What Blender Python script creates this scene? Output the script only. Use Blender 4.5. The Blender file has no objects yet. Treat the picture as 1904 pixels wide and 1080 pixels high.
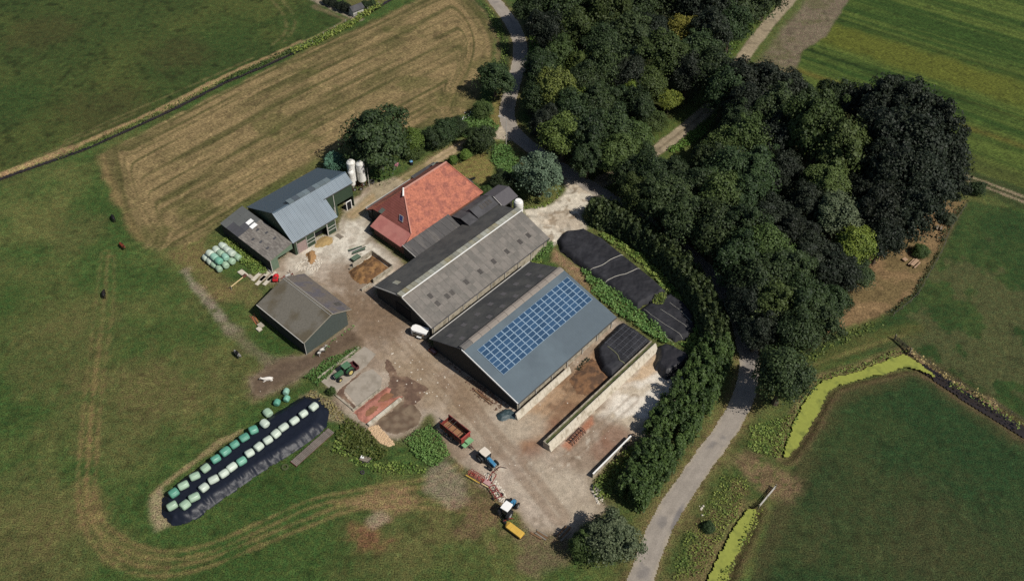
import bpy, bmesh, math, random
import numpy as np
from mathutils import Matrix, Vector

# ------------------------------------------------------------------ camera, sky, sun, exposure
SC = bpy.context.scene
COL = SC.collection
FPX, PITCH, ROLL, CAMH = 1749.88, 0.804386, 0.014807, 143.643
_cp, _sp = math.cos(PITCH), math.sin(PITCH)
_R0 = np.array([1, 0, 0.]); FW = np.array([0, _cp, -_sp]); _U0 = np.array([0, _sp, _cp])
RT = _R0*math.cos(ROLL) + _U0*math.sin(ROLL); UP = -_R0*math.sin(ROLL) + _U0*math.cos(ROLL)
cam_data = bpy.data.cameras.new('camera'); cam = bpy.data.objects.new('camera', cam_data); COL.objects.link(cam)
cam_data.sensor_width = 36.0; cam_data.lens = 36.0*FPX/1904.0
cam_data.clip_start = 1.0; cam_data.clip_end = 20000.0
cam.matrix_world = Matrix(((RT[0], UP[0], -FW[0], 0), (RT[1], UP[1], -FW[1], 0), (RT[2], UP[2], -FW[2], CAMH), (0, 0, 0, 1)))
SC.camera = cam
SUN_EL, SUN_AZ = math.radians(50), math.radians(-31)     # direction towards the sun
world = bpy.data.worlds.new('World'); SC.world = world; world.use_nodes = True
_nt = world.node_tree; _bg = _nt.nodes['Background']; _sky = _nt.nodes.new('ShaderNodeTexSky')
_sky.sky_type = 'NISHITA'; _sky.sun_disc = False; _sky.sun_elevation = SUN_EL
_sky.sun_rotation = math.radians(90) - SUN_AZ
_nt.links.new(_sky.outputs[0], _bg.inputs[0]); _bg.inputs[1].default_value = 0.055
sun_data = bpy.data.lights.new('sun', 'SUN'); sun = bpy.data.objects.new('sun', sun_data); COL.objects.link(sun)
sun_data.energy = 4.2; sun_data.angle = math.radians(0.5); sun_data.color = (1.0, 0.955, 0.88)
_sd = Vector((math.cos(SUN_EL)*math.cos(SUN_AZ), math.cos(SUN_EL)*math.sin(SUN_AZ), math.sin(SUN_EL)))
sun.rotation_euler = _sd.to_track_quat('Z', 'Y').to_euler()
sun.location = (60, 40, 200)
SC.view_settings.view_transform = 'Standard'; SC.view_settings.look = 'None'
SC.view_settings.exposure = 0.22; SC.view_settings.gamma = 1.0; SC.view_settings.use_curve_mapping = False
SC.render.engine = 'CYCLES'; SC.cycles.use_denoising = False; SC.cycles.max_bounces = 5; SC.cycles.transparent_max_bounces = 4

random.seed(7); RNG = np.random.default_rng(11)

# ------------------------------------------------------------------ helpers
def G(u, v, z=0.0):
    """the place on the land (at height z) that a surveyed photo point stands for"""
    d = RT*(u-952)/FPX - UP*(v-540)/FPX + FW
    k = (z-CAMH)/d[2]
    return np.array([d[0]*k, d[1]*k, z])
def GP(pts): return np.array([G(u, v)[:2] for u, v in pts])
def mpp(u, v): return math.dist(G(u, v), (0, 0, CAMH))/FPX        # metres per surveyed pixel there
def lin(c):
    c = c/255.0
    return c/12.92 if c <= 0.04045 else ((c+0.055)/1.055)**2.4
def A(r, g, b, k=1.30): return tuple(lin(x)/k for x in (r, g, b))

class Frame:
    """a yard frame: s along the barns, t across them, z up"""
    def __init__(self, o, th):
        self.o = np.array(o[:2], float); self.th = th
        self.a = np.array([math.cos(th), math.sin(th)]); self.b = np.array([math.sin(th), -math.cos(th)])
    def w(self, s, t, z=0.0):
        p = self.o + self.a*s + self.b*t
        return (p[0], p[1], z)
    def loc(self, x, y):
        d = np.array([x, y]) - self.o
        return float(d@self.a), float(d@self.b)
YARD = Frame((-15.986, 121.754), 0.842)
FRAME_OF = {}

def props(o, label=None, cat=None, group=None, kind=None):
    if label: o['label'] = label
    if cat: o['category'] = cat
    if group: o['group'] = group
    if kind: o['kind'] = kind
    return o
def thing(name, label, cat, fr, s=0, t=0, z=0, group=None):
    o = bpy.data.objects.new(name, None); COL.objects.link(o)
    o.empty_display_size = 0.5
    o.location = fr.w(s, t, z); o.rotation_euler = (0, 0, fr.th)
    FRAME_OF[o.name] = (s, t, z)
    return props(o, label, cat, group)
def copy_tree(o, parent=None):
    c = o.copy(); COL.objects.link(c)
    if parent: c.parent = parent
    for ch in list(o.children): copy_tree(ch, c)
    return c

class MB:
    """collects faces in frame coordinates (s, t, z); build() links them as one mesh object"""
    def __init__(self): self.v = []; self.f = []; self.mi = []; self.m = 0
    def add(self, vs, fs):
        k = len(self.v); self.v += [tuple(map(float, p)) for p in vs]
        self.f += [tuple(i+k for i in f) for f in fs]; self.mi += [self.m]*len(fs); return self
    def prism(self, pts, vec):
        n = len(pts); pts = [np.array(p, float) for p in pts]; q = [p+np.array(vec) for p in pts]
        return self.add(pts+q, [tuple(range(n)), tuple(range(2*n-1, n-1, -1))] + [(i, i+n, (i+1) % n + n, (i+1) % n) for i in range(n)])
    def box(self, s0, s1, t0, t1, z0, z1):
        return self.prism([(s0, t0, z0), (s1, t0, z0), (s1, t1, z0), (s0, t1, z0)], (0, 0, z1-z0))
    def slab(self, pts, th=0.1): return self.prism(pts, (0, 0, -th))
    def beam(self, p, q, w, h):
        p = np.array(p, float); q = np.array(q, float); d = q-p; d /= max(1e-9, np.linalg.norm(d))
        up = np.array([0, 0, 1.]) if abs(d[2]) < 0.9 else np.array([1., 0, 0])
        x = np.cross(d, up); x /= np.linalg.norm(x); y = np.cross(x, d)
        r = [p+x*a*w/2+y*b*h/2 for a, b in ((-1, -1), (1, -1), (1, 1), (-1, 1))]
        return self.prism(r, q-p)
    def cyl(self, p, q, r0, r1=None, n=12):
        return self.rings([(p, r0), (q, r0 if r1 is None else r1)], n)
    def rings(self, prs, n=10, cap=True):
        """tube through (point, radius) pairs"""
        P = [np.array(p, float) for p, _ in prs]; vs = []; fs = []
        for i, (p, r) in enumerate(prs):
            d = P[min(i+1, len(P)-1)] - P[max(i-1, 0)]; d = d/max(1e-9, np.linalg.norm(d))
            up = np.array([0, 0, 1.]) if abs(d[2]) < 0.95 else np.array([1., 0, 0])
            x = np.cross(d, up); x /= np.linalg.norm(x); y = np.cross(d, x)
            for j in range(n):
                a = 2*math.pi*j/n; vs.append(P[i]+(x*math.cos(a)+y*math.sin(a))*r)
        for i in range(len(prs)-1):
            for j in range(n):
                fs.append((i*n+j, i*n+(j+1) % n, (i+1)*n+(j+1) % n, (i+1)*n+j))
        if cap: fs += [tuple(range(n-1, -1, -1)), tuple(range((len(prs)-1)*n, len(prs)*n))]
        return self.add(vs, fs)
    def lathe(self, c, ax, prof, n=16):
        """closed profile of (offset along axis, radius) turned about an axis"""
        c = np.array(c, float); ax = np.array(ax, float); ax /= np.linalg.norm(ax)
        up = np.array([0, 0, 1.]) if abs(ax[2]) < 0.9 else np.array([1., 0, 0])
        x = np.cross(ax, up); x /= np.linalg.norm(x); y = np.cross(ax, x); m = len(prof)
        vs = [c+ax*o+(x*math.cos(2*math.pi*j/n)+y*math.sin(2*math.pi*j/n))*r for o, r in prof for j in range(n)]
        fs = [(i*n+j, i*n+(j+1) % n, ((i+1) % m)*n+(j+1) % n, ((i+1) % m)*n+j) for i in range(m) for j in range(n)]
        return self.add(vs, fs)
    def blob(self, c, rx, ry, rz, n=8, jit=0.0, e=1.0):
        vs = []; fs = []; m = max(4, n//2+1)
        for i in range(m+1):
            ph = math.pi*i/m
            for j in range(n):
                a = 2*math.pi*j/n; k = 1+random.uniform(-jit, jit)
                f = lambda q: math.copysign(abs(q)**e, q)
                vs.append((c[0]+rx*k*f(math.sin(ph))*f(math.cos(a)), c[1]+ry*k*f(math.sin(ph))*f(math.sin(a)), c[2]+rz*k*f(math.cos(ph))))
        for i in range(m):
            for j in range(n): fs.append((i*n+j, i*n+(j+1) % n, (i+1)*n+(j+1) % n, (i+1)*n+j))
        return self.add(vs, fs)
    def build(self, name, mats, parent=None, label=None, smooth=False, bevel=0, data_only=False, kind=None):
        if not isinstance(mats, (list, tuple)): mats = [mats]
        o0 = FRAME_OF.get(parent.name, (0, 0, 0)) if parent is not None else (0, 0, 0)
        me = bpy.data.meshes.new(name)
        me.from_pydata([(s-o0[0], -(t-o0[1]), z-o0[2]) for s, t, z in self.v], [], self.f)
        for m in mats: me.materials.append(m)
        me.polygons.foreach_set('material_index', self.mi)
        bm = bmesh.new(); bm.from_mesh(me)
        bmesh.ops.remove_doubles(bm, verts=bm.verts, dist=1e-5)
        bmesh.ops.recalc_face_normals(bm, faces=bm.faces); bm.to_mesh(me); bm.free()
        if smooth: me.polygons.foreach_set('use_smooth', [True]*len(me.polygons))
        me.update()
        if data_only: return me
        o = bpy.data.objects.new(name, me); COL.objects.link(o)
        if parent is not None: o.parent = parent; FRAME_OF[o.name] = o0
        if label: o['label'] = label
        if kind: o['kind'] = kind
        if bevel:
            md = o.modifiers.new('bevel', 'BEVEL'); md.width = bevel; md.segments = 2; md.limit_method = 'ANGLE'
        return o
def alone(o, fr, s, t, z=0):
    """place a top-level mesh built in frame coordinates"""
    me = o.data; me.transform(Matrix.Translation((-s, t, -z))); o.location = fr.w(s, t, z); o.rotation_euler = (0, 0, fr.th); return o

# ------------------------------------------------------------------ materials
def pm(name, col, rough=0.8, var=0.15, scale=2.0, bump=0.0, bscale=None, wave=None, metal=0.0, spec=0.3, col2=None, f2=0.5, s2=0.4, stretch=None, rand=0.0):
    """procedural material: base colour broken up by two noises, optional second colour in patches, optional corrugation"""
    m = bpy.data.materials.new(name); m.use_nodes = True; nt = m.node_tree; N = nt.nodes; K = nt.links.new
    bs = N['Principled BSDF']; bs.inputs['Roughness'].default_value = rough; bs.inputs['Metallic'].default_value = metal
    bs.inputs['Specular IOR Level'].default_value = spec
    tc = N.new('ShaderNodeTexCoord'); mp = N.new('ShaderNodeMapping'); K(tc.outputs['Object'], mp.inputs[0])
    if stretch: mp.inputs['Scale'].default_value = stretch
    oi = N.new('ShaderNodeObjectInfo'); 
    off = N.new('ShaderNodeVectorMath'); off.operation = 'SCALE'; cmb = N.new('ShaderNodeCombineXYZ')
    K(oi.outputs['Random'], cmb.inputs[0]); K(oi.outputs['Random'], cmb.inputs[1]); K(cmb.outputs[0], off.inputs[0]); off.inputs['Scale'].default_value = 37.0 if rand else 0.0
    K(off.outputs[0], mp.inputs['Location'])
    n1 = N.new('ShaderNodeTexNoise'); n1.inputs['Scale'].default_value = scale; n1.inputs['Detail'].default_value = 5; n1.inputs['Roughness'].default_value = 0.65; K(mp.outputs[0], n1.inputs[0])
    base = N.new('ShaderNodeMix'); base.data_type = 'RGBA'
    base.inputs[6].default_value = (*col, 1); base.inputs[7].default_value = (*(col2 or col), 1)
    n2 = N.new('ShaderNodeTexNoise'); n2.inputs['Scale'].default_value = s2; n2.inputs['Detail'].default_value = 6; K(mp.outputs[0], n2.inputs[0])
    rp = N.new('ShaderNodeMapRange'); rp.inputs['From Min'].default_value = f2-0.08; rp.inputs['From Max'].default_value = f2+0.08; K(n2.outputs[0], rp.inputs[0]); K(rp.outputs[0], base.inputs[0])
    mr = N.new('ShaderNodeMapRange'); mr.inputs['From Min'].default_value = 0.25; mr.inputs['From Max'].default_value = 0.75
    mr.inputs['To Min'].default_value = 1-var; mr.inputs['To Max'].default_value = 1+var; K(n1.outputs[0], mr.inputs[0])
    val = mr.outputs[0]
    if rand:
        r2 = N.new('ShaderNodeMapRange'); r2.inputs['To Min'].default_value = 1-rand; r2.inputs['To Max'].default_value = 1+rand; K(oi.outputs['Random'], r2.inputs[0])
        mu = N.new('ShaderNodeMath'); mu.operation = 'MULTIPLY'; K(val, mu.inputs[0]); K(r2.outputs[0], mu.inputs[1]); val = mu.outputs[0]
    vm = N.new('ShaderNodeVectorMath'); vm.operation = 'SCALE'; K(base.outputs[2], vm.inputs[0]); K(val, vm.inputs['Scale']); K(vm.outputs[0], bs.inputs['Base Color'])
    h = None
    if wave:
        wv = N.new('ShaderNodeTexWave'); wv.wave_type = 'BANDS'; wv.bands_direction = wave[0]; wv.inputs['Scale'].default_value = wave[1]; wv.inputs['Distortion'].default_value = wave[3] if len(wave) > 3 else 0
        K(tc.outputs['Object'], wv.inputs[0]); bw = N.new('ShaderNodeBump'); bw.inputs['Strength'].default_value = 1; bw.inputs['Distance'].default_value = wave[2]; K(wv.outputs['Fac'], bw.inputs['Height']); h = bw
    if bump:
        nb = n1
        if bscale: nb = N.new('ShaderNodeTexNoise'); nb.inputs['Scale'].default_value = bscale; nb.inputs['Detail'].default_value = 4; K(mp.outputs[0], nb.inputs[0])
        bb = N.new('ShaderNodeBump'); bb.inputs['Strength'].default_value = 1; bb.inputs['Distance'].default_value = bump; K(nb.outputs[0], bb.inputs['Height'])
        if h: K(h.outputs[0], bb.inputs['Normal'])
        h = bb
    if h: K(h.outputs[0], bs.inputs['Normal'])
    return m

def ground_mat(name, fine=0.35, fscale=2.2, med=0.2, mscale=0.5, bump=0.12, hue=0.0, rough=0.95, stretch=None):
    """vertex colour holds what grows or lies there; noises add blades, clods and grain"""
    m = bpy.data.materials.new(name); m.use_nodes = True; nt = m.node_tree; N = nt.nodes; K = nt.links.new
    bs = N['Principled BSDF']; bs.inputs['Roughness'].default_value = rough; bs.inputs['Specular IOR Level'].default_value = 0.15
    at = N.new('ShaderNodeAttribute'); at.attribute_name = 'Col'; ge = N.new('ShaderNodeNewGeometry')
    mp = N.new('ShaderNodeMapping'); K(ge.outputs['Position'], mp.inputs[0])
    if stretch: mp.inputs['Rotation'].default_value = (0, 0, stretch[0]); mp.inputs['Scale'].default_value = (stretch[1], stretch[2], 1)
    def noise(s, d, det=4):
        n = N.new('ShaderNodeTexNoise'); n.inputs['Scale'].default_value = s; n.inputs['Detail'].default_value = det; n.inputs['Roughness'].default_value = 0.7; K(mp.outputs[0], n.inputs[0])
        r = N.new('ShaderNodeMapRange'); r.inputs['From Min'].default_value = 0.36; r.inputs['From Max'].default_value = 0.64; r.inputs['To Min'].default_value = 1-d; r.inputs['To Max'].default_value = 1+d; K(n.outputs[0], r.inputs[0]); return n, r
    n1, r1 = noise(fscale, fine); n2, r2 = noise(mscale, med, 6)
    mu = N.new('ShaderNodeMath'); mu.operation = 'MULTIPLY'; K(r1.outputs[0], mu.inputs[0]); K(r2.outputs[0], mu.inputs[1])
    vm = N.new('ShaderNodeVectorMath'); vm.operation = 'SCALE'; K(at.outputs['Color'], vm.inputs[0]); K(mu.outputs[0], vm.inputs['Scale'])
    out = vm.outputs[0]
    if hue:
        n3 = N.new('ShaderNodeTexNoise'); n3.inputs['Scale'].default_value = 1.1; n3.inputs['Detail'].default_value = 5; K(mp.outputs[0], n3.inputs[0])
        r3 = N.new('ShaderNodeMapRange'); r3.inputs['From Min'].default_value = 0.35; r3.inputs['From Max'].default_value = 0.65; r3.inputs['To Min'].default_value = 0.5-hue; r3.inputs['To Max'].default_value = 0.5+hue; K(n3.outputs[0], r3.inputs[0])
        hs = N.new('ShaderNodeHueSaturation'); K(r3.outputs[0], hs.inputs['Hue']); K(out, hs.inputs['Color']); out = hs.outputs[0]
    K(out, bs.inputs['Base Color'])
    bb = N.new('ShaderNodeBump'); bb.inputs['Strength'].default_value = 1; bb.inputs['Distance'].default_value = bump; K(n1.outputs[0], bb.inputs['Height']); K(bb.outputs[0], bs.inputs['Normal'])
    return m

def leaf_mat(name, c1, c2, rough=0.6, sheen=0.0):
    """leaves: colour differs from leaf cluster to leaf cluster and from plant to plant, thin enough to glow a little"""
    m = bpy.data.materials.new(name); m.use_nodes = True; nt = m.node_tree; N = nt.nodes; K = nt.links.new
    bs = N['Principled BSDF']; bs.inputs['Roughness'].default_value = rough; bs.inputs['Specular IOR Level'].default_value = 0.25
    tc = N.new('ShaderNodeTexCoord'); oi = N.new('ShaderNodeObjectInfo'); at = N.new('ShaderNodeAttribute'); at.attribute_name = 'tone'
    mx = N.new('ShaderNodeMix'); mx.data_type = 'RGBA'; mx.inputs[6].default_value = (*c1, 1); mx.inputs[7].default_value = (*c2, 1); K(at.outputs['Fac'], mx.inputs[0])
    r = N.new('ShaderNodeMapRange'); r.inputs['To Min'].default_value = 0.75; r.inputs['To Max'].default_value = 1.25; K(oi.outputs['Random'], r.inputs[0])
    hs = N.new('ShaderNodeHueSaturation'); K(mx.outputs[2], hs.inputs['Color']); K(r.outputs[0], hs.inputs['Value'])
    r2 = N.new('ShaderNodeMapRange'); r2.inputs['To Min'].default_value = 0.485; r2.inputs['To Max'].default_value = 0.515
    ml = N.new('ShaderNodeMath'); ml.operation = 'FRACT'; m3 = N.new('ShaderNodeMath'); m3.operation = 'MULTIPLY'; m3.inputs[1].default_value = 7.31; K(oi.outputs['Random'], m3.inputs[0]); K(m3.outputs[0], ml.inputs[0]); K(ml.outputs[0], r2.inputs[0]); K(r2.outputs[0], hs.inputs['Hue'])
    K(hs.outputs[0], bs.inputs['Base Color'])
    tr = N.new('ShaderNodeBsdfTranslucent'); K(hs.outputs[0], tr.inputs[0]); ms = N.new('ShaderNodeMixShader'); ms.inputs[0].default_value = 0.18
    K(bs.outputs[0], ms.inputs[1]); K(tr.outputs[0], ms.inputs[2]); K(ms.outputs[0], N['Material Output'].inputs[0])
    return m

# ------------------------------------------------------------------ noise and distance fields (numpy)
def vnoise(x, y, scale, seed=0):
    x = x/scale; y = y/scale; xi = np.floor(x).astype(np.int64); yi = np.floor(y).astype(np.int64); fx = x-xi; fy = y-yi
    def h(i, j):
        n = (i*374761393 + j*668265263 + seed*1274126177) & 0xFFFFFFFF
        n = ((n ^ (n >> 13))*1274126177) & 0xFFFFFFFF
        return ((n ^ (n >> 16)) & 0xFFFF)/65535.0
    fx = fx*fx*(3-2*fx); fy = fy*fy*(3-2*fy)
    return (h(xi, yi)*(1-fx)+h(xi+1, yi)*fx)*(1-fy)+(h(xi, yi+1)*(1-fx)+h(xi+1, yi+1)*fx)*fy
def fbm(x, y, scale, seed=0, oct=4):
    s = 0; a = 1; t = 0
    for i in range(oct): s = s+a*vnoise(x, y, scale, seed+i*17); t += a; a *= 0.55; scale *= 0.48
    return s/t                                        # 0..1
def dline(x, y, line):
    d = np.full(x.shape, 1e9)
    for (ax, ay), (bx, by) in zip(line[:-1], line[1:]):
        vx, vy = bx-ax, by-ay; L = vx*vx+vy*vy+1e-12
        t = np.clip(((x-ax)*vx+(y-ay)*vy)/L, 0, 1); d = np.minimum(d, np.hypot(x-ax-t*vx, y-ay-t*vy))
    return d
def sdf(x, y, poly):
    P = list(map(tuple, poly)); d = dline(x, y, P+[P[0]]); ins = np.zeros(x.shape, bool)
    for (ax, ay), (bx, by) in zip(P, P[1:]+[P[0]]):
        c = ((ay > y) != (by > y)) & (x < (bx-ax)*(y-ay)/((by-ay) if by != ay else 1e-12)+ax); ins ^= c
    return np.where(ins, -d, d)
def sst(a, b, x):
    t = np.clip((x-a)/(b-a), 0, 1); return t*t*(3-2*t)
def smooth_line(pts, n=6):
    P = [np.array(p, float) for p in pts]; out = []
    for i in range(len(P)-1):
        p0, p1, p2, p3 = P[max(i-1, 0)], P[i], P[i+1], P[min(i+2, len(P)-1)]
        for k in range(n):
            t = k/n; out.append(0.5*((2*p1)+(p2-p0)*t+(2*p0-5*p1+4*p2-p3)*t*t+(3*p1-p0-3*p2+p3)*t**3))
    out.append(P[-1]); return np.array(out)
# ------------------------------------------------------------------ the lie of the land: outlines surveyed from the photograph
def ring(pts, n=4): return smooth_line(list(GP(pts))+[GP(pts)[0]], n)[:-1]
ROAD = smooth_line(GP([(1178,1110),(1192,1075),(1232,972),(1300,868),(1368,770),(1392,700),(1389,645),(1362,565),(1295,485),(1205,415),(1115,358),(1062,325),(1012,292),(972,262),(948,235),(943,205),(953,160),(965,120),(967,85),(955,50),(928,12),(895,-25),(850,-60)]))
STUB = ring([(182,290),(300,228),(450,152),(560,98),(640,62),(740,17),(800,-8),(862,-16),(900,20),(920,75),(911,130),(896,165),(880,200),(850,217),(780,238),(720,262),(650,292),(600,312),(540,348),(480,378),(430,410),(380,440),(330,462),(285,466),(250,440),(220,390),(198,340)])
FIELD2 = GP([(-400,420),(-40,345),(80,296),(170,266),(300,206),(420,141),(540,91),(600,60),(648,38),(560,-10),(480,-60),(300,-160),(-400,-160)])
DITCH1 = GP([(-60,352),(20,322),(80,301),(150,277),(235,240),(330,196),(415,152),(480,125),(540,98),(600,68),(648,44),(700,12),(740,-12)])
CROP = GP([(1580,0),(1540,60),(1494,93),(1476,140),(1500,168),(1560,205),(1640,245),(1760,305),(1830,325),(2100,410),(2600,300),(2400,-160),(1700,-160)])
BARE = GP([(1470,-20),(1590,-20),(1535,68),(1492,95),(1474,142),(1430,150),(1395,125),(1388,108),(1422,62),(1448,25)])
GTRACK = smooth_line(GP([(1500,-35),(1462,8),(1425,50),(1388,98),(1350,160),(1308,210),(1232,272),(1175,310),(1118,338)]))
RTRACK = GP([(1760,318),(1800,332),(1850,350),(1904,371),(2050,425)])
LANE = smooth_line(GP([(938,240),(905,258),(862,268),(820,292),(770,322),(720,352),(690,372),(655,400)]))
DRY = ring([(1800,372),(1768,440),(1735,490),(1700,545),(1660,575),(1610,598),(1560,612),(1520,625),(1560,560),(1620,480),(1680,420),(1740,380)], 3)
YARDP = ring([(648,372),(668,362),(690,345),(716,358),(712,380),(690,400),(688,440),(740,480),(750,505),(720,525),(700,540),(760,600),(830,660),(900,620),(1080,560),(1215,648),(1262,690),(1235,760),(1170,822),(1098,892),(1125,948),(1085,975),(1060,1000),(1030,990),(990,985),(962,955),(935,930),(900,900),(868,868),(838,845),(820,812),(800,772),(762,800),(735,815),(700,812),(650,775),(608,722),(602,705),(640,672),(668,650),(662,642),(610,672),(572,692),(530,712),(492,734),(470,730),(468,705),(490,690),(520,668),(565,660),(640,610),(646,580),(600,540),(560,510),(530,525),(500,522),(478,512),(500,505),(548,462),(600,440),(630,425)], 2)
FARYARD = ring([(1040,322),(1085,338),(1118,350),(1105,368),(1080,398),(1092,425),(1062,432),(1035,452),(1015,452),(975,398),(985,388),(1030,378),(1050,352)], 3)
STUBJ = GP([(945,228),(916,242),(922,258),(948,262),(965,262)])
FIELD3 = GP([(1495,815),(1540,745),(1565,722),(1640,700),(1692,687),(1735,702),(1800,745),(1904,812),(2200,980),(2200,1300),(1330,1300),(1400,1060),(1440,940),(1470,890)])
MIDP = GP([(1800,372),(1904,395),(2300,500),(2300,900),(1904,798),(1800,730),(1725,672),(1668,648),(1600,660),(1500,690),(1500,660),(1600,610),(1660,585),(1705,548),(1745,485)])
WATER_N = ring([(1453,850),(1462,815),(1478,775),(1504,727),(1528,704),(1600,684),(1668,658),(1686,657),(1720,677),(1745,697),(1760,712),(1720,694),(1690,686),(1640,697),(1565,717),(1542,735),(1508,800),(1470,850)], 2)
WATER_S = ring([(1388,940),(1409,942),(1410,955),(1396,990),(1372,1040),(1348,1090),(1300,1110),(1312,1075),(1345,1010),(1372,960)], 2)
DITCH2 = GP([(1720,682),(1765,712),(1810,742),(1860,772),(1904,800),(2000,860),(2200,980)])
SLABC = [YARD.w(*p)[:2] for p in ((-20.3,-10.2),(-20.5,0.2),(-12.6,0.2),(-9.0,-2.5),(-8.0,-10.6))]
LOOP1 = smooth_line(GP([(196,470),(188,540),(176,640),(165,740),(158,830),(152,900),(158,950),(172,990),(200,1030),(245,1055),(300,1062),(380,1048),(480,1008),(570,972),(660,940),(760,935),(850,942),(940,955),(1010,975)]))
LOOP2 = smooth_line(GP([(205,480),(204,560),(190,660),(178,760),(172,850),(168,910),(176,955),(200,990),(250,1020),(320,1032),(400,1015),(490,975),(580,935),(660,918),(730,905),(800,895),(850,870)]))
def ditch_depth(x, y):
    d1 = dline(x, y, DITCH1); d2 = dline(x, y, DITCH2)
    z = -0.7*(1-sst(0.35, 1.5, d1)) - 0.8*(1-sst(1.0, 2.6, d2))
    for W in (WATER_N, WATER_S): z = np.minimum(z, -0.8*(1-sst(-0.3, 1.0, sdf(x, y, W))))
    return z
def paint(x, y):
    """what covers the land at each point: colours of grass, earth, stubble and gravel"""
    n = x.shape[0]
    big = fbm(x, y, 28, 1); mid = fbm(x, y, 7, 5); sml = fbm(x, y, 1.7, 9, 3); fin = vnoise(x, y, 0.7, 31)
    wob = (fbm(x, y, 3.0, 40, 4)-0.5)*2
    def mix(a, b, k): return np.asarray(a)[None]*(1-k[:, None])+np.asarray(b)[None]*k[:, None]
    C = mix(A(68,88,42), A(98,101,56), sst(0.40, 0.76, big*0.5+mid*0.5))
    C = C*(0.78+0.44*sml)[:, None]*(0.92+0.16*fin)[:, None]
    def lay(col, m):
        nonlocal C
        m = np.clip(m, 0, 1)[:, None]; c = np.asarray(col)
        C = C*(1-m)+(c[None] if c.ndim == 1 else c)*m
    def area(poly, soft=0.8, w=1.0): return 1-sst(-soft, soft, sdf(x, y, poly)+wob*w)
    def blob(u, v, r, w=0.5):
        p = G(u, v); return 1-sst(0.45, 1.15, np.hypot(x-p[0], y-p[1])/r+wob*w)
    def band(line, r, soft=0.5, w=0.4): return 1-sst(r-soft, r+soft, dline(x, y, line)+wob*w)
    # lusher and poorer patches of the pasture
    for u, v, r in ((210,400,9),(60,560,12),(60,700,12),(300,640,10),(520,900,9),(560,880,9),(420,1070,9),(640,1060,8),(540,620,5),(230,1040,5)): lay(A(58,80,36), 0.6*blob(u, v, r)*(0.6+0.6*sml))
    for u, v, r in ((120,640,14),(240,760,16),(60,960,12),(300,720,10),(390,560,6),(620,860,5),(740,1000,12),(90,1040,10),(430,700,9),(860,960,8),(150,430,8)): lay(A(106,96,60), 0.42*blob(u, v, r)*(0.4+0.9*sml))
    # the grass meadow beyond the ditch
    m = area(FIELD2, 0.6, 0.3)
    tus = sst(0.60, 0.78, fbm(x, y, 2.2, 61, 3))
    f2 = mix(A(60,75,36), A(76,85,42), sst(0.35, 0.65, big)); f2 = f2*(0.85+0.3*sml)[:, None]
    f2 = f2*(1-tus[:, None]*0.42)*(0.9+0.2*fin)[:, None]
    lay(f2, m)
    for u, v, r in ((560,40,9),(40,180,10),(420,60,12)): lay(A(58,78,36), 0.6*blob(u, v, r)*m)
    for u, v, r in ((80,60,12),(200,210,14),(330,100,10)): lay(A(72,68,38), 0.5*blob(u, v, r)*m)
    for line in ([(505,0),(528,30),(530,60),(505,85)], [(520,-5),(545,28),(546,55),(525,80)], [(120,262),(250,205),(400,140),(470,108)], [(40,305),(250,212)]):
        lay(A(112,106,66), 0.65*band(smooth_line(GP(line)), 0.35, 0.4, 0.5)*sst(0.35, 0.55, sml+0.1))
    # stubble with its mown rows, turning round the head of the field
    sd = sdf(x, y, STUB); q1 = dline(x, y, GP([(-200,470),(182,290),(450,152),(740,17),(1000,-110)]))
    hd = smooth_line(GP([(862,-30),(905,20),(925,75),(916,130),(900,165),(885,200)])); q2 = dline(x, y, hd)
    hl = GP([(182,290),(220,390),(255,445)]); q3 = dline(x, y, hl)
    k2 = 0.9*(1-sst(6, 11, q2)); k3 = 0.9*(1-sst(4, 8, q3))
    q = q1*(1-k2)+q2*k2; q = q*(1-k3)+q3*k3
    q = q+wob*0.18
    def rows(f, s): return vnoise(q, x*0.04+y*0.03, f, s)
    r = 0.22*rows(2.4, 3)+0.50*rows(0.95, 8)+0.28*rows(1.5, 12)
    st = mix(A(88,84,50), A(138,119,83), sst(0.28, 0.66, r*0.78+0.24*mid)); st = st*(0.80+0.4*sml)[:, None]
    grn = sst(0.62, 0.75, fbm(x, y, 9, 77)+0.1*r); st = st*(1-0.55*grn[:, None])+np.asarray(A(84,86,46))[None]*0.55*grn[:, None]
    ms = 1-sst(-1.2, 1.0, sd+wob*1.2); lay(st, ms)
    lay(A(134,114,76), 0.6*ms*(1-sst(0.5, 2.2, q3))); lay(A(142,118,80), 0.15*ms*(1-sst(0.3,1.0,abs(q2-7.5)))); lay(A(92,88,50), 0.15*ms*(1-sst(0.3,1.1,abs(q2-5.0))))
    gs = area(GP([(650,292),(600,312),(540,348),(480,378),(430,412),(380,450),(395,425),(440,388),(520,338),(590,295),(650,270)]), 2.2, 1.6)
    lay(A(82,90,46), 0.8*gs)
    # ditch along the meadow: dead reed on the bank, dark mud below
    n1 = GP([(-60,345),(20,316),(80,294),(150,268),(235,231),(330,187),(415,143),(480,115),(540,88),(560,78)])
    lay(A(152,130,92), 0.95*band(n1, 0.75, 0.35, 0.7)*sst(0.25, 0.5, sml+0.15))
    lay(A(70,60,52), band(DITCH1, 0.55, 0.35, 0.5))
    lay(A(70,84,46), band(GP([(540,95),(600,65),(650,40),(700,10)]), 1.6, 0.6, 0.8))
    lay(A(74,86,44), 0.7*band(GP([(-60,362),(60,318),(140,285)]), 1.0, 0.6, 0.8))
    lay(A(134,122,84), 0.8*band(GP([(560,80),(620,52),(648,34),(700,4)]), 0.5, 0.3, 0.5))
    # garden corner at the far side of the meadow
    lay(A(150,138,118), band(GP([(560,-12),(610,10),(640,24),(668,36)]), 1.3, 0.5, 0.6)); lay(A(120,108,80), 0.7*band(GP([(585,12),(640,36)]), 0.9, 0.6, 0.8))
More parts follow.
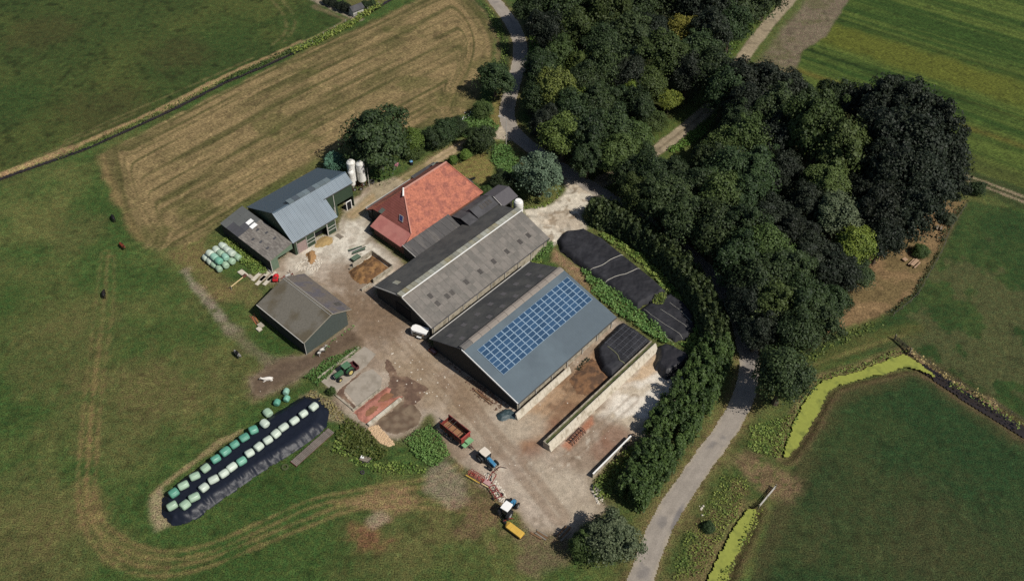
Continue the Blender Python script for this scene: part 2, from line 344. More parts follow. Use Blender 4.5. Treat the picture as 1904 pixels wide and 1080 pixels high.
    lay(A(100,98,58), area(GP([(628,-20),(650,12),(672,22),(740,-10),(735,-30)]), 0.8, 0.6))
    # verges of the road and lanes
    rd = dline(x, y, ROAD)
    lay(A(104,96,60), 0.55*(1-sst(2.6, 5.0, rd+wob*1.2))); lay(A(126,110,74), 0.5*(1-sst(2.2, 3.2, rd+wob*0.6)))
    lay(A(124,112,66), 0.85*area(GP([(918,185),(935,190),(928,235),(916,238),(912,215)]), 0.6, 0.5)); lay(A(116,108,64), 0.8*area(GP([(945,262),(965,288),(985,300),(968,310),(950,290)]), 0.6, 0.5))
    lay(A(60,70,38), 0.8*band(GP([(880,0),(915,30),(938,70),(938,115),(925,150)]), 1.4, 0.7, 1.0))
    lay(A(122,106,74), 0.75*band(GP([(868,-10),(905,28),(926,75),(926,115)]), 0.6, 0.5, 0.9))
    lay(A(116,103,60), area(GP([(1372,772),(1350,760),(1295,845),(1232,945),(1215,968),(1232,960),(1300,865)]), 0.8, 0.6)*0.85)
    lay(A(70,88,44), 0.7*area(GP([(985,62),(1000,65),(1012,105),(1000,130),(985,130)]), 0.7, 0.5))
    # crop field: sown strips, paler and yellower in places
    mc = area(CROP, 0.5, 0.5)
    p0, p1 = G(1500,100)[:2], G(1904,232)[:2]; dd = (p1-p0)/np.linalg.norm(p1-p0); qc = -(x-p0[0])*dd[1]+(y-p0[1])*dd[0]+wob*0.5; lc = (x-p0[0])*dd[0]+(y-p0[1])*dd[1]
    s1 = vnoise(qc, lc*0.02, 3.4, 5); s2 = vnoise(qc, lc*0.03, 0.9, 6); s3 = vnoise(qc, lc*0.015, 10.0, 7)
    cf = mix(A(52,74,30), A(86,100,44), sst(0.25, 0.75, 0.36*s1+0.44*s2+0.2*s3))
    cf = cf*(0.84+0.32*sml)[:, None]
    cf_y = 0.75*(1-sst(0.4, 1.0, np.abs(qc-14+wob)/9))*(1-sst(0.4, 1.1, np.abs(lc-26)/45)); cf = cf*(1-cf_y[:, None])+np.asarray(A(98,100,38))[None]*cf_y[:, None]
    y2 = 0.6*np.exp(-((qc+9.5)/1.3)**2)*(1-sst(20, 110, lc)*0.5); cf = cf*(1-y2[:, None])+np.asarray(A(112,98,46))[None]*y2[:, None]
    y3 = 0.6*(1-sst(-24, -17, qc+wob)); cf = cf*(1-y3[:, None])+np.asarray(A(80,82,42))[None]*y3[:, None]
    dk = 0.75*np.exp(-((qc-2.2+0.06*lc*0)/0.8)**2)+0.5*np.exp(-((qc-23)/0.9)**2); cf = cf*(1-dk[:, None]*0.55)
    lay(cf, mc)
    lay(A(116,98,62), 0.5*blob(1590, 205, 6, 0.6)); lay(mix(A(110,98,80), A(124,112,92), sml), area(BARE, 0.5, 0.8)); lay(A(88,90,52), 0.5*area(BARE, 0.5, 0.8)*sst(0.5, 0.7, fbm(x, y, 5, 88)))
    gt = dline(x, y, GTRACK); lay(A(84,96,46), 0.9*(1-sst(3, 6, gt+wob)))
    lay(A(152,138,114), 1-sst(1.6, 2.1, gt+wob*0.35)); lay(A(104,92,72), 0.55*(1-sst(0.15, 0.5, np.abs(gt+wob*0.25)))*(1-sst(208, 222, y)))
    rt = dline(x, y, RTRACK); lay(A(58,66,36), 0.8*(1-sst(3.0, 4.5, rt+wob))); lay(A(148,132,106), 0.9*(1-sst(0.25, 0.6, np.abs(rt-0.95)+wob*0.25)))
    lay(A(66,58,44), 0.5*(1-sst(0.2, 0.6, rt)))
    # ground under the wood: leaf litter
    wood = GP([(972,30),(985,135),(975,190),(1000,262),(1120,335),(1150,390),(1300,470),(1400,600),(1400,690),(1500,690),(1560,605),(1690,440),(1800,350),(1790,270),(1730,215),(1560,190),(1490,170),(1420,130),(1350,110),(1440,-10),(980,-40)])
    mw = area(wood, 1.5, 2.0)*sst(4.0, 7.0, gt)*sst(2.2, 3.2, rd); lay(mix(A(52,50,34), A(66,72,36), sst(0.4, 0.6, mid)), 0.9*mw)
    lay(A(134,108,78), 0.9*area(DRY, 0.7, 0.8)); lay(A(90,84,50), 0.5*area(DRY, 0.7, 0.8)*sst(0.52, 0.68, mid)); lay(A(64,66,40), 0.7*band(GP([(1790,390),(1745,478),(1700,552),(1650,586)]), 0.8, 0.5, 0.6))
    # fields at the lower right
    md = area(MIDP, 0.8, 0.5); lay(mix(A(48,69,34), A(60,78,39), sst(0.35, 0.65, mid))*(0.82+0.36*sml)[:, None], 0.95*md)
    lay(A(92,88,58), 0.55*md*sst(0.58, 0.72, fbm(x, y, 6, 123)+0.25*(blob(1850, 600, 20)+blob(1740,640,8)+blob(1870,660,10))-0.1))
    lay(A(86,88,46), 0.75*band(smooth_line(GP([(1490,690),(1560,655),(1640,625),(1700,608)])), 1.6, 1.2, 1.0)); lay(A(120,112,68), 0.5*band(smooth_line(GP([(1500,682),(1600,648),(1680,622)])), 0.4, 0.3, 0.5))
    m3 = area(FIELD3, 0.7, 0.5); f3 = mix(A(46,67,36), A(58,72,39), sst(0.4, 0.7, big*0.6+0.4*mid)); lay(f3*(0.84+0.32*sml)[:, None], m3)
    lay(A(84,76,48), 0.5*m3*(1-sst(1.0, 4.5, -sdf(x, y, FIELD3)+wob*1.5))); lay(A(78,72,46), 0.25*(blob(1640, 960, 16)+blob(1800, 1040, 16)+blob(1470,980,7))*m3)
    lay(A(120,100,74), 0.85*area(GP([(1385,832),(1420,850),(1470,880),(1500,900),(1470,935),(1440,925),(1410,915),(1375,880),(1355,868)]), 1.2, 1.0)*sst(0.3, 0.5, sml+0.1))
    lay(A(78,86,46), 0.55*band(GP([(1450,850),(1465,790),(1500,722)]), 2.6, 1.2, 1.2)); lay(A(112,94,66), 0.6*(1-sst(0.3, 1.6, np.abs(sdf(x, y, WATER_N)-0.5)+wob*0.4))); lay(A(104,88,60), 0.65*(1-sst(0.3, 1.6, np.abs(sdf(x, y, WATER_S)-0.5)+wob*0.4)))
    vg = area(GP([(1290,960),(1340,890),(1370,870),(1400,900),(1420,920),(1385,940),(1330,1030),(1290,1110),(1215,1110),(1250,1020)]), 1.0, 1.0); lay(mix(A(74,86,44), A(104,92,60), sst(0.4, 0.6, mid)), 0.85*vg)
    lay(A(98,84,58), band(DITCH2, 2.6, 0.8, 0.8)*0.8); lay(A(56,48,42), band(DITCH2, 0.9, 0.6, 0.5)); lay(A(150,126,98), 0.75*band(GP([(1690,650),(1740,690),(1800,727),(1850,752)]), 0.6, 0.4, 0.7))
    # farmyard: trodden earth, old concrete, mud and spilt feed
    yd = sdf(x, y, YARDP); my = 1-sst(-0.7, 0.7, yd+wob*0.9)
    yc = mix(A(150,132,114), A(178,163,146), sst(0.35, 0.65, mid)); yc = yc*(0.86+0.28*sml)[:, None]
    lay(A(116,104,74), 0.6*(1-sst(0.0, 2.6, yd+wob*1.4))); lay(yc, my)
    for u, v, r, k in ((640,420,9,1),(600,440,7,.9),(665,400,7,1),(655,460,6,.9),(580,480,5,.7),(700,480,5,.9),(560,505,4,.7),(710,520,4,.6)): lay(mix(A(190,180,164), A(212,204,188), sst(0.4, 0.6, sml)), 0.95*k*blob(u, v, r)*my)
    lay(A(120,104,86), 0.5*my*sst(0.60, 0.72, fbm(x, y, 2.4, 131))); lay(A(206,196,178), 0.5*my*sst(0.70, 0.78, fbm(x, y, 1.3, 137, 3)))
    for u, v, r in ((640,520,6),(690,570,7),(720,600,6),(660,600,6),(620,560,5)): lay(A(124,104,84), 0.7*blob(u, v, r)*my)
    lay(mix(A(88,72,58), A(100,84,68), sml), 0.95*area(GP([(468,735),(466,702),(490,688),(522,666),(566,660),(620,626),(655,600),(668,640),(640,655),(600,678),(560,697),(520,718),(490,736)]), 0.8, 0.8))
    for u, v, r in ((780,700,8),(830,730,7),(760,660,6),(870,760,6)): lay(A(150,130,106), 0.6*blob(u, v, r)*my)
    lay(mix(A(132,100,74), A(168,138,108), sst(0.35, 0.65, fbm(x, y, 3, 141))), 0.9*area([YARD.w(*p)[:2] for p in ((-3,24.2),(22,24.2),(24,31.5),(0,31.5),(-6,30))], 0.8, 1.2))
    lay(mix(A(96,74,56), A(150,120,92), sst(0.3, 0.6, fbm(x, y, 2.2, 151))), 0.85*area([YARD.w(*p)[:2] for p in ((10,24.6),(23,24.6),(24,31),(9,31))], 0.8, 1.4))
    lay(mix(A(190,176,154), A(226,217,202), sst(0.35, 0.6, fbm(x, y, 4, 145))), 0.9*area([YARD.w(*p)[:2] for p in ((10,34),(29,34),(30,43),(12,44))], 1.5, 1.8))
    lay(A(184,150,108), 0.7*area([YARD.w(*p)[:2] for p in ((20,33.8),(29,33.8),(30,37),(22,36))], 0.8, 1.0)); lay(A(176,112,82), 0.7*area([YARD.w(*p)[:2] for p in ((0,34),(9,34),(8,35.4),(0,36))], 0.5, 0.6))
    for s, t, r in ((2,30.8,3),(8,41,4),(4,40,3),(-4,30,3)): p = YARD.w(s, t); lay(A(132,96,76), 0.6*(1-sst(0.4, 1.1, np.hypot(x-p[0], y-p[1])/r+wob*0.5))*my)
    for L_ in ([(700,600),(760,650),(830,720),(900,800)],[(660,560),(720,610),(800,700),(850,770)],[(940,800),(1000,780),(1060,720)],[(990,900),(1080,830),(1180,740)],[(560,520),(620,530),(660,580),(700,640)]):
        dd_ = dline(x, y, smooth_line(GP(L_))); lay(A(128,108,88), 0.5*my*(1-sst(0.1, 0.5, np.abs(dd_-0.8)+wob*0.4))*(0.4+0.8*sml))
    for u, v, r in ((1060,930,7),(1010,900,6),(930,800,6),(1100,960,4),(980,790,4)): lay(A(178,164,144), 0.65*blob(u, v, r)*my)
    lay(A(124,100,80), 0.45*(1-sst(0.5, 1.2, np.abs(dline(x, y, smooth_line(GP([(830,700),(900,790),(960,860),(1040,960)])))-1.0)))*my)
    lay(A(118,102,80), 0.5*my*(1-sst(0.0, 1.8, -yd)))
    fy = area(FARYARD, 0.6, 0.7); lay(mix(A(186,172,152), A(206,196,178), sst(0.4, 0.6, mid)), fy); lay(A(136,118,96), 0.7*fy*sst(0.58, 0.68, fbm(x, y, 1.8, 161)))
    lay(mix(A(150,122,92), A(128,108,80), sml), 0.9*area(GP([(1030,462),(1058,482),(1085,505),(1098,540),(1080,530),(1050,500),(1022,486)]), 0.6, 0.8))
    ln = dline(x, y, LANE); lay(A(134,120,84), 0.7*(1-sst(1.3, 3.0, ln+wob*0.7))); lay(mix(A(158,136,104), A(176,156,124), sml), 1-sst(1.0, 1.5, ln+wob*0.35)); lay(A(126,114,74), 0.4*(1-sst(0.1, 0.45, ln)))
    lay(A(178,164,142), area(STUBJ, 0.4, 0.5)); lay(mix(A(150,138,112), A(170,156,132), sml), 0.9*area(GP([(690,345),(735,328),(752,338),(745,350),(715,368),(700,372)]), 0.5, 0.6))
    lay(A(132,118,70), 0.8*area(GP([(838,308),(870,290),(902,284),(918,308),(912,338),(890,345),(862,330)]), 0.8, 0.6)); lay(A(70,88,44), 0.6*area(GP([(915,268),(945,270),(968,310),(985,330),(950,345),(925,318)]), 0.8, 1.0))
    lay(A(118,110,70), 0.7*area(GP([(745,330),(790,300),(800,318),(760,345)]), 0.8, 0.6))
    # worn wheel tracks and bare spots in the pasture
    mp_ = 1-area(YARDP, 0.5, 0.5)
    for L in (LOOP1, LOOP2):
        d = dline(x, y, L); yk = sst(120, 92, y)*0.30+0.26
        lay(A(140,118,78), mp_*yk*(1-sst(0.05, 0.6, np.abs(d-0.75)+wob*0.5))*(0.6+0.6*sml))
    lay(A(128,110,72), 0.32*mp_*area(GP([(130,900),(170,880),(190,930),(200,980),(250,1010),(330,1040),(300,1062),(220,1050),(165,1000)]), 1.5, 1.8))
    lay(A(146,120,86), 0.7*mp_*area(GP([(650,935),(700,915),(750,908),(775,930),(760,950),(700,952)]), 1.0, 1.4)); lay(A(128,92,66), 0.75*blob(690, 995, 3.6, 0.9)); lay(A(166,148,124), 0.6*blob(698, 968, 2.2, 0.7))
    lay(A(150,134,116), 0.6*mp_*area(GP([(790,905),(800,870),(830,850),(850,880),(870,930),(850,945),(810,930)]), 1.0, 1.6)); lay(A(120,100,80), 0.6*mp_*area(GP([(960,1000),(1010,990),(1060,1005),(1060,1040),(1000,1080),(960,1060)]), 1.0, 1.8)); lay(A(122,98,74), 0.6*mp_*blob(900,960,5,0.9))
    lay(A(150,138,120), 0.8*mp_*band(smooth_line(GP([(345,503),(358,528),(378,548),(395,570),(412,592),(430,612)])), 0.9, 0.6, 1.0)*sst(0.3, 0.5, sml+0.1)); lay(A(118,110,86), 0.7*mp_*band(smooth_line(GP([(420,600),(440,625),(470,650),(500,668)])), 1.3, 0.8, 1.0))
    lay(A(132,110,74), 0.5*mp_*area(GP([(300,470),(380,445),(400,470),(390,500),(440,540),(400,560),(340,500)]), 2.0, 2.0)); lay(A(126,112,72), 0.55*mp_*area(GP([(390,545),(430,530),(480,520),(500,560),(470,570),(420,560)]), 1.2, 1.4))
    lay(A(150,132,96), 0.8*mp_*band(smooth_line(GP([(282,920),(312,895),(360,858),(410,822),(450,800)])), 0.4, 0.4, 0.7)); lay(A(160,144,112), 0.8*mp_*area(GP([(275,930),(300,905),(318,975),(290,985)]), 0.6, 0.8)); lay(A(146,132,104), 0.75*mp_*area(GP([(560,738),(588,725),(620,748),(640,785),(610,780),(590,748)]), 0.6, 0.8))
    lay(A(60,84,38), 0.7*mp_*area(GP([(478,610),(520,640),(560,652),(520,664),(480,650),(460,620)]), 0.8, 0.8)); lay(A(70,88,42), 0.75*mp_*area(GP([(560,700),(600,675),(665,640),(672,650),(612,692),(600,712),(575,725)]), 0.8, 0.8)); lay(A(76,88,44), 0.6*mp_*area(GP([(430,430),(490,500),(500,512),(470,510),(425,465),(400,440)]), 1.0, 1.0))
    # small pale specks of grass and clods
    dkp = sst(0.74, 0.86, vnoise(x*0.9, y+7.7, 1.4, 173)); C *= (1-0.24*dkp*(1-my))[:, None]
    sp = sst(0.78, 0.9, vnoise(x+3.3, y*1.1, 0.9, 171)); C *= (1+0.30*sp*(1-my))[:, None]
    return C
def grid_mesh(name, x0, x1, y0, y1, res, keep=None, zf=None, mat=None, colf=paint, kind='structure'):
    nx, ny = int((x1-x0)/res)+1, int((y1-y0)/res)+1
    X, Y = np.meshgrid(x0+np.arange(nx)*res, y0+np.arange(ny)*res); x = X.ravel(); y = Y.ravel()
    i = (np.arange(ny-1)[:, None]*nx+np.arange(nx-1)[None]).ravel(); F = np.stack([i, i+1, i+nx+1, i+nx], 1)
    if keep is not None:
        k = keep(x, y); F = F[k[F].all(1)]
        used = np.zeros(nx*ny, bool); used[F.ravel()] = True; mp = np.cumsum(used)-1; F = mp[F]; x = x[used]; y = y[used]
    z = zf(x, y) if zf is not None else np.zeros_like(x)
    return raw_mesh(name, np.stack([x, y, z], 1), F, mat, colf(x, y) if colf else None, kind)
def raw_mesh(name, V, F, mat, C=None, kind=None, smooth=False, link=True, tone=None):
    me = bpy.data.meshes.new(name); n = len(V); m = len(F); k = F.shape[1]
    me.vertices.add(n); me.vertices.foreach_set('co', V.astype(np.float32).ravel())
    me.loops.add(m*k); me.loops.foreach_set('vertex_index', F.astype(np.int32).ravel())
    me.polygons.add(m); me.polygons.foreach_set('loop_start', np.arange(m, dtype=np.int32)*k)
    if C is not None:
        ca = me.color_attributes.new('Col', 'FLOAT_COLOR', 'POINT'); ca.data.foreach_set('color', np.concatenate([C, np.ones((n, 1))], 1).astype(np.float32).ravel())
    if tone is not None:
        ta = me.attributes.new('tone', 'FLOAT', 'POINT'); ta.data.foreach_set('value', tone.astype(np.float32))
    if smooth: me.polygons.foreach_set('use_smooth', np.ones(m, bool))
    me.materials.append(mat); me.update(calc_edges=True); me.validate()
    if not link: return me
    o = bpy.data.objects.new(name, me); COL.objects.link(o)
    if kind: o['kind'] = kind
    return o
M_GRASS = ground_mat('meadow grass', 0.72, 4.0, 0.2, 0.8, 0.22, hue=0.024)
M_EARTH = ground_mat('trodden earth', 0.26, 5.5, 0.18, 0.9, 0.03)
M_ROAD = ground_mat('worn asphalt', 0.10, 4.0, 0.08, 0.5, 0.01, rough=0.85)
M_STUB = ground_mat('stubble straw', 0.62, 3.4, 0.15, 0.8, 0.14, stretch=(-math.atan2(*(G(740,17)-G(182,290))[1::-1]), 0.45, 1.3))
M_CROP = ground_mat('sown crop', 0.6, 3.2, 0.15, 0.6, 0.2, stretch=(-math.atan2(*(G(1904,232)-G(1500,100))[1::-1]), 0.4, 1.3))
Z_STUB, Z_YARD, Z_ROAD = 0.012, 0.02, 0.03
# the land: a fine sheet where the photograph looks, wide plain aprons out to the horizon
def land():
    x0, x1, y0, y1, res = -176.0, 176.0, 60.0, 290.0, 0.5
    o = grid_mesh('ground', x0, x1, y0, y1, res, None, ditch_depth, M_GRASS)
    xe, ye = x0+res*int((x1-x0)/res), y0+res*int((y1-y0)/res); B = 9000.0
    V = np.array([(-B, -B, 0), (B, -B, 0), (B, y0, 0), (-B, y0, 0), (-B, ye, 0), (B, ye, 0), (B, B, 0), (-B, B, 0), (x0, y0, 0), (x0, ye, 0), (xe, y0, 0), (xe, ye, 0)], float)
    F = np.array([(0, 1, 2, 3), (4, 5, 6, 7), (3, 8, 9, 4), (10, 2, 5, 11)])
    C = np.tile(np.array(A(70,76,40)), (12, 1)); raw_mesh('ground', V, F, M_GRASS, C, 'structure')
land()
def bounds(P, m=1.5): return P[:, 0].min()-m, P[:, 0].max()+m, P[:, 1].min()-m, P[:, 1].max()+m
def sheet(name, poly, res, z, mat, w=0.5, grow=0.0):
    P = np.array(poly); x0, x1, y0, y1 = bounds(P)
    x0, x1, y0, y1 = max(x0, -175), min(x1, 175), max(y0, 61), min(y1, 289)
    return grid_mesh(name, x0, x1, y0, y1, res, lambda x, y: sdf(x, y, P)+(fbm(x, y, 2.2, 200, 3)-0.5)*2*w < grow, lambda x, y: np.full_like(x, z), mat)
def ribbon(name, line, half, res, z, mat, colf, w=0.15):
    P = np.array(line); x0, x1, y0, y1 = bounds(P, half+1); x0, x1, y0, y1 = max(x0, -175), min(x1, 175), max(y0, 61), min(y1, 289)
    return grid_mesh(name, x0, x1, y0, y1, res, lambda x, y: dline(x, y, P)+(fbm(x, y, 1.5, 210, 3)-0.5)*2*w < half, lambda x, y: np.full_like(x, z), mat, colf)
sheet('stubble_field', STUB, 0.35, Z_STUB, M_STUB, 0.6)
sheet('crop_field', CROP, 0.4, Z_STUB, M_CROP, 0.4)
sheet('farmyard', YARDP, 0.28, Z_YARD, M_EARTH, 0.5, 0.3)
sheet('yard_entrance', FARYARD, 0.3, Z_YARD, M_EARTH, 0.4)
sheet('dry_clearing', DRY, 0.35, Z_STUB, ground_mat('dry grass', 0.4, 2.5, 0.2, 0.6, 0.15), 0.6)
ribbon('farm_lane', LANE, 1.35, 0.25, 0.026, M_EARTH, paint, 0.3)
ribbon('gravel_track', GTRACK, 1.9, 0.3, 0.026, M_EARTH, paint, 0.3)
def road_col(x, y):
    d = dline(x, y, ROAD); w = fbm(x, y, 2.0, 220, 4); C = np.outer(0.84+0.3*w, np.array(A(152,143,132)))
    k = (0.35*np.exp(-((d-0.85)/0.45)**2))[:, None]; C = C*(1-k)+np.array(A(168,158,146))[None]*k
    k = (0.6*sst(1.35, 2.0, d+(w-0.5)*1.2))[:, None]; C = C*(1-k)+np.array(A(170,158,138))[None]*k
    k = (0.55*sst(0.62, 0.70, fbm(x, y, 5, 231))*(1-sst(0.5, 1.4, d)))[:, None]; C = C*(1-k)+np.array(A(112,108,106))[None]*k
    q = G(1258, 965); k = (0.7*(1-sst(0.4, 1.0, np.hypot((x-q[0])*0.9-(y-q[1])*0.45, ((x-q[0])*0.45+(y-q[1])*0.9)*0.16)/0.7)))[:, None]; C = C*(1-k)+np.array(A(104,102,104))[None]*k
    return C
ribbon('road', ROAD, 2.15, 0.25, Z_ROAD, M_ROAD, road_col, 0.22)
# water of the ditches
M_WEED = pm('duckweed', A(146,152,70), 0.85, 0.13, 1.6, 0.01, col2=A(116,124,58), f2=0.62, s2=0.5, spec=0.2)
M_MURK = pm('ditch water', A(52,46,44), 0.12, 0.3, 0.5, 0.004, 3.0, spec=0.5)
def water(name, poly, z, mat, res=0.3, grow=0.0):
    P = np.array(poly); x0, x1, y0, y1 = bounds(P); o = grid_mesh(name, x0, x1, max(y0, 58), y1, res, lambda x, y: sdf(x, y, P)+(fbm(x, y, 1.6, 240, 3)-0.5)*1.1 < grow-0.25, lambda x, y: np.full_like(x, z), mat, None); return o
water('duckweed_water', WATER_N, -0.22, M_WEED); water('duckweed_water', WATER_S, -0.22, M_WEED)
for L, h, z in ((DITCH1, 0.75, -0.5), (DITCH2, 1.5, -0.5)):
    P = smooth_line(L, 3); x0, x1, y0, y1 = bounds(P, 2); grid_mesh('ditch_water', max(x0, -175), min(x1, 175), y0, min(y1, 289), 0.5, lambda x, y: dline(x, y, P) < h, lambda x, y: np.full_like(x, z), M_MURK, None)
# ------------------------------------------------------------------ building materials
M_DKWALL = pm('dark boards deepened for shade', A(52,52,50), 0.8, 0.2, 3.0, 0.0, wave=('X', 0.96, 0.0090))  # shade of the sunless gables is worked into this board colour
M_GNWALL = pm('dark green sheeting', A(58,74,58), 0.6, 0.12, 2.0, wave=('X', 0.72, 0.0090))
M_SHWALL = pm('grey green cladding', A(78,86,82), 0.6, 0.15, 2.5, wave=('X', 0.84, 0.0090))
M_BRICK = pm('old brick', A(120,84,68), 0.9, 0.2, 6.0, 0.01)
M_CONC = pm('weathered concrete', A(178,168,150), 0.9, 0.2, 2.0, 0.01, col2=A(140,132,114), f2=0.55, s2=1.2)
M_CONC_L = pm('pale concrete', A(205,196,178), 0.9, 0.15, 2.0, 0.01, col2=A(170,160,140), f2=0.58, s2=0.9)
M_SOLROOF = pm('slate blue sandwich panels', A(97,110,118), 0.5, 0.06, 0.8, wave=('X', 0.60, 0.0113), col2=A(90,102,110), f2=0.5, s2=0.12, spec=0.35)
M_FIBSHADE = pm('shade toned fibre cement', A(88,87,84), 0.85, 0.16, 1.6, wave=('X', 1.32, 0.0090), col2=A(74,74,73), f2=0.5, s2=0.35)  # shade of slopes facing away from the sun is put into this tone
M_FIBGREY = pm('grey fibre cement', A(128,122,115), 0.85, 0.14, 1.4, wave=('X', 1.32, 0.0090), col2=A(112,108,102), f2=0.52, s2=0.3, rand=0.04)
M_FIBOLD = pm('lichened fibre cement', A(140,134,126), 0.9, 0.26, 2.2, wave=('Y', 1.32, 0.0090), col2=A(116,110,104), f2=0.5, s2=0.9, stretch=(3, 0.5, 1), rand=0.06)
M_MOSS = pm('mossy roof', A(112,107,97), 0.95, 0.22, 3.4, 0.015, col2=A(96,88,72), f2=0.56, s2=0.25)
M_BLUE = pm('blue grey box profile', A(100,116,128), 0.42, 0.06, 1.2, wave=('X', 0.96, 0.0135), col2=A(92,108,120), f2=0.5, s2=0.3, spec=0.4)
M_BLUESHADE = pm('shade toned blue box profile', A(78,94,108), 0.42, 0.05, 1.2, wave=('X', 0.96, 0.0135), spec=0.4)  # darker copy of the roof blue, with the slope's shade in the colour
M_TILE = pm('old red roof tiles', A(178,110,88), 0.85, 0.42, 2.6, 0.03, wave=('Y', 0.96, 0.0135, 1.5), col2=A(150,92,78), f2=0.53, s2=0.8)
M_TILESHADE = pm('shade toned matt tiles', A(152,90,80), 0.85, 0.14, 1.5, wave=('X', 0.96, 0.0135), col2=A(144,84,74), f2=0.5, s2=0.6)  # hip tiles coloured darker to carry the shade on that face
M_PINK = pm('faded red sheets', A(182,120,110), 0.8, 0.10, 1.0, wave=('Y', 0.96, 0.0090), col2=A(172,108,100), f2=0.5, s2=0.35)
M_DKTILE = pm('dark roof sheets', A(88,86,85), 0.85, 0.2, 1.8, wave=('X', 0.84, 0.0090), col2=A(106,102,98), f2=0.6, s2=0.6, stretch=(1.4, 0.35, 1))
M_DKFELT = pm('dark roofing felt', A(84,83,85), 0.85, 0.14, 1.6, col2=A(72,71,73), f2=0.5, s2=0.5)
M_WHITE = pm('white paint', (0.72, 0.71, 0.68), 0.5, 0.05, 2.0)
M_OFFW = pm('dull white trim', A(190,186,178), 0.6, 0.08, 2.0)
M_SKYL = pm('milky skylight', A(158,158,146), 0.4, 0.15, 1.5, col2=A(148,140,112), f2=0.55, s2=0.15, rand=0.2)
M_SKYW = pm('white skylight', (0.8, 0.8, 0.78), 0.4, 0.05, 1.5)
M_SKYD = pm('dim skylight', A(84,80,76), 0.35, 0.2, 2.0, rand=0.15)
M_GLASS = pm('dark glass', A(60,62,110), 0.12, 0.05, 1.0, spec=0.6)
M_DARK = pm('dark opening', A(26,26,28), 0.9, 0.2, 2.0)
M_STEEL = pm('dull steel', A(120,118,112), 0.45, 0.15, 3.0, metal=0.6)
M_RUST = pm('rusty iron', A(112,70,56), 0.85, 0.3, 5.0, 0.005, col2=A(74,52,46), f2=0.5, s2=2.0)
M_WOOD = pm('grey weathered timber', A(136,126,112), 0.9, 0.22, 4.0, 0.004, rand=0.15)
M_WOODB = pm('brown timber', A(128,98,70), 0.9, 0.22, 4.0, 0.004, rand=0.15)
M_PVGLASS = pm('solar cells', A(54,81,110), 0.3, 0.06, 3.0, spec=0.3, rand=0.14)
M_PVFRAME = pm('aluminium frame', A(178,202,220), 0.4, 0.04, 3.0, metal=0.2)
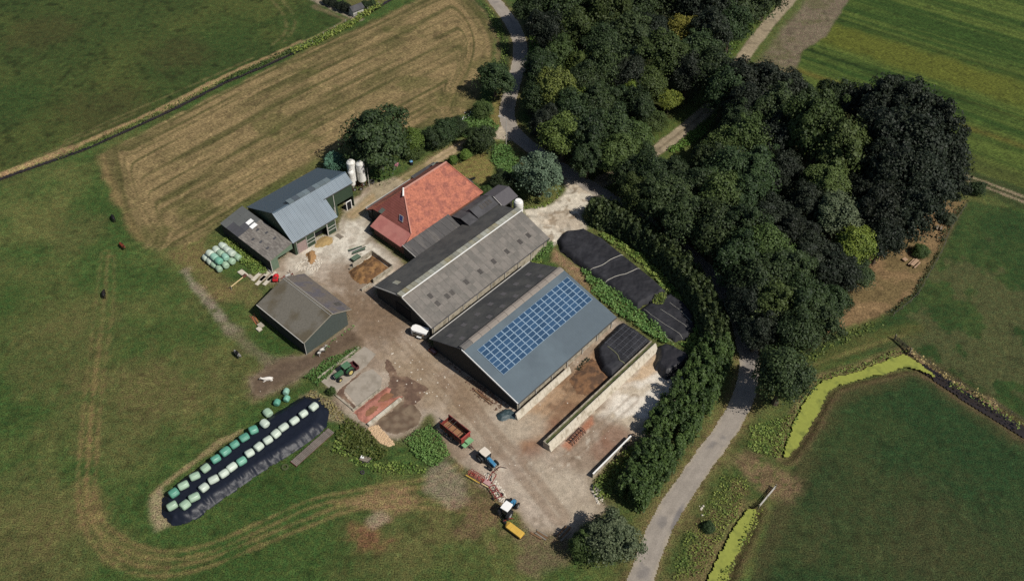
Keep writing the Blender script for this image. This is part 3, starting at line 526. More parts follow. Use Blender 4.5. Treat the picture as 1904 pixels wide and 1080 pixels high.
# ------------------------------------------------------------------ barns
def lerp(p, q, k): return tuple(a+(b-a)*k for a, b in zip(p, q))
def trim(mb, pts, w=0.22, h=0.2, dz=0.06):
    for p, q in zip(pts[:-1], pts[1:]): mb.beam((p[0], p[1], p[2]+dz), (q[0], q[1], q[2]+dz), w, h)
def solar_barn():
    s1, T, te, ze, zr, tr = 29.7, 23.4, 0.0, 3.08, 6.95, 8.62
    o = thing('cattle_barn', 'wide dark barn with blue grey roof carrying the big solar panel array', 'barn', YARD, s1/2, T/2)
    for s in (0.35, s1-0.5):
        gw = MB(); gw.prism([(s, 0.4, 0), (s, T-0.7, 0), (s, T-0.7, ze-0.1), (s, tr, zr-0.25), (s, 0.4, ze-0.05)], (0.15, 0, 0)); gw.build('gable_wall', M_DKWALL, o)
    sw = MB(); sw.box(0.51, s1-0.51, 0.4, 0.6, 0, 2.4); sw.build('side_wall', M_DKWALL, o)
    lw = MB(); lw.box(0.51, s1-0.51, T-0.8, T-0.6, 0, 1.35); lw.build('low_wall', M_CONC, o)
    for i in range(7):
        p = MB(); s = 0.8+i*4.66; p.box(s, s+0.2, T-0.59, T-0.38, 0, ze-0.2); p.build('post', M_OFFW, o)
    rl = MB(); rl.box(0.6, s1-0.6, T-0.58, T-0.48, 1.75, 1.87); rl.build('rail', M_STEEL, o)
    def L(s, k): return (s, te+(tr-te)*k, ze+(zr-ze)*k)
    def R(s, k): return (s, T+(tr-T)*k, ze+(zr-ze)*k)
    left = MB(); left.slab([L(0, 0), L(s1, 0), L(s1, 1), L(0, 1)], 0.14); left.build('roof', M_FIBSHADE, o, label='shade toned fibre cement roof slope')
    right = MB(); right.slab([R(0, 0), R(s1, 0), R(s1, 1), R(0, 1)], 0.16); right.build('roof', M_SOLROOF, o, label='smooth blue grey roof slope under the solar panels')
    for i in range(14):
        q = MB(); s = 1.9+(i % 7)*3.85+(0.25 if i > 6 else 0); k = 0.30 if i < 7 else 0.66
        a, b = L(s, k), L(s+1.0, k); c, d = L(s+1.0, k+0.13), L(s, k+0.13)
        q.slab([(x, y, z+0.05) for x, y, z in (a, b, c, d)], 0.06); q.build('roof_light', pm('scuffed roof light', A(108,104,104), 0.6, 0.35, 6.0) if i == 0 else bpy.data.materials['scuffed roof light'], o)
    n = 12
    for i in range(n):
        q = MB(); a = 0.15+i*(s1-0.3)/n; b = a+(s1-0.3)/n-0.06
        q.prism([(a, tr-0.75, zr-0.10), (a, tr+0.75, zr-0.05), (a, tr+0.6, zr+0.22), (a, tr-0.05, zr+0.32), (a, tr-0.6, zr+0.18)], (b-a, 0, 0))
        q.build('ridge_cap', M_RIDGE if i else M_RIDGE2, o)
    g = MB(); trim(g, [R(-0.06, 0), R(-0.06, 0.985)], 0.12, 0.34, -0.02); g.build('barge_board', M_WHITE, o)
    g = MB(); trim(g, [L(-0.05, 0), L(-0.05, 0.97)], 0.1, 0.2, -0.05); g.build('barge_board', M_DKFELT, o, label='dark barge board')
    g = MB(); g.beam((-0.1, -0.1, ze-0.02), (s1, -0.1, ze-0.02), 0.2, 0.16); g.build('gutter', M_OFFW, o)
    g = MB(); g.beam((0, T+0.1, ze-0.06), (s1, T+0.1, ze-0.06), 0.18, 0.14); g.build('gutter', M_STEEL, o)
    # 16 by 7 solar panels on the sunny slope
    ss0, sd0, sl = 2.179, 2.217, math.hypot(T-tr, zr-ze); pl, pw = 1.67, 1.01
    u = np.array([0, (T-tr)/sl, (ze-zr)/sl]); nn = np.array([0, -u[2], u[1]])
    def P(s, d, h): return tuple(np.array([s, tr, zr])+u*d+nn*h)
    me = None
    for i in range(16):
        for j in range(7):
            s, d = ss0+i*pl, sd0+j*pw
            if me is None:
                q = MB(); q.prism([P(s+0.015, d+0.015, 0.09), P(s+pl-0.015, d+0.015, 0.09), P(s+pl-0.015, d+pw-0.015, 0.09), P(s+0.015, d+pw-0.015, 0.09)], tuple(nn*0.045))
                q.m = 1; q.prism([P(s+0.085, d+0.06, 0.13), P(s+pl-0.085, d+0.06, 0.13), P(s+pl-0.085, d+pw-0.06, 0.13), P(s+0.085, d+pw-0.06, 0.13)], tuple(nn*0.012))
                pn = q.build('solar_panel', [M_PVFRAME, M_PVGLASS], o); me = pn.data; ref = (s, d)
            else:
                pn = bpy.data.objects.new('solar_panel', me); COL.objects.link(pn); pn.parent = o
                dd = u*(d-ref[1]); pn.location = (s-ref[0], -dd[1], dd[2])
    return o
M_RIDGE = pm('ridge cap sheets', A(150,140,130), 0.6, 0.12, 2.0, rand=0.08); M_RIDGE2 = pm('dark ridge cap', A(112,108,104), 0.6, 0.12, 2.0)
solar_barn()
def old_barn():
    s0, s1, t0, t1, ze, zr, tr = 2.05, 38.0, -18.8, -1.7, 3.2, 6.2, -10.4
    o = thing('cow_house', 'long grey fibre cement barn with a pale skylight strip along its ridge', 'barn', YARD, 20, -10)
    for s in (s0+0.3, s1-0.45):
        gw = MB(); gw.prism([(s, t0+0.4, 0), (s, t1-0.4, 0), (s, t1-0.4, ze), (s, tr, zr-0.25), (s, t0+0.4, ze)], (0.15, 0, 0)); gw.build('gable_wall', M_DKWALL, o)
    sw = MB(); sw.box(s0+0.46, s1-0.46, t0+0.4, t0+0.6, 0, ze-0.1); sw.build('side_wall', M_BRICK, o)
    sw = MB(); sw.box(s0+0.46, s1-0.46, t1-0.6, t1-0.4, 0, 2.2); sw.build('side_wall', M_CONC, o)
    for i in range(9):
        p = MB(); s = s0+0.8+i*4.2; p.box(s, s+0.14, t1-0.38, t1-0.24, 0, 2.95); p.build('post', M_OFFW, o)
    def L(s, k): return (s, t0+(tr-t0)*k, ze+(zr-ze)*k)
    def R(s, k): return (s, t1+(tr-t1)*k, ze+(zr-ze)*k)
    left = MB(); left.slab([L(s0, 0), L(s1, 0), L(s1, 1), L(s0, 1)], 0.12); left.build('roof', M_FIBSHADE, o, label='grey roof slope with shade put into its colour')
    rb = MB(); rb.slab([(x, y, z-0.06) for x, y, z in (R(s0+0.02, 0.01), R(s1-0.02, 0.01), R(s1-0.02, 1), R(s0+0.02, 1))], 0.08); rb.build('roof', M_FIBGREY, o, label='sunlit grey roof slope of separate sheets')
    nc, nr = 26, 4; me = None; dark = {(3, 2), (3, 1), (5, 1), (6, 1), (9, 1), (12, 1), (15, 1), (18, 1), (21, 1), (23, 1)}
    w = (s1-s0)/nc
    for i in range(nc):
        for j in range(nr):
            a, b = s0+i*w+0.012, s0+(i+1)*w-0.012; k0, k1 = j/nr*0.955, (j+1)/nr*0.955+0.012
            up = 0.028 if (i+j) % 2 else 0.022
            q = MB(); q.slab([(x, y, z+d) for (x, y, z), d in ((R(a, k0), 0.05+up), (R(b, k0), 0.05+up), (R(b, k1), 0.012+up), (R(a, k1), 0.012+up))], 0.04)
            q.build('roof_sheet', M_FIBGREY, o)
            if (i, j) in dark:
                q = MB(); q.slab([(x, y, z+0.105+0.0) for x, y, z in (R(a+0.25, k0+0.06), R(b-0.2, k0+0.06), R(b-0.2, k1-0.06), R(a+0.25, k1-0.06))], 0.05); q.build('skylight', M_SKYD, o)
    n = 30
    for i in range(n):
        q = MB(); a = s0-0.15+i*(s1-s0+0.2)/n; b = a+(s1-s0+0.2)/n-0.05
        q.prism([(a, tr-0.95, zr-0.12), (a, tr+0.5, zr-0.05), (a, tr+0.5, zr+0.42), (a, tr-0.95, zr+0.30)], (b-a, 0, 0)); q.build('ridge_skylight', M_SKYL, o)
    q = MB(); q.beam((s0-0.2, tr+0.62, zr+0.40), (s1+0.1, tr+0.62, zr+0.40), 0.2, 0.1); q.build('ridge_trim', M_WHITE, o)
    g = MB(); trim(g, [L(s0-0.05, 0), L(s0-0.05, 0.95)], 0.14, 0.26); g.build('barge_board', M_OFFW, o)
    g = MB(); trim(g, [R(s0-0.05, 0), R(s0-0.05, 0.98)], 0.14, 0.26); g.build('barge_board', M_OFFW, o)
    q = MB(); a = L(s0+3.0, 0.30); q.slab([(x, y, z+0.06) for x, y, z in (L(s0+2.6, 0.33), L(s0+3.7, 0.33), L(s0+3.7, 0.52), L(s0+2.6, 0.52))], 0.05); q.build('skylight', M_SKYL, o)
    g = MB(); g.beam((s0, t1+0.08, ze-0.02), (s1, t1+0.08, ze-0.02), 0.16, 0.12); g.build('gutter', M_DKFELT, o)
    d = MB(); d.box(s0+0.2, s0+0.28, -12.6, -8.2, 0.05, 3.2); d.build('door', M_DARK, o)
    d = MB(); d.box(s0+0.14, s0+0.28, -9.4, -8.3, 3.75, 3.9); d.build('lamp_bracket', M_STEEL, o)
    return o
old_barn()
def grey_shed():
    s0, s1, t0, t1, ze, zr, sr = -17.9, -5.65, -31.9, -16.9, 3.72, 6.07, -10.5
    o = thing('machine_shed', 'grey shed with mossy roof and pale double ridge beside the mud track', 'shed', YARD, -11.5, -24)
    for t in (t1-0.15-0.14, t0+0.2):
        gw = MB(); gw.prism([(s0+0.15, t, 0), (s1-1.28, t, 0), (s1-1.28, t, ze+0.35), (sr, t, zr-0.2), (s0+0.15, t, ze)], (0, 0.14, 0)); gw.build('gable_wall', M_SHWALL, o)
    sw = MB(); sw.box(s0+0.15, s0+0.3, t0+0.35, t1-0.3, 0, ze-0.05); sw.build('side_wall', M_DKWALL, o)  # darker boards paint in the shade on the side away from the sun
    sw = MB(); sw.box(s1-1.42, s1-1.28, t0+0.35, t1-0.3, 0, ze+0.3); sw.build('side_wall', M_SHWALL, o)
    sh = [(s0, t1, ze), (sr, t1, zr), (sr, t0, zr), (s0, t0, ze)]
    r = MB(); r.slab(sh, 0.12); r.build('roof', M_MOSS, o); r = MB(); r.slab([(sr, t1, zr), (s1, t1, ze), (s1, t0, ze), (sr, t0, zr)], 0.12); r.build('roof', M_MOSS2, o)
    for dx in (-0.28, 0.28):
        q = MB(); zz = zr+0.05-abs(dx)*0.3; q.beam((sr+dx, t1+0.02, zz), (sr+dx, t0-0.02, zz), 0.09, 0.12); q.build('ridge_strip', M_OFFW, o)
    q = MB(); q.beam((sr, t1, zr+0.02), (sr, t0, zr+0.02), 0.5, 0.08); q.build('ridge_cap', M_MOSS, o)
    q = MB(); trim(q, [(s0, t1+0.04, ze), (sr, t1+0.04, zr), (s1, t1+0.04, ze)], 0.08, 0.2, -0.02); q.build('barge_board', M_STONEY, o)
    q = MB(); q.beam((s0-0.07, t0, ze-0.03), (s0-0.07, t1, ze-0.03), 0.14, 0.12); q.build('gutter', M_OFFW, o)
    q = MB(); q.beam((s0+0.1, t1-0.08, ze-0.1), (s0+0.1, t1-0.08, 0), 0.1, 0.1); q.build('down_pipe', M_OFFW, o)
    q = MB(); k = lambda a: zr+(ze-zr)*(a-sr)/(s1-sr)+0.07; q.slab([(s1-0.6, -19.0, k(s1-0.6)), (s1-0.6, -20.1, k(s1-0.6)), (s1-1.9, -20.1, k(s1-1.9)), (s1-1.9, -19.0, k(s1-1.9))], 0.05); q.build('skylight', M_SKYD, o)
M_MOSS2 = pm('mossy patched roof', A(108,100,92), 0.95, 0.28, 2.6, 0.015, col2=A(96,92,96), f2=0.52, s2=0.5); M_STONEY = pm('lichened trim', A(150,142,126), 0.9, 0.15, 3.0)
grey_shed()
GB = Frame((-51.789, 151.911), 0.806)
def green_barn():
    L, zr, k, L2, we, wf, wl, zl = 19.9, 8.65, 0.762, 11.62, 6.175, 2.3, -11.57, 3.3
    o = thing('green_barn', 'dark green barn with blue grey metal roof and stepped front wing', 'barn', GB, 8, -2)
    zz = lambda t: zr-k*t if t > 0 else zr+(zr-zl)/11.57*t
    g = MB(); g.prism([(0.2, wl+0.3, 0), (0.2, we-0.25, 0), (0.2, we-0.25, zz(we)-0.05), (0.2, 0, zr-0.2), (0.2, wl+0.3, zl-0.1)], (0.15, 0, 0)); g.build('gable_wall', M_GNWALL, o); g = MB()
    g.prism([(L-0.4, wl+0.3, 0), (L-0.4, wf-0.2, 0), (L-0.4, wf-0.2, zz(wf)-0.1), (L-0.4, 0, zr-0.2), (L-0.4, wl+0.3, zl-0.1)], (0.15, 0, 0)); g.build('gable_wall', M_GNWALL, o)
    g = MB(); g.box(0.36, L-0.41, wl+0.3, wl+0.45, 0, zl-0.15); g.build('side_wall', M_GNWALL, o)
    g = MB(); g.box(L2-0.05, L-0.41, wf-0.3, wf-0.2, 3.2, zz(wf)-0.15); g.box(L2-0.05, L2+3.4, wf-0.3, wf-0.2, 0.0, 3.19); g.build('wing_wall', M_GNWALL, o)
    g = MB(); g.prism([(L2-0.25, wf-0.2, 0), (L2-0.25, we-0.25, 0), (L2-0.25, we-0.25, zz(we)-0.1), (L2-0.25, wf-0.2, zz(wf)-0.2)], (0.12, 0, 0)); g.build('step_wall', M_GNWALL, o)
    g = MB(); g.box(0.36, L2-0.26, we-0.34, we-0.25, 2.9, zz(we)-0.1); g.box(0.36, 0.9, we-0.34, we-0.25, 0, 2.89); g.build('front_wall', M_GNWALL, o)
    g = MB(); g.box(1.0, 3.3, we-0.32, we-0.26, 0, 2.88); g.build('door', M_PINKDOOR, o, label='dull pink sliding door')
    for a in (3.35, 9.1):
        g = MB(); g.box(a+0.1, a+2.2, we-0.33, we-0.27, 0.05, 2.88); d = g.build('door', M_GNWALL, o, label='green door with white frame')
        f = MB()
        for s in (a, a+2.2): f.box(s, s+0.12, we-0.26, we-0.16, 0, zz(we)-0.1)
        for z in (1.2, 2.1): f.box(a+0.13, a+2.19, we-0.25, we-0.17, z, z+0.12)
        f.build('frame', M_OFFW, d)
    for a in (0.75, 8.95):
        g = MB(); g.box(a, a+0.1, we-0.24, we-0.14, 0, zz(we)-0.12); g.build('post', M_OFFW, o)
    g = MB(); g.box(5.8, 8.9, we-2.0, we-1.9, 0, 3.0); g.build('back_panel', M_DARK, o)
    for a, w in ((L2+2.6, 0.14),):
        g = MB(); g.box(a, a+w, wf-0.19, wf-0.08, 0, zz(wf)-0.2); g.build('post', M_OFFW, o)
    d = MB(); d.box(L2+1.0, L2+2.55, wf-0.18, wf-0.13, 0, 3.1); dd = d.build('door', M_GNWALL, o, label='green side door with white bars'); f = MB()
    for z in (0.9, 2.0): f.box(L2+1.0, L2+2.5, wf-0.12, wf-0.06, z, z+0.1)
    f.box(L2+2.4, L2+2.5, wf-0.125, wf-0.055, 0, 3.1); f.build('frame', M_OFFW, dd)
    d = MB(); d.box(L-2.4, L-1.2, wf-0.19, wf-0.12, 0, 2.3); dd = d.build('doorway', M_DARK, o); f = MB()
    f.box(L-2.55, L-2.4, wf-0.2, wf-0.05, 0, 2.45); f.box(L-1.2, L-1.05, wf-0.2, wf-0.05, 0, 2.45); f.box(L-2.4, L-1.2, wf-0.2, wf-0.05, 2.31, 2.45); f.build('frame', M_WHITE, dd)
    # roof sheets of the sunny slope, one metre wide each
    n = 18
    for i in range(n):
        a, b = i*L/n, (i+1)*L/n-0.02; e = we if (a+b)/2 < L2 else wf
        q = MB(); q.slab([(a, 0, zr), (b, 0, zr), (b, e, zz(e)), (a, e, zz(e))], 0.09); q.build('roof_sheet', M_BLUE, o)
    q = MB(); q.slab([(0, wl, zl), (L, wl, zl), (L, -0.02, zr), (0, -0.02, zr)], 0.09); q.build('roof', M_BLUESHADE, o, label='blue roof slope away from the sun, coloured darker for shade')
    q = MB(); q.beam((0, 0, zr+0.02), (L, 0, zr+0.02), 0.35, 0.1); q.build('ridge_cap', M_BLUE, o)
    for i in range(8):
        a = 4.2+i*1.42; q = MB(); q.prism([(a, -1.15, zr-0.15), (a, 0.25, zr+0.05), (a, 0.25, zr+0.5), (a, -1.15, zr+0.32)], (1.38, 0, 0)); q.build('ridge_vent', (M_VENT2 if i in (1, 4) else M_VENT), o)
    q = MB(); trim(q, [(-0.05, 0, zr), (-0.05, we, zz(we))], 0.1, 0.22, -0.04); q.build('barge_board', M_OFFB, o)
    q = MB(); q.beam((0, we+0.06, zz(we)-0.04), (L2, we+0.06, zz(we)-0.04), 0.14, 0.12); q.build('gutter', M_STEEL, o)
    q = MB(); q.beam((L2, wf+0.06, zz(wf)-0.04), (L, wf+0.06, zz(wf)-0.04), 0.14, 0.12); q.build('gutter', M_STEEL, o)
M_PINKDOOR = pm('dull pink sheet', A(158,138,132), 0.8, 0.12, 2.0); M_VENT = pm('vent hood', A(118,130,134), 0.5, 0.1, 1.0, rand=0.1); M_VENT2 = pm('vent hood window', A(92,100,106), 0.4, 0.1, 1.0); M_OFFB = pm('pale blue trim', A(150,162,170), 0.5, 0.08, 1.0)
green_barn()
def lean_to():
    s0, s1, t0, t1, z0, z1 = -8.15, -1.95, -58.2, -40.5, 3.2, 4.35
    o = thing('lean_to_shed', 'low shed with patchy grey roof and two white skylights against the green barn', 'shed', YARD, -5, -50)
    P = lambda s, t, d=0: (s, t, z0+(z1-z0)*(s-s0)/(s1-s0)+d)
    b = MB(); b.slab([P(s0+.03, t0+.03, -0.05), P(s1, t0+.03, -0.05), P(s1, t1-.03, -0.05), P(s0+.03, t1-.03, -0.05)], 0.06); b.build('roof_deck', M_WOOD, o)
    n, m = 16, 3
    for i in range(n):
        for j in range(m):
            a, b_ = t0+i*(t1-t0)/n, t0+(i+1)*(t1-t0)/n-0.03; c, d = s0+j*(s1-s0)/m, s0+(j+1)*(s1-s0)/m+0.04; u = 0.03 if (i+j) % 2 else 0.02
            new = i < 6 and not (i == 5 and j == 9)
            q = MB(); q.slab([P(c, a, u+0.03), P(d, a, u), P(d, b_, u), P(c, b_, u+0.03)], 0.04)
            q.build('roof_sheet', M_NEWFIB if new and not (i in (4, 5) and j == 1 or i in (2, 3, 4, 5) and j == 0) else (M_FIBSLATE if new else M_FIBOLD), o)
    for a, c in ((t0+4.7, s0+3.55), (t0+6.3, s0+3.35)):
        q = MB(); q.slab([P(c, a, 0.12), P(c+1.5, a, 0.12), P(c+1.5, a+1.1, 0.12), P(c, a+1.1, 0.12)], 0.06); q.build('skylight', M_SKYW, o)
    for a, c in ((t0+8.3, s0+3.6), (t0+10.6, s0+4.3), (t0+9.6, s0+1.3), (t0+11.6, s0+1.9), (t0+13.3, s0+4.4), (t0+14.2, s0+1.7)):
        q = MB(); q.slab([P(c, a, 0.10), P(c+0.7, a, 0.10), P(c+0.7, a+0.5, 0.10), P(c, a+0.5, 0.10)], 0.05); q.build('skylight', M_FIBSLATE, o, label='dim old skylight')
    w = MB(); w.box(s0+0.15, s0+0.27, t0+0.2, t1-0.15, 0, z0-0.1); w.build('side_wall', M_DKWALL, o); w = MB(); w.prism([(s0+.28, t0+0.2, 0), (s1, t0+0.2, 0), (s1, t0+0.2, z1-0.15), (s0+.28, t0+0.2, z0-0.12)], (0, 0.12, 0)); w.build('end_wall', M_DKWALL, o)
    w = MB(); w.box(s0+0.28, s0+2.1, t1-0.27, t1-0.15, 0, z0-0.05); w.prism([(s0+2.1, t1-.27, 2.6), (s1, t1-.27, 2.6), (s1, t1-.27, z1-.15), (s0+2.1, t1-.27, z0+.2)], (0, .1, 0)); w.build('front_wall', M_GNLIGHT, o)
    w = MB(); w.box(s0+0.13, s0+0.27, t1-0.13, t1-0.02, 0, z0-0.1); w.build('post', M_OFFW, o)
M_NEWFIB = pm('newer slate sheets', A(98,100,98), 0.8, 0.08, 1.5, wave=('Y', 1.32, 0.0090), rand=0.05); M_FIBSLATE = pm('dark slate sheets', A(80,80,84), 0.8, 0.12, 1.5, wave=('Y', 1.32, 0.0090), rand=0.1); M_GNLIGHT = pm('faded green sheet', A(108,126,106), 0.7, 0.12, 2.0, wave=('X', 0.72, 0.0090))
lean_to()
def farmhouse():
    o = thing('farmhouse', 'farmhouse with steep red tiled pyramid roof and faded pink rear slope', 'house', YARD, 27, -31)
    zr = 10.0; A0, A1 = (22.3, -30.85, zr), (35.4, -30.75, zr)
    w = MB(); w.prism([(14.9, -33.4, 0), (14.9, -23.7, 0), (38.6, -23.4, 0), (38.6, -37.0, 0), (18.2, -36.6, 0), (18.2, -33.4, 0)], (0, 0, 2.55)); w.build('wall', M_BRICK, o)
    FR, FL, NR, NL = (39.1, -22.9, 3.35), (39.1, -38.6, 3.35), (17.75, -24.1, 4.0), (17.6, -36.4, 4.0)
    r = MB(); r.slab([(15.0, -23.4, 2.95), FR, A1, A0, NR], 0.16); r.build('roof', M_TILE, o, label='broad weathered red tile slope')
    r = MB(); r.slab([(17.2, -38.4, 2.9), FL, A1, A0, NL], 0.16); r.build('roof', M_TILE, o, label='red tile slope towards the lane')
    r = MB(); r.slab([FR, FL, A1], 0.16); r.build('roof', M_TILE, o, label='red tile hip above the garden')
    r = MB(); r.slab([NR, NL, A0], 0.14); r.build('roof', M_TILESHADE, o, label='matt red hip above the yard, coloured darker for shade')
    r = MB(); r.slab([(14.35, -23.75, 2.5), NR, (17.85, -33.95, 3.98), (14.35, -33.95, 2.5)], 0.12); r.build('roof', M_PINK, o, label='faded pink lean-to slope')
    q = MB(); q.beam((22.2, -30.85, zr+0.06), (35.5, -30.75, zr+0.06), 0.34, 0.2); q.build('ridge_tiles', M_PALETILE, o)
    q = MB(); q.beam((22.35, -30.9, zr-0.05), (17.8, -24.15, 4.1), 0.24, 0.2); q.build('ridge_tiles', M_PALETILE2, o)
    q = MB(); q.beam((22.5, -31.05, zr+0.2), (21.3, -29.9, zr-0.75), 0.3, 0.24); q.build('ridge_tiles', M_WHITE, o, label='white painted hip end')
    for a, b in ((A1, FR), (A1, FL), (A0, NL)):
        q = MB(); q.beam((a[0], a[1], a[2]+0.03), (b[0], b[1], b[2]+0.05), 0.24, 0.14); q.build('ridge_tiles', M_TILE, o)
    # roof windows in the matt hip
    def H(u, v, d):     # point on the near hip: u along its foot, v up
        f = lerp(NL, NR, u); p = lerp(f, A0, v); return (p[0]-0.5*d, p[1], p[2]+0.4*d)
    q = MB(); q.slab([H(.68, .16, .3), H(.80, .16, .3), H(.82, .32, .3), H(.67, .32, .3)], 0.12); f = q.build('roof_window', M_OFFW, o); q = MB(); q.slab([H(.695, .175, .36), H(.785, .175, .36), H(.80, .305, .36), H(.69, .305, .36)], 0.05); q.build('pane', M_GLASS, f)
    q = MB(); q.slab([H(.13, .03, .3), H(.22, .03, .3), H(.23, .20, .3), H(.13, .20, .3)], 0.12); q.build('roof_window', M_SKYLG, o, label='greenish old roof window')
    q = MB(); q.box(39.0, 40.6, -30.0, -27.6, 0, 2.7); b = q.build('porch', M_WHITE, o); q = MB(); q.box(38.9, 40.75, -30.15, -27.45, 2.71, 2.9); q.build('roof', M_DKFELT, b)
    q = MB(); q.box(37.4, 39.0, -37.6, -36.2, 2.9, 4.2); b = q.build('dormer', M_OFFW, o); q = MB(); q.box(37.2, 39.1, -37.8, -36.1, 4.21, 4.32); q.build('roof', M_SKYLG, b)
    # low dark-roofed range along the lane
    r = MB(); r.box(17.6, 31.4, -38.95, -37.1, 2.72, 2.86); r.build('low_roof', M_DKTILE, o); r = MB(); r.box(17.9, 31.3, -38.7, -37.3, 0, 2.7); r.build('low_wall', M_DKWALL, o)
    r = MB(); r.box(31.6, 39.0, -39.0, -36.9, 3.4, 3.56); r.build('low_roof', M_DKFELT, o); r = MB(); r.box(31.8, 38.8, -38.8, -37.1, 0, 3.38); r.build('low_wall', M_BRICK, o)
    r = MB(); r.beam((17.5, -39.0, 2.9), (31.4, -39.0, 2.9), 0.14, 0.12); r.beam((17.5, -39.0, 2.9), (17.5, -37.1, 2.9), 0.14, 0.12); r.build('gutter', M_OFFW, o)
    r = MB(); r.box(18.0, 18.15, -37.25, -34.0, 0, 3.2); r.build('yard_wall', M_DKWALL, o)
M_PALETILE = pm('lime washed ridge tiles', A(206,150,132), 0.8, 0.15, 4.0); M_PALETILE2 = pm('pale hip tiles', A(196,138,122), 0.8, 0.15, 4.0); M_SKYLG = pm('greenish glass', A(116,122,112), 0.5, 0.1, 2.0)
farmhouse()
def dark_range():
    o = thing('dark_outbuilding', 'row of low outbuildings with charcoal roofs between red house and long barn', 'building', YARD, 28, -20)
    P = lambda s, t: (s, t, 3.45-(t+23.25)*0.22)
    n = 14
    for i in range(n):
        a, b = 14.3+i, 15.3+i-0.03; u = 0.03 if i % 2 else 0.0
        q = MB(); q.slab([(x, y, z+u) for x, y, z in (P(a, -23.3), P(b, -23.3), P(b, -19.2), P(a, -19.2))], 0.08); q.build('roof_sheet', M_DKTILE, o)
    q = MB(); q.prism([(14.5, -23.2, 0), (14.5, -19.4, 0), (14.5, -19.4, 2.4), (14.5, -23.2, 3.2)], (13.8, 0, 0)); q.build('wall', M_DKWALL, o)
    q = MB(); q.beam((14.25, -23.3, 3.55), (14.25, -19.2, 2.65), 0.1, 0.2); q.build('barge_board', M_OFFW, o)
    # middle block, raised part with roof panes, and end gable
    q = MB(); q.box(28.35, 43.0, -22.0, -17.3, 0, 3.3); q.build('wall', M_DKWALL, o)
    q = MB(); q.slab([(28.3, -22.3, 3.5), (31.2, -22.3, 3.5), (31.2, -19.4, 4.45), (28.3, -19.4, 4.45)], 0.1); q.slab([(28.3, -19.38, 4.45), (31.2, -19.38, 4.45), (31.2, -16.7, 4.05), (28.3, -16.7, 4.05)], 0.1); q.build('roof', M_DKFELT, o)
    q = MB(); q.slab([(31.25, -22.3, 3.5), (38.1, -22.3, 3.5), (38.1, -19.4, 4.5), (31.25, -19.4, 4.5)], 0.1); q.build('roof', M_DKFELT, o)
    q = MB(); q.box(31.4, 37.8, -19.35, -17.0, 3.3, 4.0); q.prism([(31.4, -19.35, 4.0), (31.4, -17.0, 4.0), (31.4, -17.0, 4.1), (31.4, -19.35, 5.0)], (6.4, 0, 0)); q.build('raised_wall', M_DARK, o)
    q = MB(); q.slab([(31.3, -19.45, 5.15), (37.9, -19.45, 5.15), (37.9, -16.8, 4.2), (31.3, -16.8, 4.2)], 0.1); rf = q.build('raised_roof', M_DKFELT, o)
    for i in range(4):
        a = 33.7+i*0.9; f = lambda t, d: 5.15-(t+19.45)*0.3585+d
        q = MB(); q.slab([(a, -19.0, f(-19.0, .06)), (a+0.6, -19.0, f(-19.0, .06)), (a+0.6, -17.9, f(-17.9, .06)), (a, -17.9, f(-17.9, .06))], 0.05); q.build('roof_pane', M_SKYD, rf)
    q = MB(); q.beam((31.2, -19.5, 5.2), (37.95, -19.5, 5.2), 0.16, 0.12); q.build('ridge_cap', M_STEEL, rf)
    q = MB(); q.slab([(38.2, -22.0, 3.6), (43.3, -22.0, 3.6), (43.3, -18.7, 5.0), (38.2, -18.7, 5.0)], 0.1); q.slab([(38.2, -18.68, 5.0), (43.3, -18.68, 5.0), (43.3, -15.8, 3.75), (38.2, -15.8, 3.75)], 0.1); q.build('roof', M_DKFELT2, o, label='dark end gable roof')
    q = MB(); q.prism([(38.35, -21.8, 3.3), (38.35, -16.0, 3.3), (38.35, -16.0, 3.6), (38.35, -18.7, 4.85), (38.35, -21.8, 3.55)], (4.7, 0, 0)); q.build('gable_wall', M_DKWALL, o)
    q = MB(); q.beam((38.15, -18.7, 5.05), (38.15, -15.8, 3.8), 0.1, 0.16); q.build('barge_board', M_OFFW, o)
M_DKFELT2 = pm('purple grey felt', A(92,89,92), 0.85, 0.12, 1.6)
dark_range()
# ------------------------------------------------------------------ silos, tank, lamp
M_SILO = pm('white fibreglass', (0.66, 0.65, 0.61), 0.4, 0.06, 1.5, col2=A(190,186,172), f2=0.6, s2=0.5)
def silo(s, t, r, z0, z1, label):
    o = thing('feed_silo', label, 'silo', YARD, s, t, group='white feed silos behind the green barn')
    q = MB(); q.rings([((s, t, z0-1.2), 0.15), ((s, t, z0), r), ((s, t, z1-0.55), r*1.02), ((s, t, z1-0.2), r*0.72), ((s, t, z1), 0.3)], 18); b = q.build('shell', M_SILO, o, smooth=False)
    q = MB(); q.lathe((s, t, (z0+z1)/2), (0, 0, 1), [(-0.05, r*1.0), (-0.05, r*1.04), (0.05, r*1.04), (0.05, r*1.0)], 18); q.build('band', M_OFFW, b)
    q = MB(); q.cyl((s, t, z1-0.02), (s, t, z1+0.14), 0.34, n=12); q.build('lid', M_OFFW, o)
    for i in range(4):
        a = math.pi/4+i*math.pi/2; q = MB(); x, y = s+math.cos(a)*r*0.9, t+math.sin(a)*r*0.9; q.beam((x, y, 0), (x, y, z0+0.1), 0.12, 0.12); q.build('leg', M_RUST, o)
    q = MB(); q.cyl((s, t, 0.25), (s, t, z0-1.15), 0.1, n=8); q.build('outlet', M_STEEL, o)
silo(24.2, -47.9, 0.98, 2.0, 7.4, 'right hand white feed silo, round topped, beside the barn corner')
silo(22.9, -49.6, 1.0, 2.0, 7.6, 'tallest white feed silo, standing between the two others')
silo(21.75, -48.5, 0.72, 1.9, 6.0, 'slim white feed silo half hidden by the blue roof')
q = MB(); q.cyl((25.2, -46.8, 0), (25.2, -46.8, 5.6), 0.09, n=8); fp = q.build('fill_pipe', M_OFFW); alone(fp, YARD, 25.2, -46.8); q = None
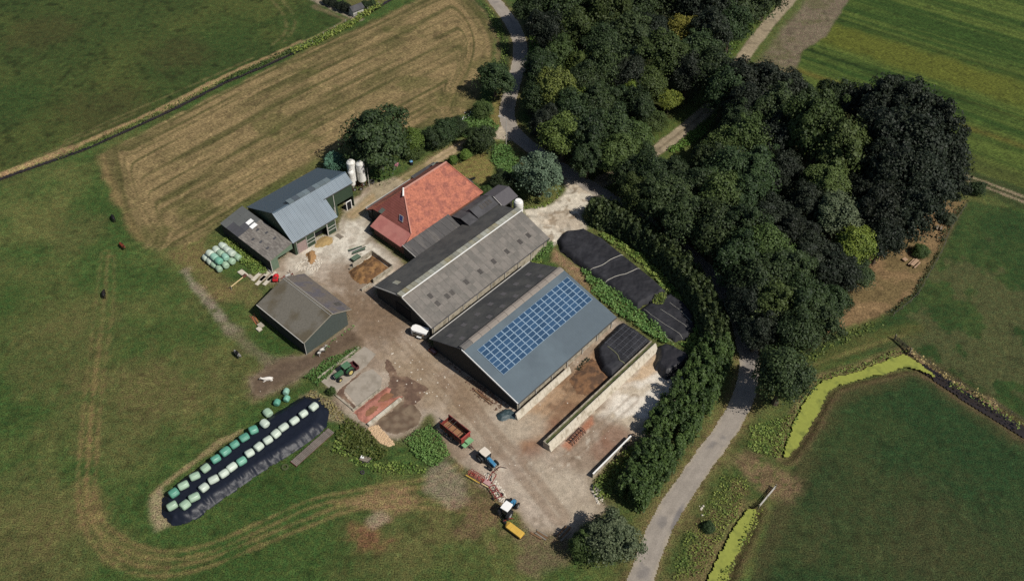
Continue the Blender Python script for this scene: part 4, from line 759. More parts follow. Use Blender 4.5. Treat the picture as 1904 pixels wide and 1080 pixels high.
props(fp, 'thin upright white filling pipe in front of the silos', 'pipe')
def tank():
    s, t = 42.0, -14.5; o = thing('white_tank', 'round white tank at the far end of the long barn', 'tank', YARD, s, t)
    q = MB(); q.rings([((s, t, 0), 1.12), ((s, t, 3.2), 1.12), ((s, t, 3.75), 1.0), ((s, t, 4.0), 0.78)], 22); q.build('shell', M_SILO, o)
    q = MB(); q.cyl((s, t, 4.0), (s, t, 4.1), 0.72, n=18); q.build('lid', M_WHITE, o)
    q = MB(); q.lathe((s, t, 2.2), (0, 0, 1), [(-0.06, 1.12), (-0.06, 1.17), (0.06, 1.17), (0.06, 1.12)], 22); q.build('hoop', M_OFFW, o)
tank()
def street_lamp():
    p = G(941, 272); fr = Frame(p, math.radians(170)); o = thing('street_lamp', 'tall pale street lamp with curved arm beside the lane junction', 'street lamp', fr)
    q = MB(); q.rings([((0, 0, 0), 0.11), ((0, 0, 4), 0.09), ((0, 0, 7.6), 0.07), ((0.25, 0, 8.3), 0.06), ((0.8, 0, 8.7), 0.055), ((1.4, 0, 8.75), 0.05)], 8); q.build('pole', M_OFFW, o)
    q = MB(); q.box(1.3, 2.0, -0.14, 0.14, 8.66, 8.8); q.build('lamp_head', M_OFFW, o); q = MB(); q.cyl((0, 0, 0), (0, 0, 0.6), 0.16, n=8); q.build('base', M_STEEL, o)
street_lamp()
# ------------------------------------------------------------------ concrete: silage walls, bunkers, slabs
def wall_run(name, label, fr, s0, s1, t, z, th, mat, n, taper=0.0, seg='wall_panel', cap=None):
    o = thing(name, label, 'wall', fr, (s0+s1)/2, t)
    w = (s1-s0)/n
    for i in range(n):
        a, b = s0+i*w, s0+(i+1)*w-0.03; q = MB(); q.prism([(a, t-th/2, 0), (a, t+th/2+taper, 0), (a, t+th/2, z), (a, t-th/2, z)], (b-a, 0, 0)); q.build(seg, mat, o)
    if cap:
        q = MB(); q.box(s0, s1, t-th/2-0.05, t+th/2+0.05, z+0.005, z+0.09); q.build('coping', cap, o)
    return o
def double_wall():
    o = thing('silage_wall', 'long double concrete wall between the two silage bays', 'wall', YARD, 14, 32.4)
    for i in range(16):
        a = -2.3+i*2.05; b = a+2.02
        q = MB(); q.prism([(a, 31.65, 0), (a, 31.85, 0), (a, 31.85, 1.75), (a, 31.72, 1.75)], (b-a, 0, 0)); q.build('wall_panel', M_CONC, o)
        q = MB(); q.prism([(a, 32.65, 0), (a, 33.6, 0), (a, 32.85, 1.7), (a, 32.65, 1.7)], (b-a, 0, 0)); q.build('wall_panel', M_CONC_L, o)
    q = MB(); q.box(-2.2, 30.5, 31.86, 32.64, 0, 1.25); q.build('fill', M_FILL, o)
    q = MB(); q.box(-2.4, -2.28, 31.66, 33.2, 0, 1.7); q.build('end_plate', M_CONC, o)
M_FILL = pm('earth and grass fill', A(92,92,60), 0.95, 0.35, 4.0, 0.03, col2=A(70,80,44), f2=0.5, s2=1.0)
double_wall()
wall_run('silage_wall', 'sloping pale concrete wall along the foot of the solar barn', YARD, -1.2, 14.4, 23.85, 1.45, 0.2, M_CONC_L, 8, 0.55)
wall_run('boundary_wall', 'thin concrete wall with white top in front of the hedge', YARD, -1.5, 9.6, 42.6, 1.35, 0.16, M_CONC, 6, 0, cap=M_WHITE)
def bunker():
    o = thing('straw_bunker', 'small three sided concrete bunker holding brown straw manure', 'bunker', YARD, 7.3, -26)
    for nm, (a, b, c, d) in dict(w1=(10.1, 10.3, -28.8, -22.2), w2=(4.6, 10.09, -29.0, -28.8), w3=(4.4, 10.09, -22.2, -22.0), w4=(3.6, 4.4, -29.0, -28.75)).items():
        q = MB(); q.box(a, b, c, d, 0, 1.25 if nm != 'w4' else 0.5); q.build('wall_panel', M_CONC, o)
    for a in (1.2, 2.5): q = MB(); q.box(a, a+1.25, -22.25, -22.05, 0, 0.7); q.build('wall_panel', M_CONC, o)
bunker()
def slab(name, poly, z, mat, label, cat, h=0.1):
    q = MB(); q.prism([(s, t, z-h) for s, t in poly], (0, 0, h)); o = q.build(name, mat); c = np.mean(poly, 0); alone(o, YARD, c[0], c[1], 0); return props(o, label, cat)
M_SLAB = pm('worn concrete slab', A(164,154,140), 0.9, 0.10, 1.5, 0.004, col2=A(148,138,124), f2=0.55, s2=0.5)
for pl in ([(-20.2, -9.6), (-20.1, -5.7), (-11.6, -6.2), (-8.4, -7.0), (-8.6, -10.2), (-14, -10.3)], [(-19.3, -5.2), (-18.6, -4.2), (-18.9, -2.2), (-19.4, 0.0), (-13.5, 0.0), (-11.6, -1.6), (-11.4, -4.6), (-13.0, -5.3), (-16.2, -5.3)]):
    q = MB(); q.prism([(s, t, -0.05) for s, t in pl], (0, 0, 0.11)); props(alone(q.build('concrete_slab', M_SLAB), YARD, *np.mean(pl, 0)), kind='structure')
wall_run('low_wall', 'low whitish kerb wall between concrete slab and red feed bay', YARD, -20.7, -13.2, 0.25, 0.35, 0.35, M_CONC, 4)
wall_run('low_wall', 'pale low wall on the far side of the red feed bay', YARD, -21.0, -12.7, 4.9, 0.55, 0.6, M_CONC_L, 4)
fr2 = Frame(YARD.w(-20.5, -5.4)[:2], YARD.th-math.pi/2)
wall_run('low_wall', 'short brown edged kerb behind the concrete slab', fr2, 0, 5.4, 0, 0.3, 0.25, M_CONC, 3)
wall_run('low_wall', 'low concrete kerb wall beside the green tractor', YARD, -20.2, -9.6, -10.6, 0.4, 0.3, M_CONC, 5)
# ------------------------------------------------------------------ leaves and crowns
def quads(P, Nrm, size, rng, asp=1.3):
    """a leaf-cluster quad at each point P facing Nrm"""
    n = len(P); Nrm = Nrm/np.maximum(1e-6, np.linalg.norm(Nrm, axis=1))[:, None]
    r = rng.normal(size=(n, 3)); U = np.cross(Nrm, r); U /= np.maximum(1e-6, np.linalg.norm(U, axis=1))[:, None]; V = np.cross(Nrm, U)
    s = (size*rng.uniform(0.6, 1.3, n))[:, None] if np.ndim(size) == 0 else (size*rng.uniform(0.6, 1.3, n))[:, None]
    k = [(-1, 0), (0, -.55), (1, 0.05), (0.1, .6)]
    W = np.stack([P+U*s*a*asp*0.5+V*s*b for a, b in k], 1).reshape(-1, 3)
    return W, np.arange(4*n).reshape(-1, 4)
def leaf_mesh(name, P, Nrm, size, mat, rng, tone=None, asp=1.3, **kw):
    V, F = quads(P, Nrm, size, rng, asp); t = None if tone is None else np.repeat(tone, 4)
    return raw_mesh(name, V, F, mat, None, kw.get('kind'), False, kw.get('link', True), t if t is not None else np.repeat(rng.uniform(0, 1, len(P)), 4))
def sph(rng, n):
    d = rng.normal(size=(n, 3)); return d/np.linalg.norm(d, axis=1)[:, None]
def crown_points(rng, nc, nl, rc=(0.26, 0.42), flat=1.0, spiky=False, low=-0.35, lump=0.25):
    """unit crown: leaf clumps over an uneven dome, gaps between them"""
    P = []; Nn = []; T = []
    d = sph(rng, nc*4); d = d[d[:, 2] > low][:nc]
    ph = rng.uniform(0, 6.28, 6)
    for c in d:
        az = math.atan2(c[1], c[0]); rr = 1+lump*(math.sin(2*az+ph[0])*0.4+math.sin(3*az+ph[1]+2*c[2])*0.35+math.sin(5*az+ph[2]+3*c[2])*0.25)
        cen = c*rr*rng.uniform(0.45, 0.84)*np.array([1, 1, flat]); r = rng.uniform(*rc)
        m = int(nl*rng.uniform(0.7, 1.3)*(r/np.mean(rc))**2); q = sph(rng, m); q[:, 2] = np.where(q[:, 2] < -0.3, -q[:, 2], q[:, 2])
        rad = rng.uniform(0.35, 1, m)**0.5
        p = cen+q*(r*rad)[:, None]*np.array([1, 1, 0.85])
        P.append(p); Nn.append(q*0.7+c*0.35+np.array([0, 0, 0.35])+rng.normal(size=(m, 3))*0.45)
        T.append(np.clip(rng.normal(0.5, 0.16)+rng.normal(0, 0.2, m), 0, 1))
    m = nc*nl//4; q = sph(rng, m); q[:, 2] = np.abs(q[:, 2])*1.1-0.25; rr = rng.uniform(0.55, 1.06, m)*(1+lump*0.4*np.sin(3*np.arctan2(q[:, 1], q[:, 0])+ph[1]))
    P.append(q*rr[:, None]*np.array([1, 1, flat])); Nn.append(q+np.array([0, 0, .4])+rng.normal(size=(m, 3))*.6); T.append(rng.uniform(0.1, 0.9, m))
    return np.concatenate(P), np.concatenate(Nn), np.concatenate(T)
LEAF = {
 'd': leaf_mat('dark oak leaves', A(34,47,29,1.0), A(64,79,44,1.0)),
 'k': leaf_mat('blackish alder leaves', A(28,35,27,1.0), A(46,54,38,1.0)),
 'm': leaf_mat('green leaves', A(52,67,33,1.0), A(80,96,49,1.0)),
 'l': leaf_mat('light green leaves', A(71,94,38,1.0), A(104,130,57,1.0)),
 'y': leaf_mat('yellow green leaves', A(84,100,38,1.0), A(138,148,62,1.0)),
 'g': leaf_mat('golden leaves', A(99,96,38,1.0), A(138,130,59,1.0)),
 'o': leaf_mat('olive leaves', A(71,83,38,1.0), A(108,119,57,1.0)),
 's': leaf_mat('silver willow leaves', A(71,90,70,1.0), A(121,141,112,1.0)),
 'b': leaf_mat('bluish leaves', A(60,92,76,1.0), A(99,134,110,1.0)),
 'p': leaf_mat('grey green leaves', A(54,66,44,1.0), A(90,98,72,1.0)),
 'h': leaf_mat('conifer hedge sprays', A(42,57,32,1.0), A(76,91,50,1.0)),
 'q': leaf_mat('bright hedge leaves', A(42,61,31,1.0), A(74,97,47,1.0)),
 'n': leaf_mat('nettles', A(72,104,50,1.0), A(110,136,74,1.0)),
 'w': leaf_mat('weeds', A(78,105,45,1.0), A(134,143,70,1.0)),
 'x': leaf_mat('dry reed', A(130,116,74,1.0), A(173,159,106,1.0)),
}
M_BARK = pm('bark', A(92,80,66), 0.95, 0.25, 5.0, 0.01)
CROWNS = []; TRUNKS = []
_bm = pm('unset leaves', (0.03, 0.04, 0.02))
for i in range(8):
    r = np.random.default_rng(100+i)
    P, N_, T = crown_points(r, (110, 140, 90, 150, 120, 100, 135, 125)[i], 105, rc=((0.14, 0.30), (0.12, 0.24), (0.16, 0.34), (0.10, 0.24))[i % 4], flat=(1.0, 1.15, 0.9, 1.05)[i % 4], lump=(0.3, 0.4, 0.25, 0.45)[i % 4])
    me = leaf_mesh('crown', P, N_, 0.056, LEAF['d'], r, T, link=False); CROWNS.append(me)
def trunk_mesh(seed):
    r = random.Random(seed); q = MB(); q.rings([((0, 0, 0), 0.075), ((0, 0, 0.12), 0.055), ((0.02, 0.01, 0.5), 0.042), ((0.0, 0.03, 0.8), 0.02)], 8)
    for k in range(5):
        a = k*1.257+r.uniform(-.4, .4); z = r.uniform(0.34, 0.6); l = r.uniform(0.22, 0.36)
        q.rings([((0.01, 0.01, z), 0.026), ((math.cos(a)*l*.5, math.sin(a)*l*.5, z+0.1), 0.018), ((math.cos(a)*l, math.sin(a)*l, z+0.24), 0.008)], 6)
    return q.build('trunk', M_BARK, data_only=True)
TRUNKS = [trunk_mesh(s) for s in range(4)]
TN = [0]
def tree(u, v, rpx, kind, label, group=None, name='tree', cat='tree', hk=1.12, squash=1.0, proto=None, tall=None):
    """crown centre seen at (u, v) with radius rpx; stands where the line through that centre meets the land"""
    R = rpx*mpp(u, v)*0.94; zc = R*hk if tall is None else tall; p = G(u, v, zc); R = rpx*math.dist(p, (0, 0, CAMH))/FPX
    TN[0] += 1; i = TN[0]; r = random.Random(i*13+5)
    o = bpy.data.objects.new(name, None); COL.objects.link(o); o.location = (p[0], p[1], 0); o.rotation_euler = (0, 0, r.uniform(0, 6.28)); props(o, label, cat, group)
    c = bpy.data.objects.new('crown', CROWNS[proto if proto is not None else i % 8]); COL.objects.link(c); c.material_slots[0].link = 'OBJECT'; c.material_slots[0].material = LEAF[kind]; c.parent = o; c.location = (0, 0, zc); c.scale = (R*1.08*r.uniform(.93, 1.07), R*1.08*r.uniform(.93, 1.07), R*squash*r.uniform(.95, 1.1))
    t = bpy.data.objects.new('trunk', TRUNKS[i % 4]); COL.objects.link(t); t.parent = o; H = zc+R*0.55; w = max(0.5, min(1.0, R/5))*H*0.9; t.scale = (w, w, H)
    return o
def hue(k): return dict(d='dark green', k='almost black', m='mid green', l='light green', y='bright yellow green', g='golden', o='olive green', s='silvery', p='grey green')[k]
# single trees and bushes round the farm
tree(703, 262, 60, 'd', 'big round dark tree beside the silos at the edge of the stubble field', hk=1.0, proto=1)
tree(766, 262, 24, 'l', 'pale green slender tree tucked behind the big round dark tree'); tree(770, 285, 16, 'm', 'small green bush below the pale slender tree', name='bush', cat='bush', hk=.7)
for u, v, r in ((806, 258, 24), (828, 246, 27), (850, 238, 20)): tree(u, v, r, 'd', 'dark bush in the clump between stubble field and farm lane', 'bushes between stubble field and farm lane', name='bush', cat='bush', hk=0.8)
tree(921, 148, 33, 'd', 'dark tree standing alone at the bend of the road by the stubble field'); tree(897, 205, 19, 'm', 'green bush under the lone roadside tree', name='bush', cat='bush', hk=.8)
tree(894, 262, 26, 'd', 'dark bush over the end of the sandy lane', name='bush', cat='bush', hk=.85)
tree(1005, 328, 42, 's', 'silvery green willow on the grass island by the yard entrance', hk=1.05, proto=5)
tree(937, 338, 22, 'd', 'dark garden bush between the red roof and the silvery willow', name='bush', cat='bush', hk=.8); tree(905, 356, 12, 'm', 'small green bush at the corner of the red roof', name='bush', cat='bush', hk=.8)
tree(622, 302, 20, 'b', 'bluish green bush behind the blue barn roof next to the silos', name='bush', cat='bush', hk=.9)
tree(1143, 1003, 46, 'p', 'pale grey green tree at the bottom beside the road junction', hk=1.0, proto=3); tree(1096, 1010, 34, 'm', 'darker green tree leaning on the pale tree at the bottom', hk=.9)
tree(1458, 700, 54, 'd', 'dark tree on its own right of the road with its shadow across the asphalt', hk=1.45, squash=1.25, proto=2)
tree(1817, 352, 13, 'd', 'small dark bush beside the two pale wheel ruts', name='bush', cat='bush', hk=.7); tree(1713, 468, 15, 'm', 'low bush in the middle of the dry clearing', name='bush', cat='bush', hk=.5); tree(1763, 408, 12, 'p', 'low pale bush at the upper end of the dry clearing', name='bush', cat='bush', hk=.5)
for u, v, r, l in ((866, 288, 11, 'upper clipped green box ball in the farmhouse garden'), (842, 298, 9, 'yellowish clipped box ball nearest the red roof')): tree(u, v, r, 'l', l, name='bush', cat='bush', hk=.9)
for u, v, r in ((608, 2, 8), (619, 6, 8), (632, 12, 9), (645, 16, 9)): tree(u, v, r, 'k', 'dark clipped bush in the hedge row before the little garden hut', 'clipped bushes before the garden hut', name='bush', cat='bush', hk=.9)
for u, v, r in ((680, 9, 8), (692, 6, 7)): tree(u, v, r, 'd', 'dark round bush behind the little garden hut', 'round bushes behind the garden hut', name='bush', cat='bush', hk=.9)
tree(1318, 980, 11, 'd', 'dark bush on the verge between road and lower duckweed ditch', name='bush', cat='bush', hk=.5)
tree(617, 728, 9, 'm', 'small round bush at the corner of the concrete slab', name='bush', cat='bush', hk=.8)
# the wood
WOOD_A = [(995,12,36,'d'),(1045,8,40,'d'),(1098,2,36,'k'),(1128,30,40,'m'),(1180,12,40,'d'),(1232,0,40,'d'),(1282,8,42,'k'),(1335,12,44,'k'),(1388,8,42,'d'),(1425,-12,34,'d'),
 (1022,62,36,'k'),(1070,62,36,'m'),(1118,78,38,'d'),(1168,68,40,'d'),(1212,62,34,'k'),(1318,70,40,'k'),(1358,50,34,'d'),(1300,100,40,'d'),
 (1006,128,32,'d'),(1040,108,30,'m'),(1088,152,34,'d'),(1132,128,38,'d'),(1170,140,36,'k'),(1232,110,42,'m'),(1278,140,34,'k'),(1325,140,38,'d'),
 (1000,185,30,'d'),(1030,176,36,'o'),(1064,206,36,'d'),(1112,196,36,'d'),(1150,196,28,'d'),(1017,234,32,'k'),(1048,252,40,'o'),(1096,258,42,'d'),(1140,248,40,'d'),(1186,208,32,'d'),(1178,258,34,'m'),(1094,292,34,'d'),(1150,292,38,'m'),(1198,294,24,'d'),(1214,228,24,'m')]

EDGE = {}
def _edge(pts, fmt):
    W = ('first', 'second', 'third', 'fourth', 'fifth', 'sixth', 'seventh', 'eighth', 'ninth', 'tenth', 'eleventh', 'twelfth')
    for i, p in enumerate(pts): EDGE[p] = fmt % W[i]
_edge([(995,12),(1022,62),(1006,128),(1000,185),(1017,234),(1048,252),(1094,292),(1150,292),(1198,294)], 'road edge tree of the wood, %s from the far bend')
_edge([(1425,-12),(1388,8),(1358,50),(1318,70),(1325,140)], 'tree of the wood by the gravel track, %s from the top')
_edge([(1168,326),(1188,368),(1278,408),(1330,432),(1372,482),(1410,528),(1390,572),(1432,612),(1480,622),(1520,600),(1545,565)], 'roadside tree behind the conifer hedge, %s from the yard entrance')
_edge([(1372,152),(1420,160),(1462,172),(1490,190)], 'tree at the foot of the bare field strip, %s from the track')
_edge([(1372,232),(1352,276),(1318,314),(1250,334)], 'tree right of the open gravel track, %s from above')
_edge([(1550,190),(1592,200),(1640,205),(1690,215),(1735,250),(1750,300),(1755,345),(1690,410),(1640,445)], 'tree on the crop field edge, %s clockwise from the bare strip')
for u, v, r, k in WOOD_A: tree(u, v, r, k, hue(k)+' '+EDGE[u, v] if (u, v) in EDGE else f'{hue(k)} leafy tree well inside the wood left of the gravel track', 'trees of the wood left of the gravel track', hk=1.5, squash=1.05+0.4*((u*7+v*3)%10)/10)
tree(1082, 122, 25, 'o', 'yellowish olive tree near the road side of the wood', hk=1.9); tree(1268, 58, 28, 'g', 'golden olive tree in the upper wood near the gravel track', hk=2.0); tree(1183, 106, 18, 's', 'small silvery tree in the middle of the upper wood', hk=2.4)
tree(1210, 158, 32, 'm', 'fresh green tree between the two yellow trees in the wood', hk=1.6); tree(1244, 186, 20, 'y', 'brightest yellow tree in the wood above the gravel track', hk=1.5); tree(1176, 164, 18, 'y', 'small yellow tree left of the fresh green tree in the wood', hk=2.6); tree(1080, 186, 20, 'y', 'yellow green tree in the wood towards the road', hk=2.6)
WOOD_B = [(1372,152,42,'k'),(1420,160,42,'k'),(1462,172,36,'k'),(1345,178,36,'d'),(1390,205,42,'k'),(1440,215,42,'d'),(1490,190,32,'d'),(1372,232,36,'d'),(1352,276,36,'m'),(1392,262,44,'m'),(1436,272,40,'k'),(1318,314,34,'d'),(1350,318,44,'d'),(1402,322,44,'d'),(1452,325,38,'k'),
 (1250,334,36,'d'),(1212,330,40,'d'),(1168,326,30,'d'),(1188,368,36,'m'),(1238,372,44,'d'),(1290,358,44,'d'),(1278,408,44,'d'),(1335,378,48,'m'),(1388,378,46,'d'),(1330,432,46,'d'),(1380,432,48,'d'),(1430,408,40,'k'),(1372,482,46,'d'),(1425,470,48,'m'),(1470,440,40,'k'),(1410,528,46,'d'),(1460,515,46,'d'),(1390,572,38,'k'),(1440,570,46,'m'),(1490,560,46,'d'),(1432,612,36,'k'),(1480,622,44,'d'),(1520,600,40,'d'),(1545,565,34,'d'),(1388,552,34,'k'),(1408,618,34,'k'),(1500,380,38,'k'),(1505,475,40,'k')]  # the two almost black trees over the road are added to shade it
for u, v, r, k in WOOD_B: tree(u, v, r, k, hue(k)+' '+EDGE[u, v] if (u, v) in EDGE else f'{hue(k)} leafy tree well inside the wood above the conifer hedge', 'trees of the wood above the conifer hedge', hk=1.55, squash=1.1+0.35*((u*7+v*3)%10)/10)
WOOD_C = [(1550,190,30,'d'),(1592,200,36,'k'),(1640,205,46,'k'),(1690,215,48,'k'),(1735,250,44,'k'),(1640,265,50,'k'),(1695,285,54,'k'),(1750,300,42,'k'),(1650,335,50,'k'),(1712,350,52,'k'),(1755,345,34,'k'),(1635,400,46,'k'),(1690,410,44,'k'),(1640,445,36,'k'),(1595,300,36,'k'),(1600,365,36,'k')]
for u, v, r, k in WOOD_C: tree(u, v, r, k, hue(k)+' '+EDGE[u, v] if (u, v) in EDGE else f'{hue(k)} tree well inside the right hand block of wood beside the crop field', 'black green trees at the right edge of the wood', hk=1.6, squash=1.35)
tree(1510, 245, 54, 'm', 'largest light crowned tree in the wood, its left half', hk=1.7, squash=1.4, proto=3); tree(1558, 285, 52, 'm', 'light crowned tree grown together with the largest one, on its right', hk=1.7, squash=1.4, proto=7); tree(1540, 340, 40, 'm', 'light crowned tree in front of the two largest ones', hk=1.9)
tree(1556, 400, 46, 'p', 'dull grey green tree above the yellow green tree by the clearing', hk=1.5); tree(1588, 460, 38, 'y', 'yellow green tree at the edge of the dry clearing', hk=1.6, squash=1.2, proto=4); tree(1592, 510, 30, 'd', 'dark tree just below the yellow green one at the clearing'); tree(1548, 505, 44, 'k', 'black green tree left of the yellow green tree at the clearing')
# ------------------------------------------------------------------ hedges
def conifer_hedge():
    r = np.random.default_rng(5); L = smooth_line([G(u, v, 3.0)[:2] for u, v in ((1104,385),(1140,402),(1185,425),(1230,458),(1270,500),(1303,545),(1325,590),(1338,640))], 10)
    o = bpy.data.objects.new('conifer_hedge', None); COL.objects.link(o); o.location = (*L[0], 0); props(o, 'tall dark conifer hedge with spiky tops curving past the black silage heaps', 'hedge')
    seg = np.r_[0, np.cumsum(np.linalg.norm(np.diff(L, axis=0), axis=1))]; P = []; Nn = []; T = []; stems = MB()
    for row in (-1, 0, 1):
        s = 0.4*(row+1)
        while s < seg[-1]:
            p = np.array([np.interp(s, seg, L[:, 0]), np.interp(s, seg, L[:, 1])]); i = min(len(L)-2, int(np.searchsorted(seg, s))); d = L[i+1]-L[i-1 if i else 0]; d /= np.linalg.norm(d)
            p = p+np.array([-d[1], d[0]])*(row*1.45+r.uniform(-.4, .4)); H = r.uniform(6.0, 6.9)-abs(row)*0.4; R = r.uniform(1.25, 1.6)
            m = 520; z = H*(1-r.uniform(0, 1, m)**0.62*0.96); az = r.uniform(0, 6.283, m); rad = R*((1-z/H)**0.5*0.9+0.1)*r.uniform(0.55, 1.1, m)*(1+0.25*np.sin(az*4+z*2.5))
            P.append(np.stack([p[0]+np.cos(az)*rad, p[1]+np.sin(az)*rad, z], 1)); Nn.append(np.stack([np.cos(az), np.sin(az), 0.75+r.normal(0, .3, m)], 1)+r.normal(0, .35, (m, 3))); T.append(np.clip(r.normal(0.45, .2)+r.normal(0, .15, m), 0, 1))
            if row == 0: stems.cyl((p[0], -p[1], 0), (p[0], -p[1], H*0.8), 0.11, 0.03, 6)
            s += r.uniform(0.95, 1.35)
    P = np.concatenate(P); P[:, :2] -= L[0]; f = leaf_mesh('foliage', P, np.concatenate(Nn), 0.36, LEAF['h'], r, np.concatenate(T), 1.9); f.parent = o
    t = stems.build('stems', M_BARK, kind='stuff'); t.data.transform(Matrix.Translation((-L[0][0], -L[0][1], 0))); t.parent = o
conifer_hedge()
def broad_hedge():
    r = np.random.default_rng(6); L = smooth_line([G(u, v, 2.6)[:2] for u, v in ((1338,632),(1318,682),(1288,728),(1262,770),(1238,812),(1214,855),(1192,895),(1172,925))], 10)
    o = bpy.data.objects.new('broad_hedge', None); COL.objects.link(o); o.location = (*L[0], 0); props(o, 'broad bright green hedge between the silage bays and the road', 'hedge')
    seg = np.r_[0, np.cumsum(np.linalg.norm(np.diff(L, axis=0), axis=1))]; P = []; Nn = []; T = []
    for k in range(420):
        s = r.uniform(0, seg[-1]); p = np.array([np.interp(s, seg, L[:, 0]), np.interp(s, seg, L[:, 1])]); i = min(len(L)-2, int(np.searchsorted(seg, s))); d = L[i+1]-L[i-1 if i else 0]; d /= np.linalg.norm(d); nrm = np.array([-d[1], d[0]])
        w = 2.9+1.3*math.sin(math.pi*min(1, max(0, s/seg[-1]))**0.8); off = r.uniform(-1, 1); H = (5.8*(1-0.3*off*off))*r.uniform(0.8, 1.12)
        c = np.array([*(p+nrm*off*w), H-0.7]); R = r.uniform(0.4, 0.95); m = int(170*R*R)+40
        q = sph(r, m); q[:, 2] = np.where(q[:, 2] < -.2, -q[:, 2], q[:, 2]); rad = r.uniform(.3, 1, m)**.5; low = r.uniform(0, 1, m)**2.2*(H*0.75)
        P.append(c+q*(R*rad)[:, None]-np.stack([0*low, 0*low, low], 1)); Nn.append(q+np.array([0, 0, .5])+r.normal(0, .45, (m, 3))); T.append(np.clip(r.normal(.5, .25)+r.normal(0, .15, m), 0, 1))
    P = np.concatenate(P); P[:, :2] -= L[0]; f = leaf_mesh('foliage', P, np.concatenate(Nn), 0.29, LEAF['q'], r, np.concatenate(T), 1.4); f.parent = o
broad_hedge()
# ------------------------------------------------------------------ low growth nobody could count
def growth(name, poly, dens, h, size, kind, seed, lump=2.5, upn=0.7):
    r = np.random.default_rng(seed); Pg = np.array(poly); x0, x1, y0, y1 = bounds(Pg, 0); n = int((x1-x0)*(y1-y0)*dens)
    x = r.uniform(x0, x1, n); y = r.uniform(y0, y1, n); k = sdf(x, y, Pg)+(fbm(x, y, 2.0, seed, 3)-.5)*1.6 < 0; x, y = x[k], y[k]
    hh = h*(0.15+1.1*fbm(x, y, lump, seed+3, 3)**1.4*1.6); z = hh*r.uniform(0.15, 1, len(x))**0.6
    P = np.stack([x, y, z], 1); Nn = r.normal(0, .55, (len(x), 3))+np.array([0, 0, upn]); T = np.clip(fbm(x, y, 1.8, seed+9, 3)*1.2-0.1+r.normal(0, .15, len(x)), 0, 1)
    o = leaf_mesh(name, P, Nn, size, LEAF[kind], r, T, 1.5, kind='stuff'); return o
Yp = lambda pts: [YARD.w(*p)[:2] for p in pts]
growth('undergrowth', GP([(1078,500),(1098,500),(1150,545),(1215,600),(1252,645),(1232,640),(1215,632),(1150,588),(1105,545)]), 26, 1.0, 0.30, 'n', 1)
growth('undergrowth', GP([(1105,432),(1150,445),(1205,485),(1258,540),(1300,590),(1305,640),(1288,662),(1270,640),(1292,612),(1255,560),(1190,492),(1140,458)]), 24, 0.8, 0.28, 'w', 2)
growth('undergrowth', GP([(975,470),(990,455),(1028,448),(1030,470),(1000,488),(985,486)]), 34, 1.1, 0.28, 'n', 3)
growth('undergrowth', Yp([(3,-1.6),(34,-1.6),(34,-0.3),(3,-0.3)]), 16, 0.9, 0.25, 'w', 4)
growth('nettles', GP([(752,822),(772,802),(800,790),(822,815),(838,845),(815,870),(790,862),(765,845)]), 34, 0.8, 0.22, 'n', 5)
growth('undergrowth', GP([(632,792),(648,778),(672,792),(705,822),(722,850),(705,860),(665,850),(640,832),(626,812)]), 26, 0.9, 0.26, 'o', 6)
growth('undergrowth', GP([(622,816),(645,836),(700,860),(770,862),(795,880),(740,885),(660,870),(618,842)]), 14, 0.6, 0.26, 'w', 7)
growth('weeds', GP([(566,702),(600,676),(660,645),(672,650),(620,688),(600,706),(590,722)]), 26, 0.8, 0.26, 'n', 8)
growth('weeds', GP([(405,455),(425,440),(495,500),(500,512),(475,512),(430,475)]), 18, 0.6, 0.25, 'w', 9)
growth('garden_plants', GP([(862,225),(895,215),(930,235),(915,255),(880,262),(855,255)]), 26, 0.9, 0.30, 'n', 10)
growth('garden_plants', GP([(918,270),(948,272),(975,315),(965,345),(930,330),(912,300)]), 24, 0.8, 0.28, 'n', 11)
growth('garden_plants', GP([(800,318),(840,300),(890,270),(900,280),(850,308),(832,312)]), 18, 0.8, 0.26, 'm', 12)
growth('ditch_reeds', GP([(540,95),(600,65),(655,38),(700,6),(712,12),(665,45),(610,75),(548,104)]), 18, 0.9, 0.32, 'w', 13)
growth('ditch_reeds', GP([(415,146),(540,92),(545,96),(420,154)]), 14, 0.7, 0.24, 'm', 14)
growth('ditch_reeds', GP([(100,296),(250,228),(415,148),(418,153),(255,234),(104,302)]), 9, 0.6, 0.24, 'o', 15)
growth('roadside_weeds', GP([(1300,965),(1345,890),(1372,880),(1395,905),(1378,945),(1340,1010),(1310,1070),(1250,1080),(1270,1010)]), 11, 0.45, 0.2, 'w', 16)
growth('roadside_weeds', GP([(1395,790),(1440,780),(1470,770),(1452,840),(1420,850),(1390,830)]), 16, 0.45, 0.2, 'w', 17)
growth('track_verge', GP([(1360,110),(1400,50),(1440,10),(1450,-10),(1425,-10),(1380,40),(1345,90),(1345,118)]), 9, 0.8, 0.3, 'l', 18)
growth('track_verge', GP([(1240,282),(1310,225),(1322,232),(1300,262),(1255,290)]), 16, 0.7, 0.3, 'l', 19)
growth('roadside_weeds', GP([(985,68),(1002,70),(1015,110),(1000,128),(984,125)]), 16, 0.8, 0.3, 'l', 20)
growth('roadside_weeds', GP([(895,0),(930,40),(945,90),(945,120),(935,135),(932,90),(915,45)]), 7, 0.6, 0.28, 'w', 21)
growth('bank_reeds', GP([(1690,648),(1760,698),(1860,756),(1862,762),(1755,706),(1688,655)]), 9, 0.7, 0.28, 'x', 22)
growth('ditch_reeds', GP([(1760,716),(1830,757),(1904,806),(1904,790),(1830,740),(1770,708)]), 5, 0.6, 0.28, 'w', 23)
growth('weeds', GP([(1100,905),(1170,830),(1185,838),(1130,930),(1110,940)]), 22, 0.9, 0.28, 'w', 24)
growth('weeds', GP([(560,742),(580,726),(612,745),(640,775),(632,786),(612,766),(592,744)]), 10, 0.5, 0.26, 'x', 25)
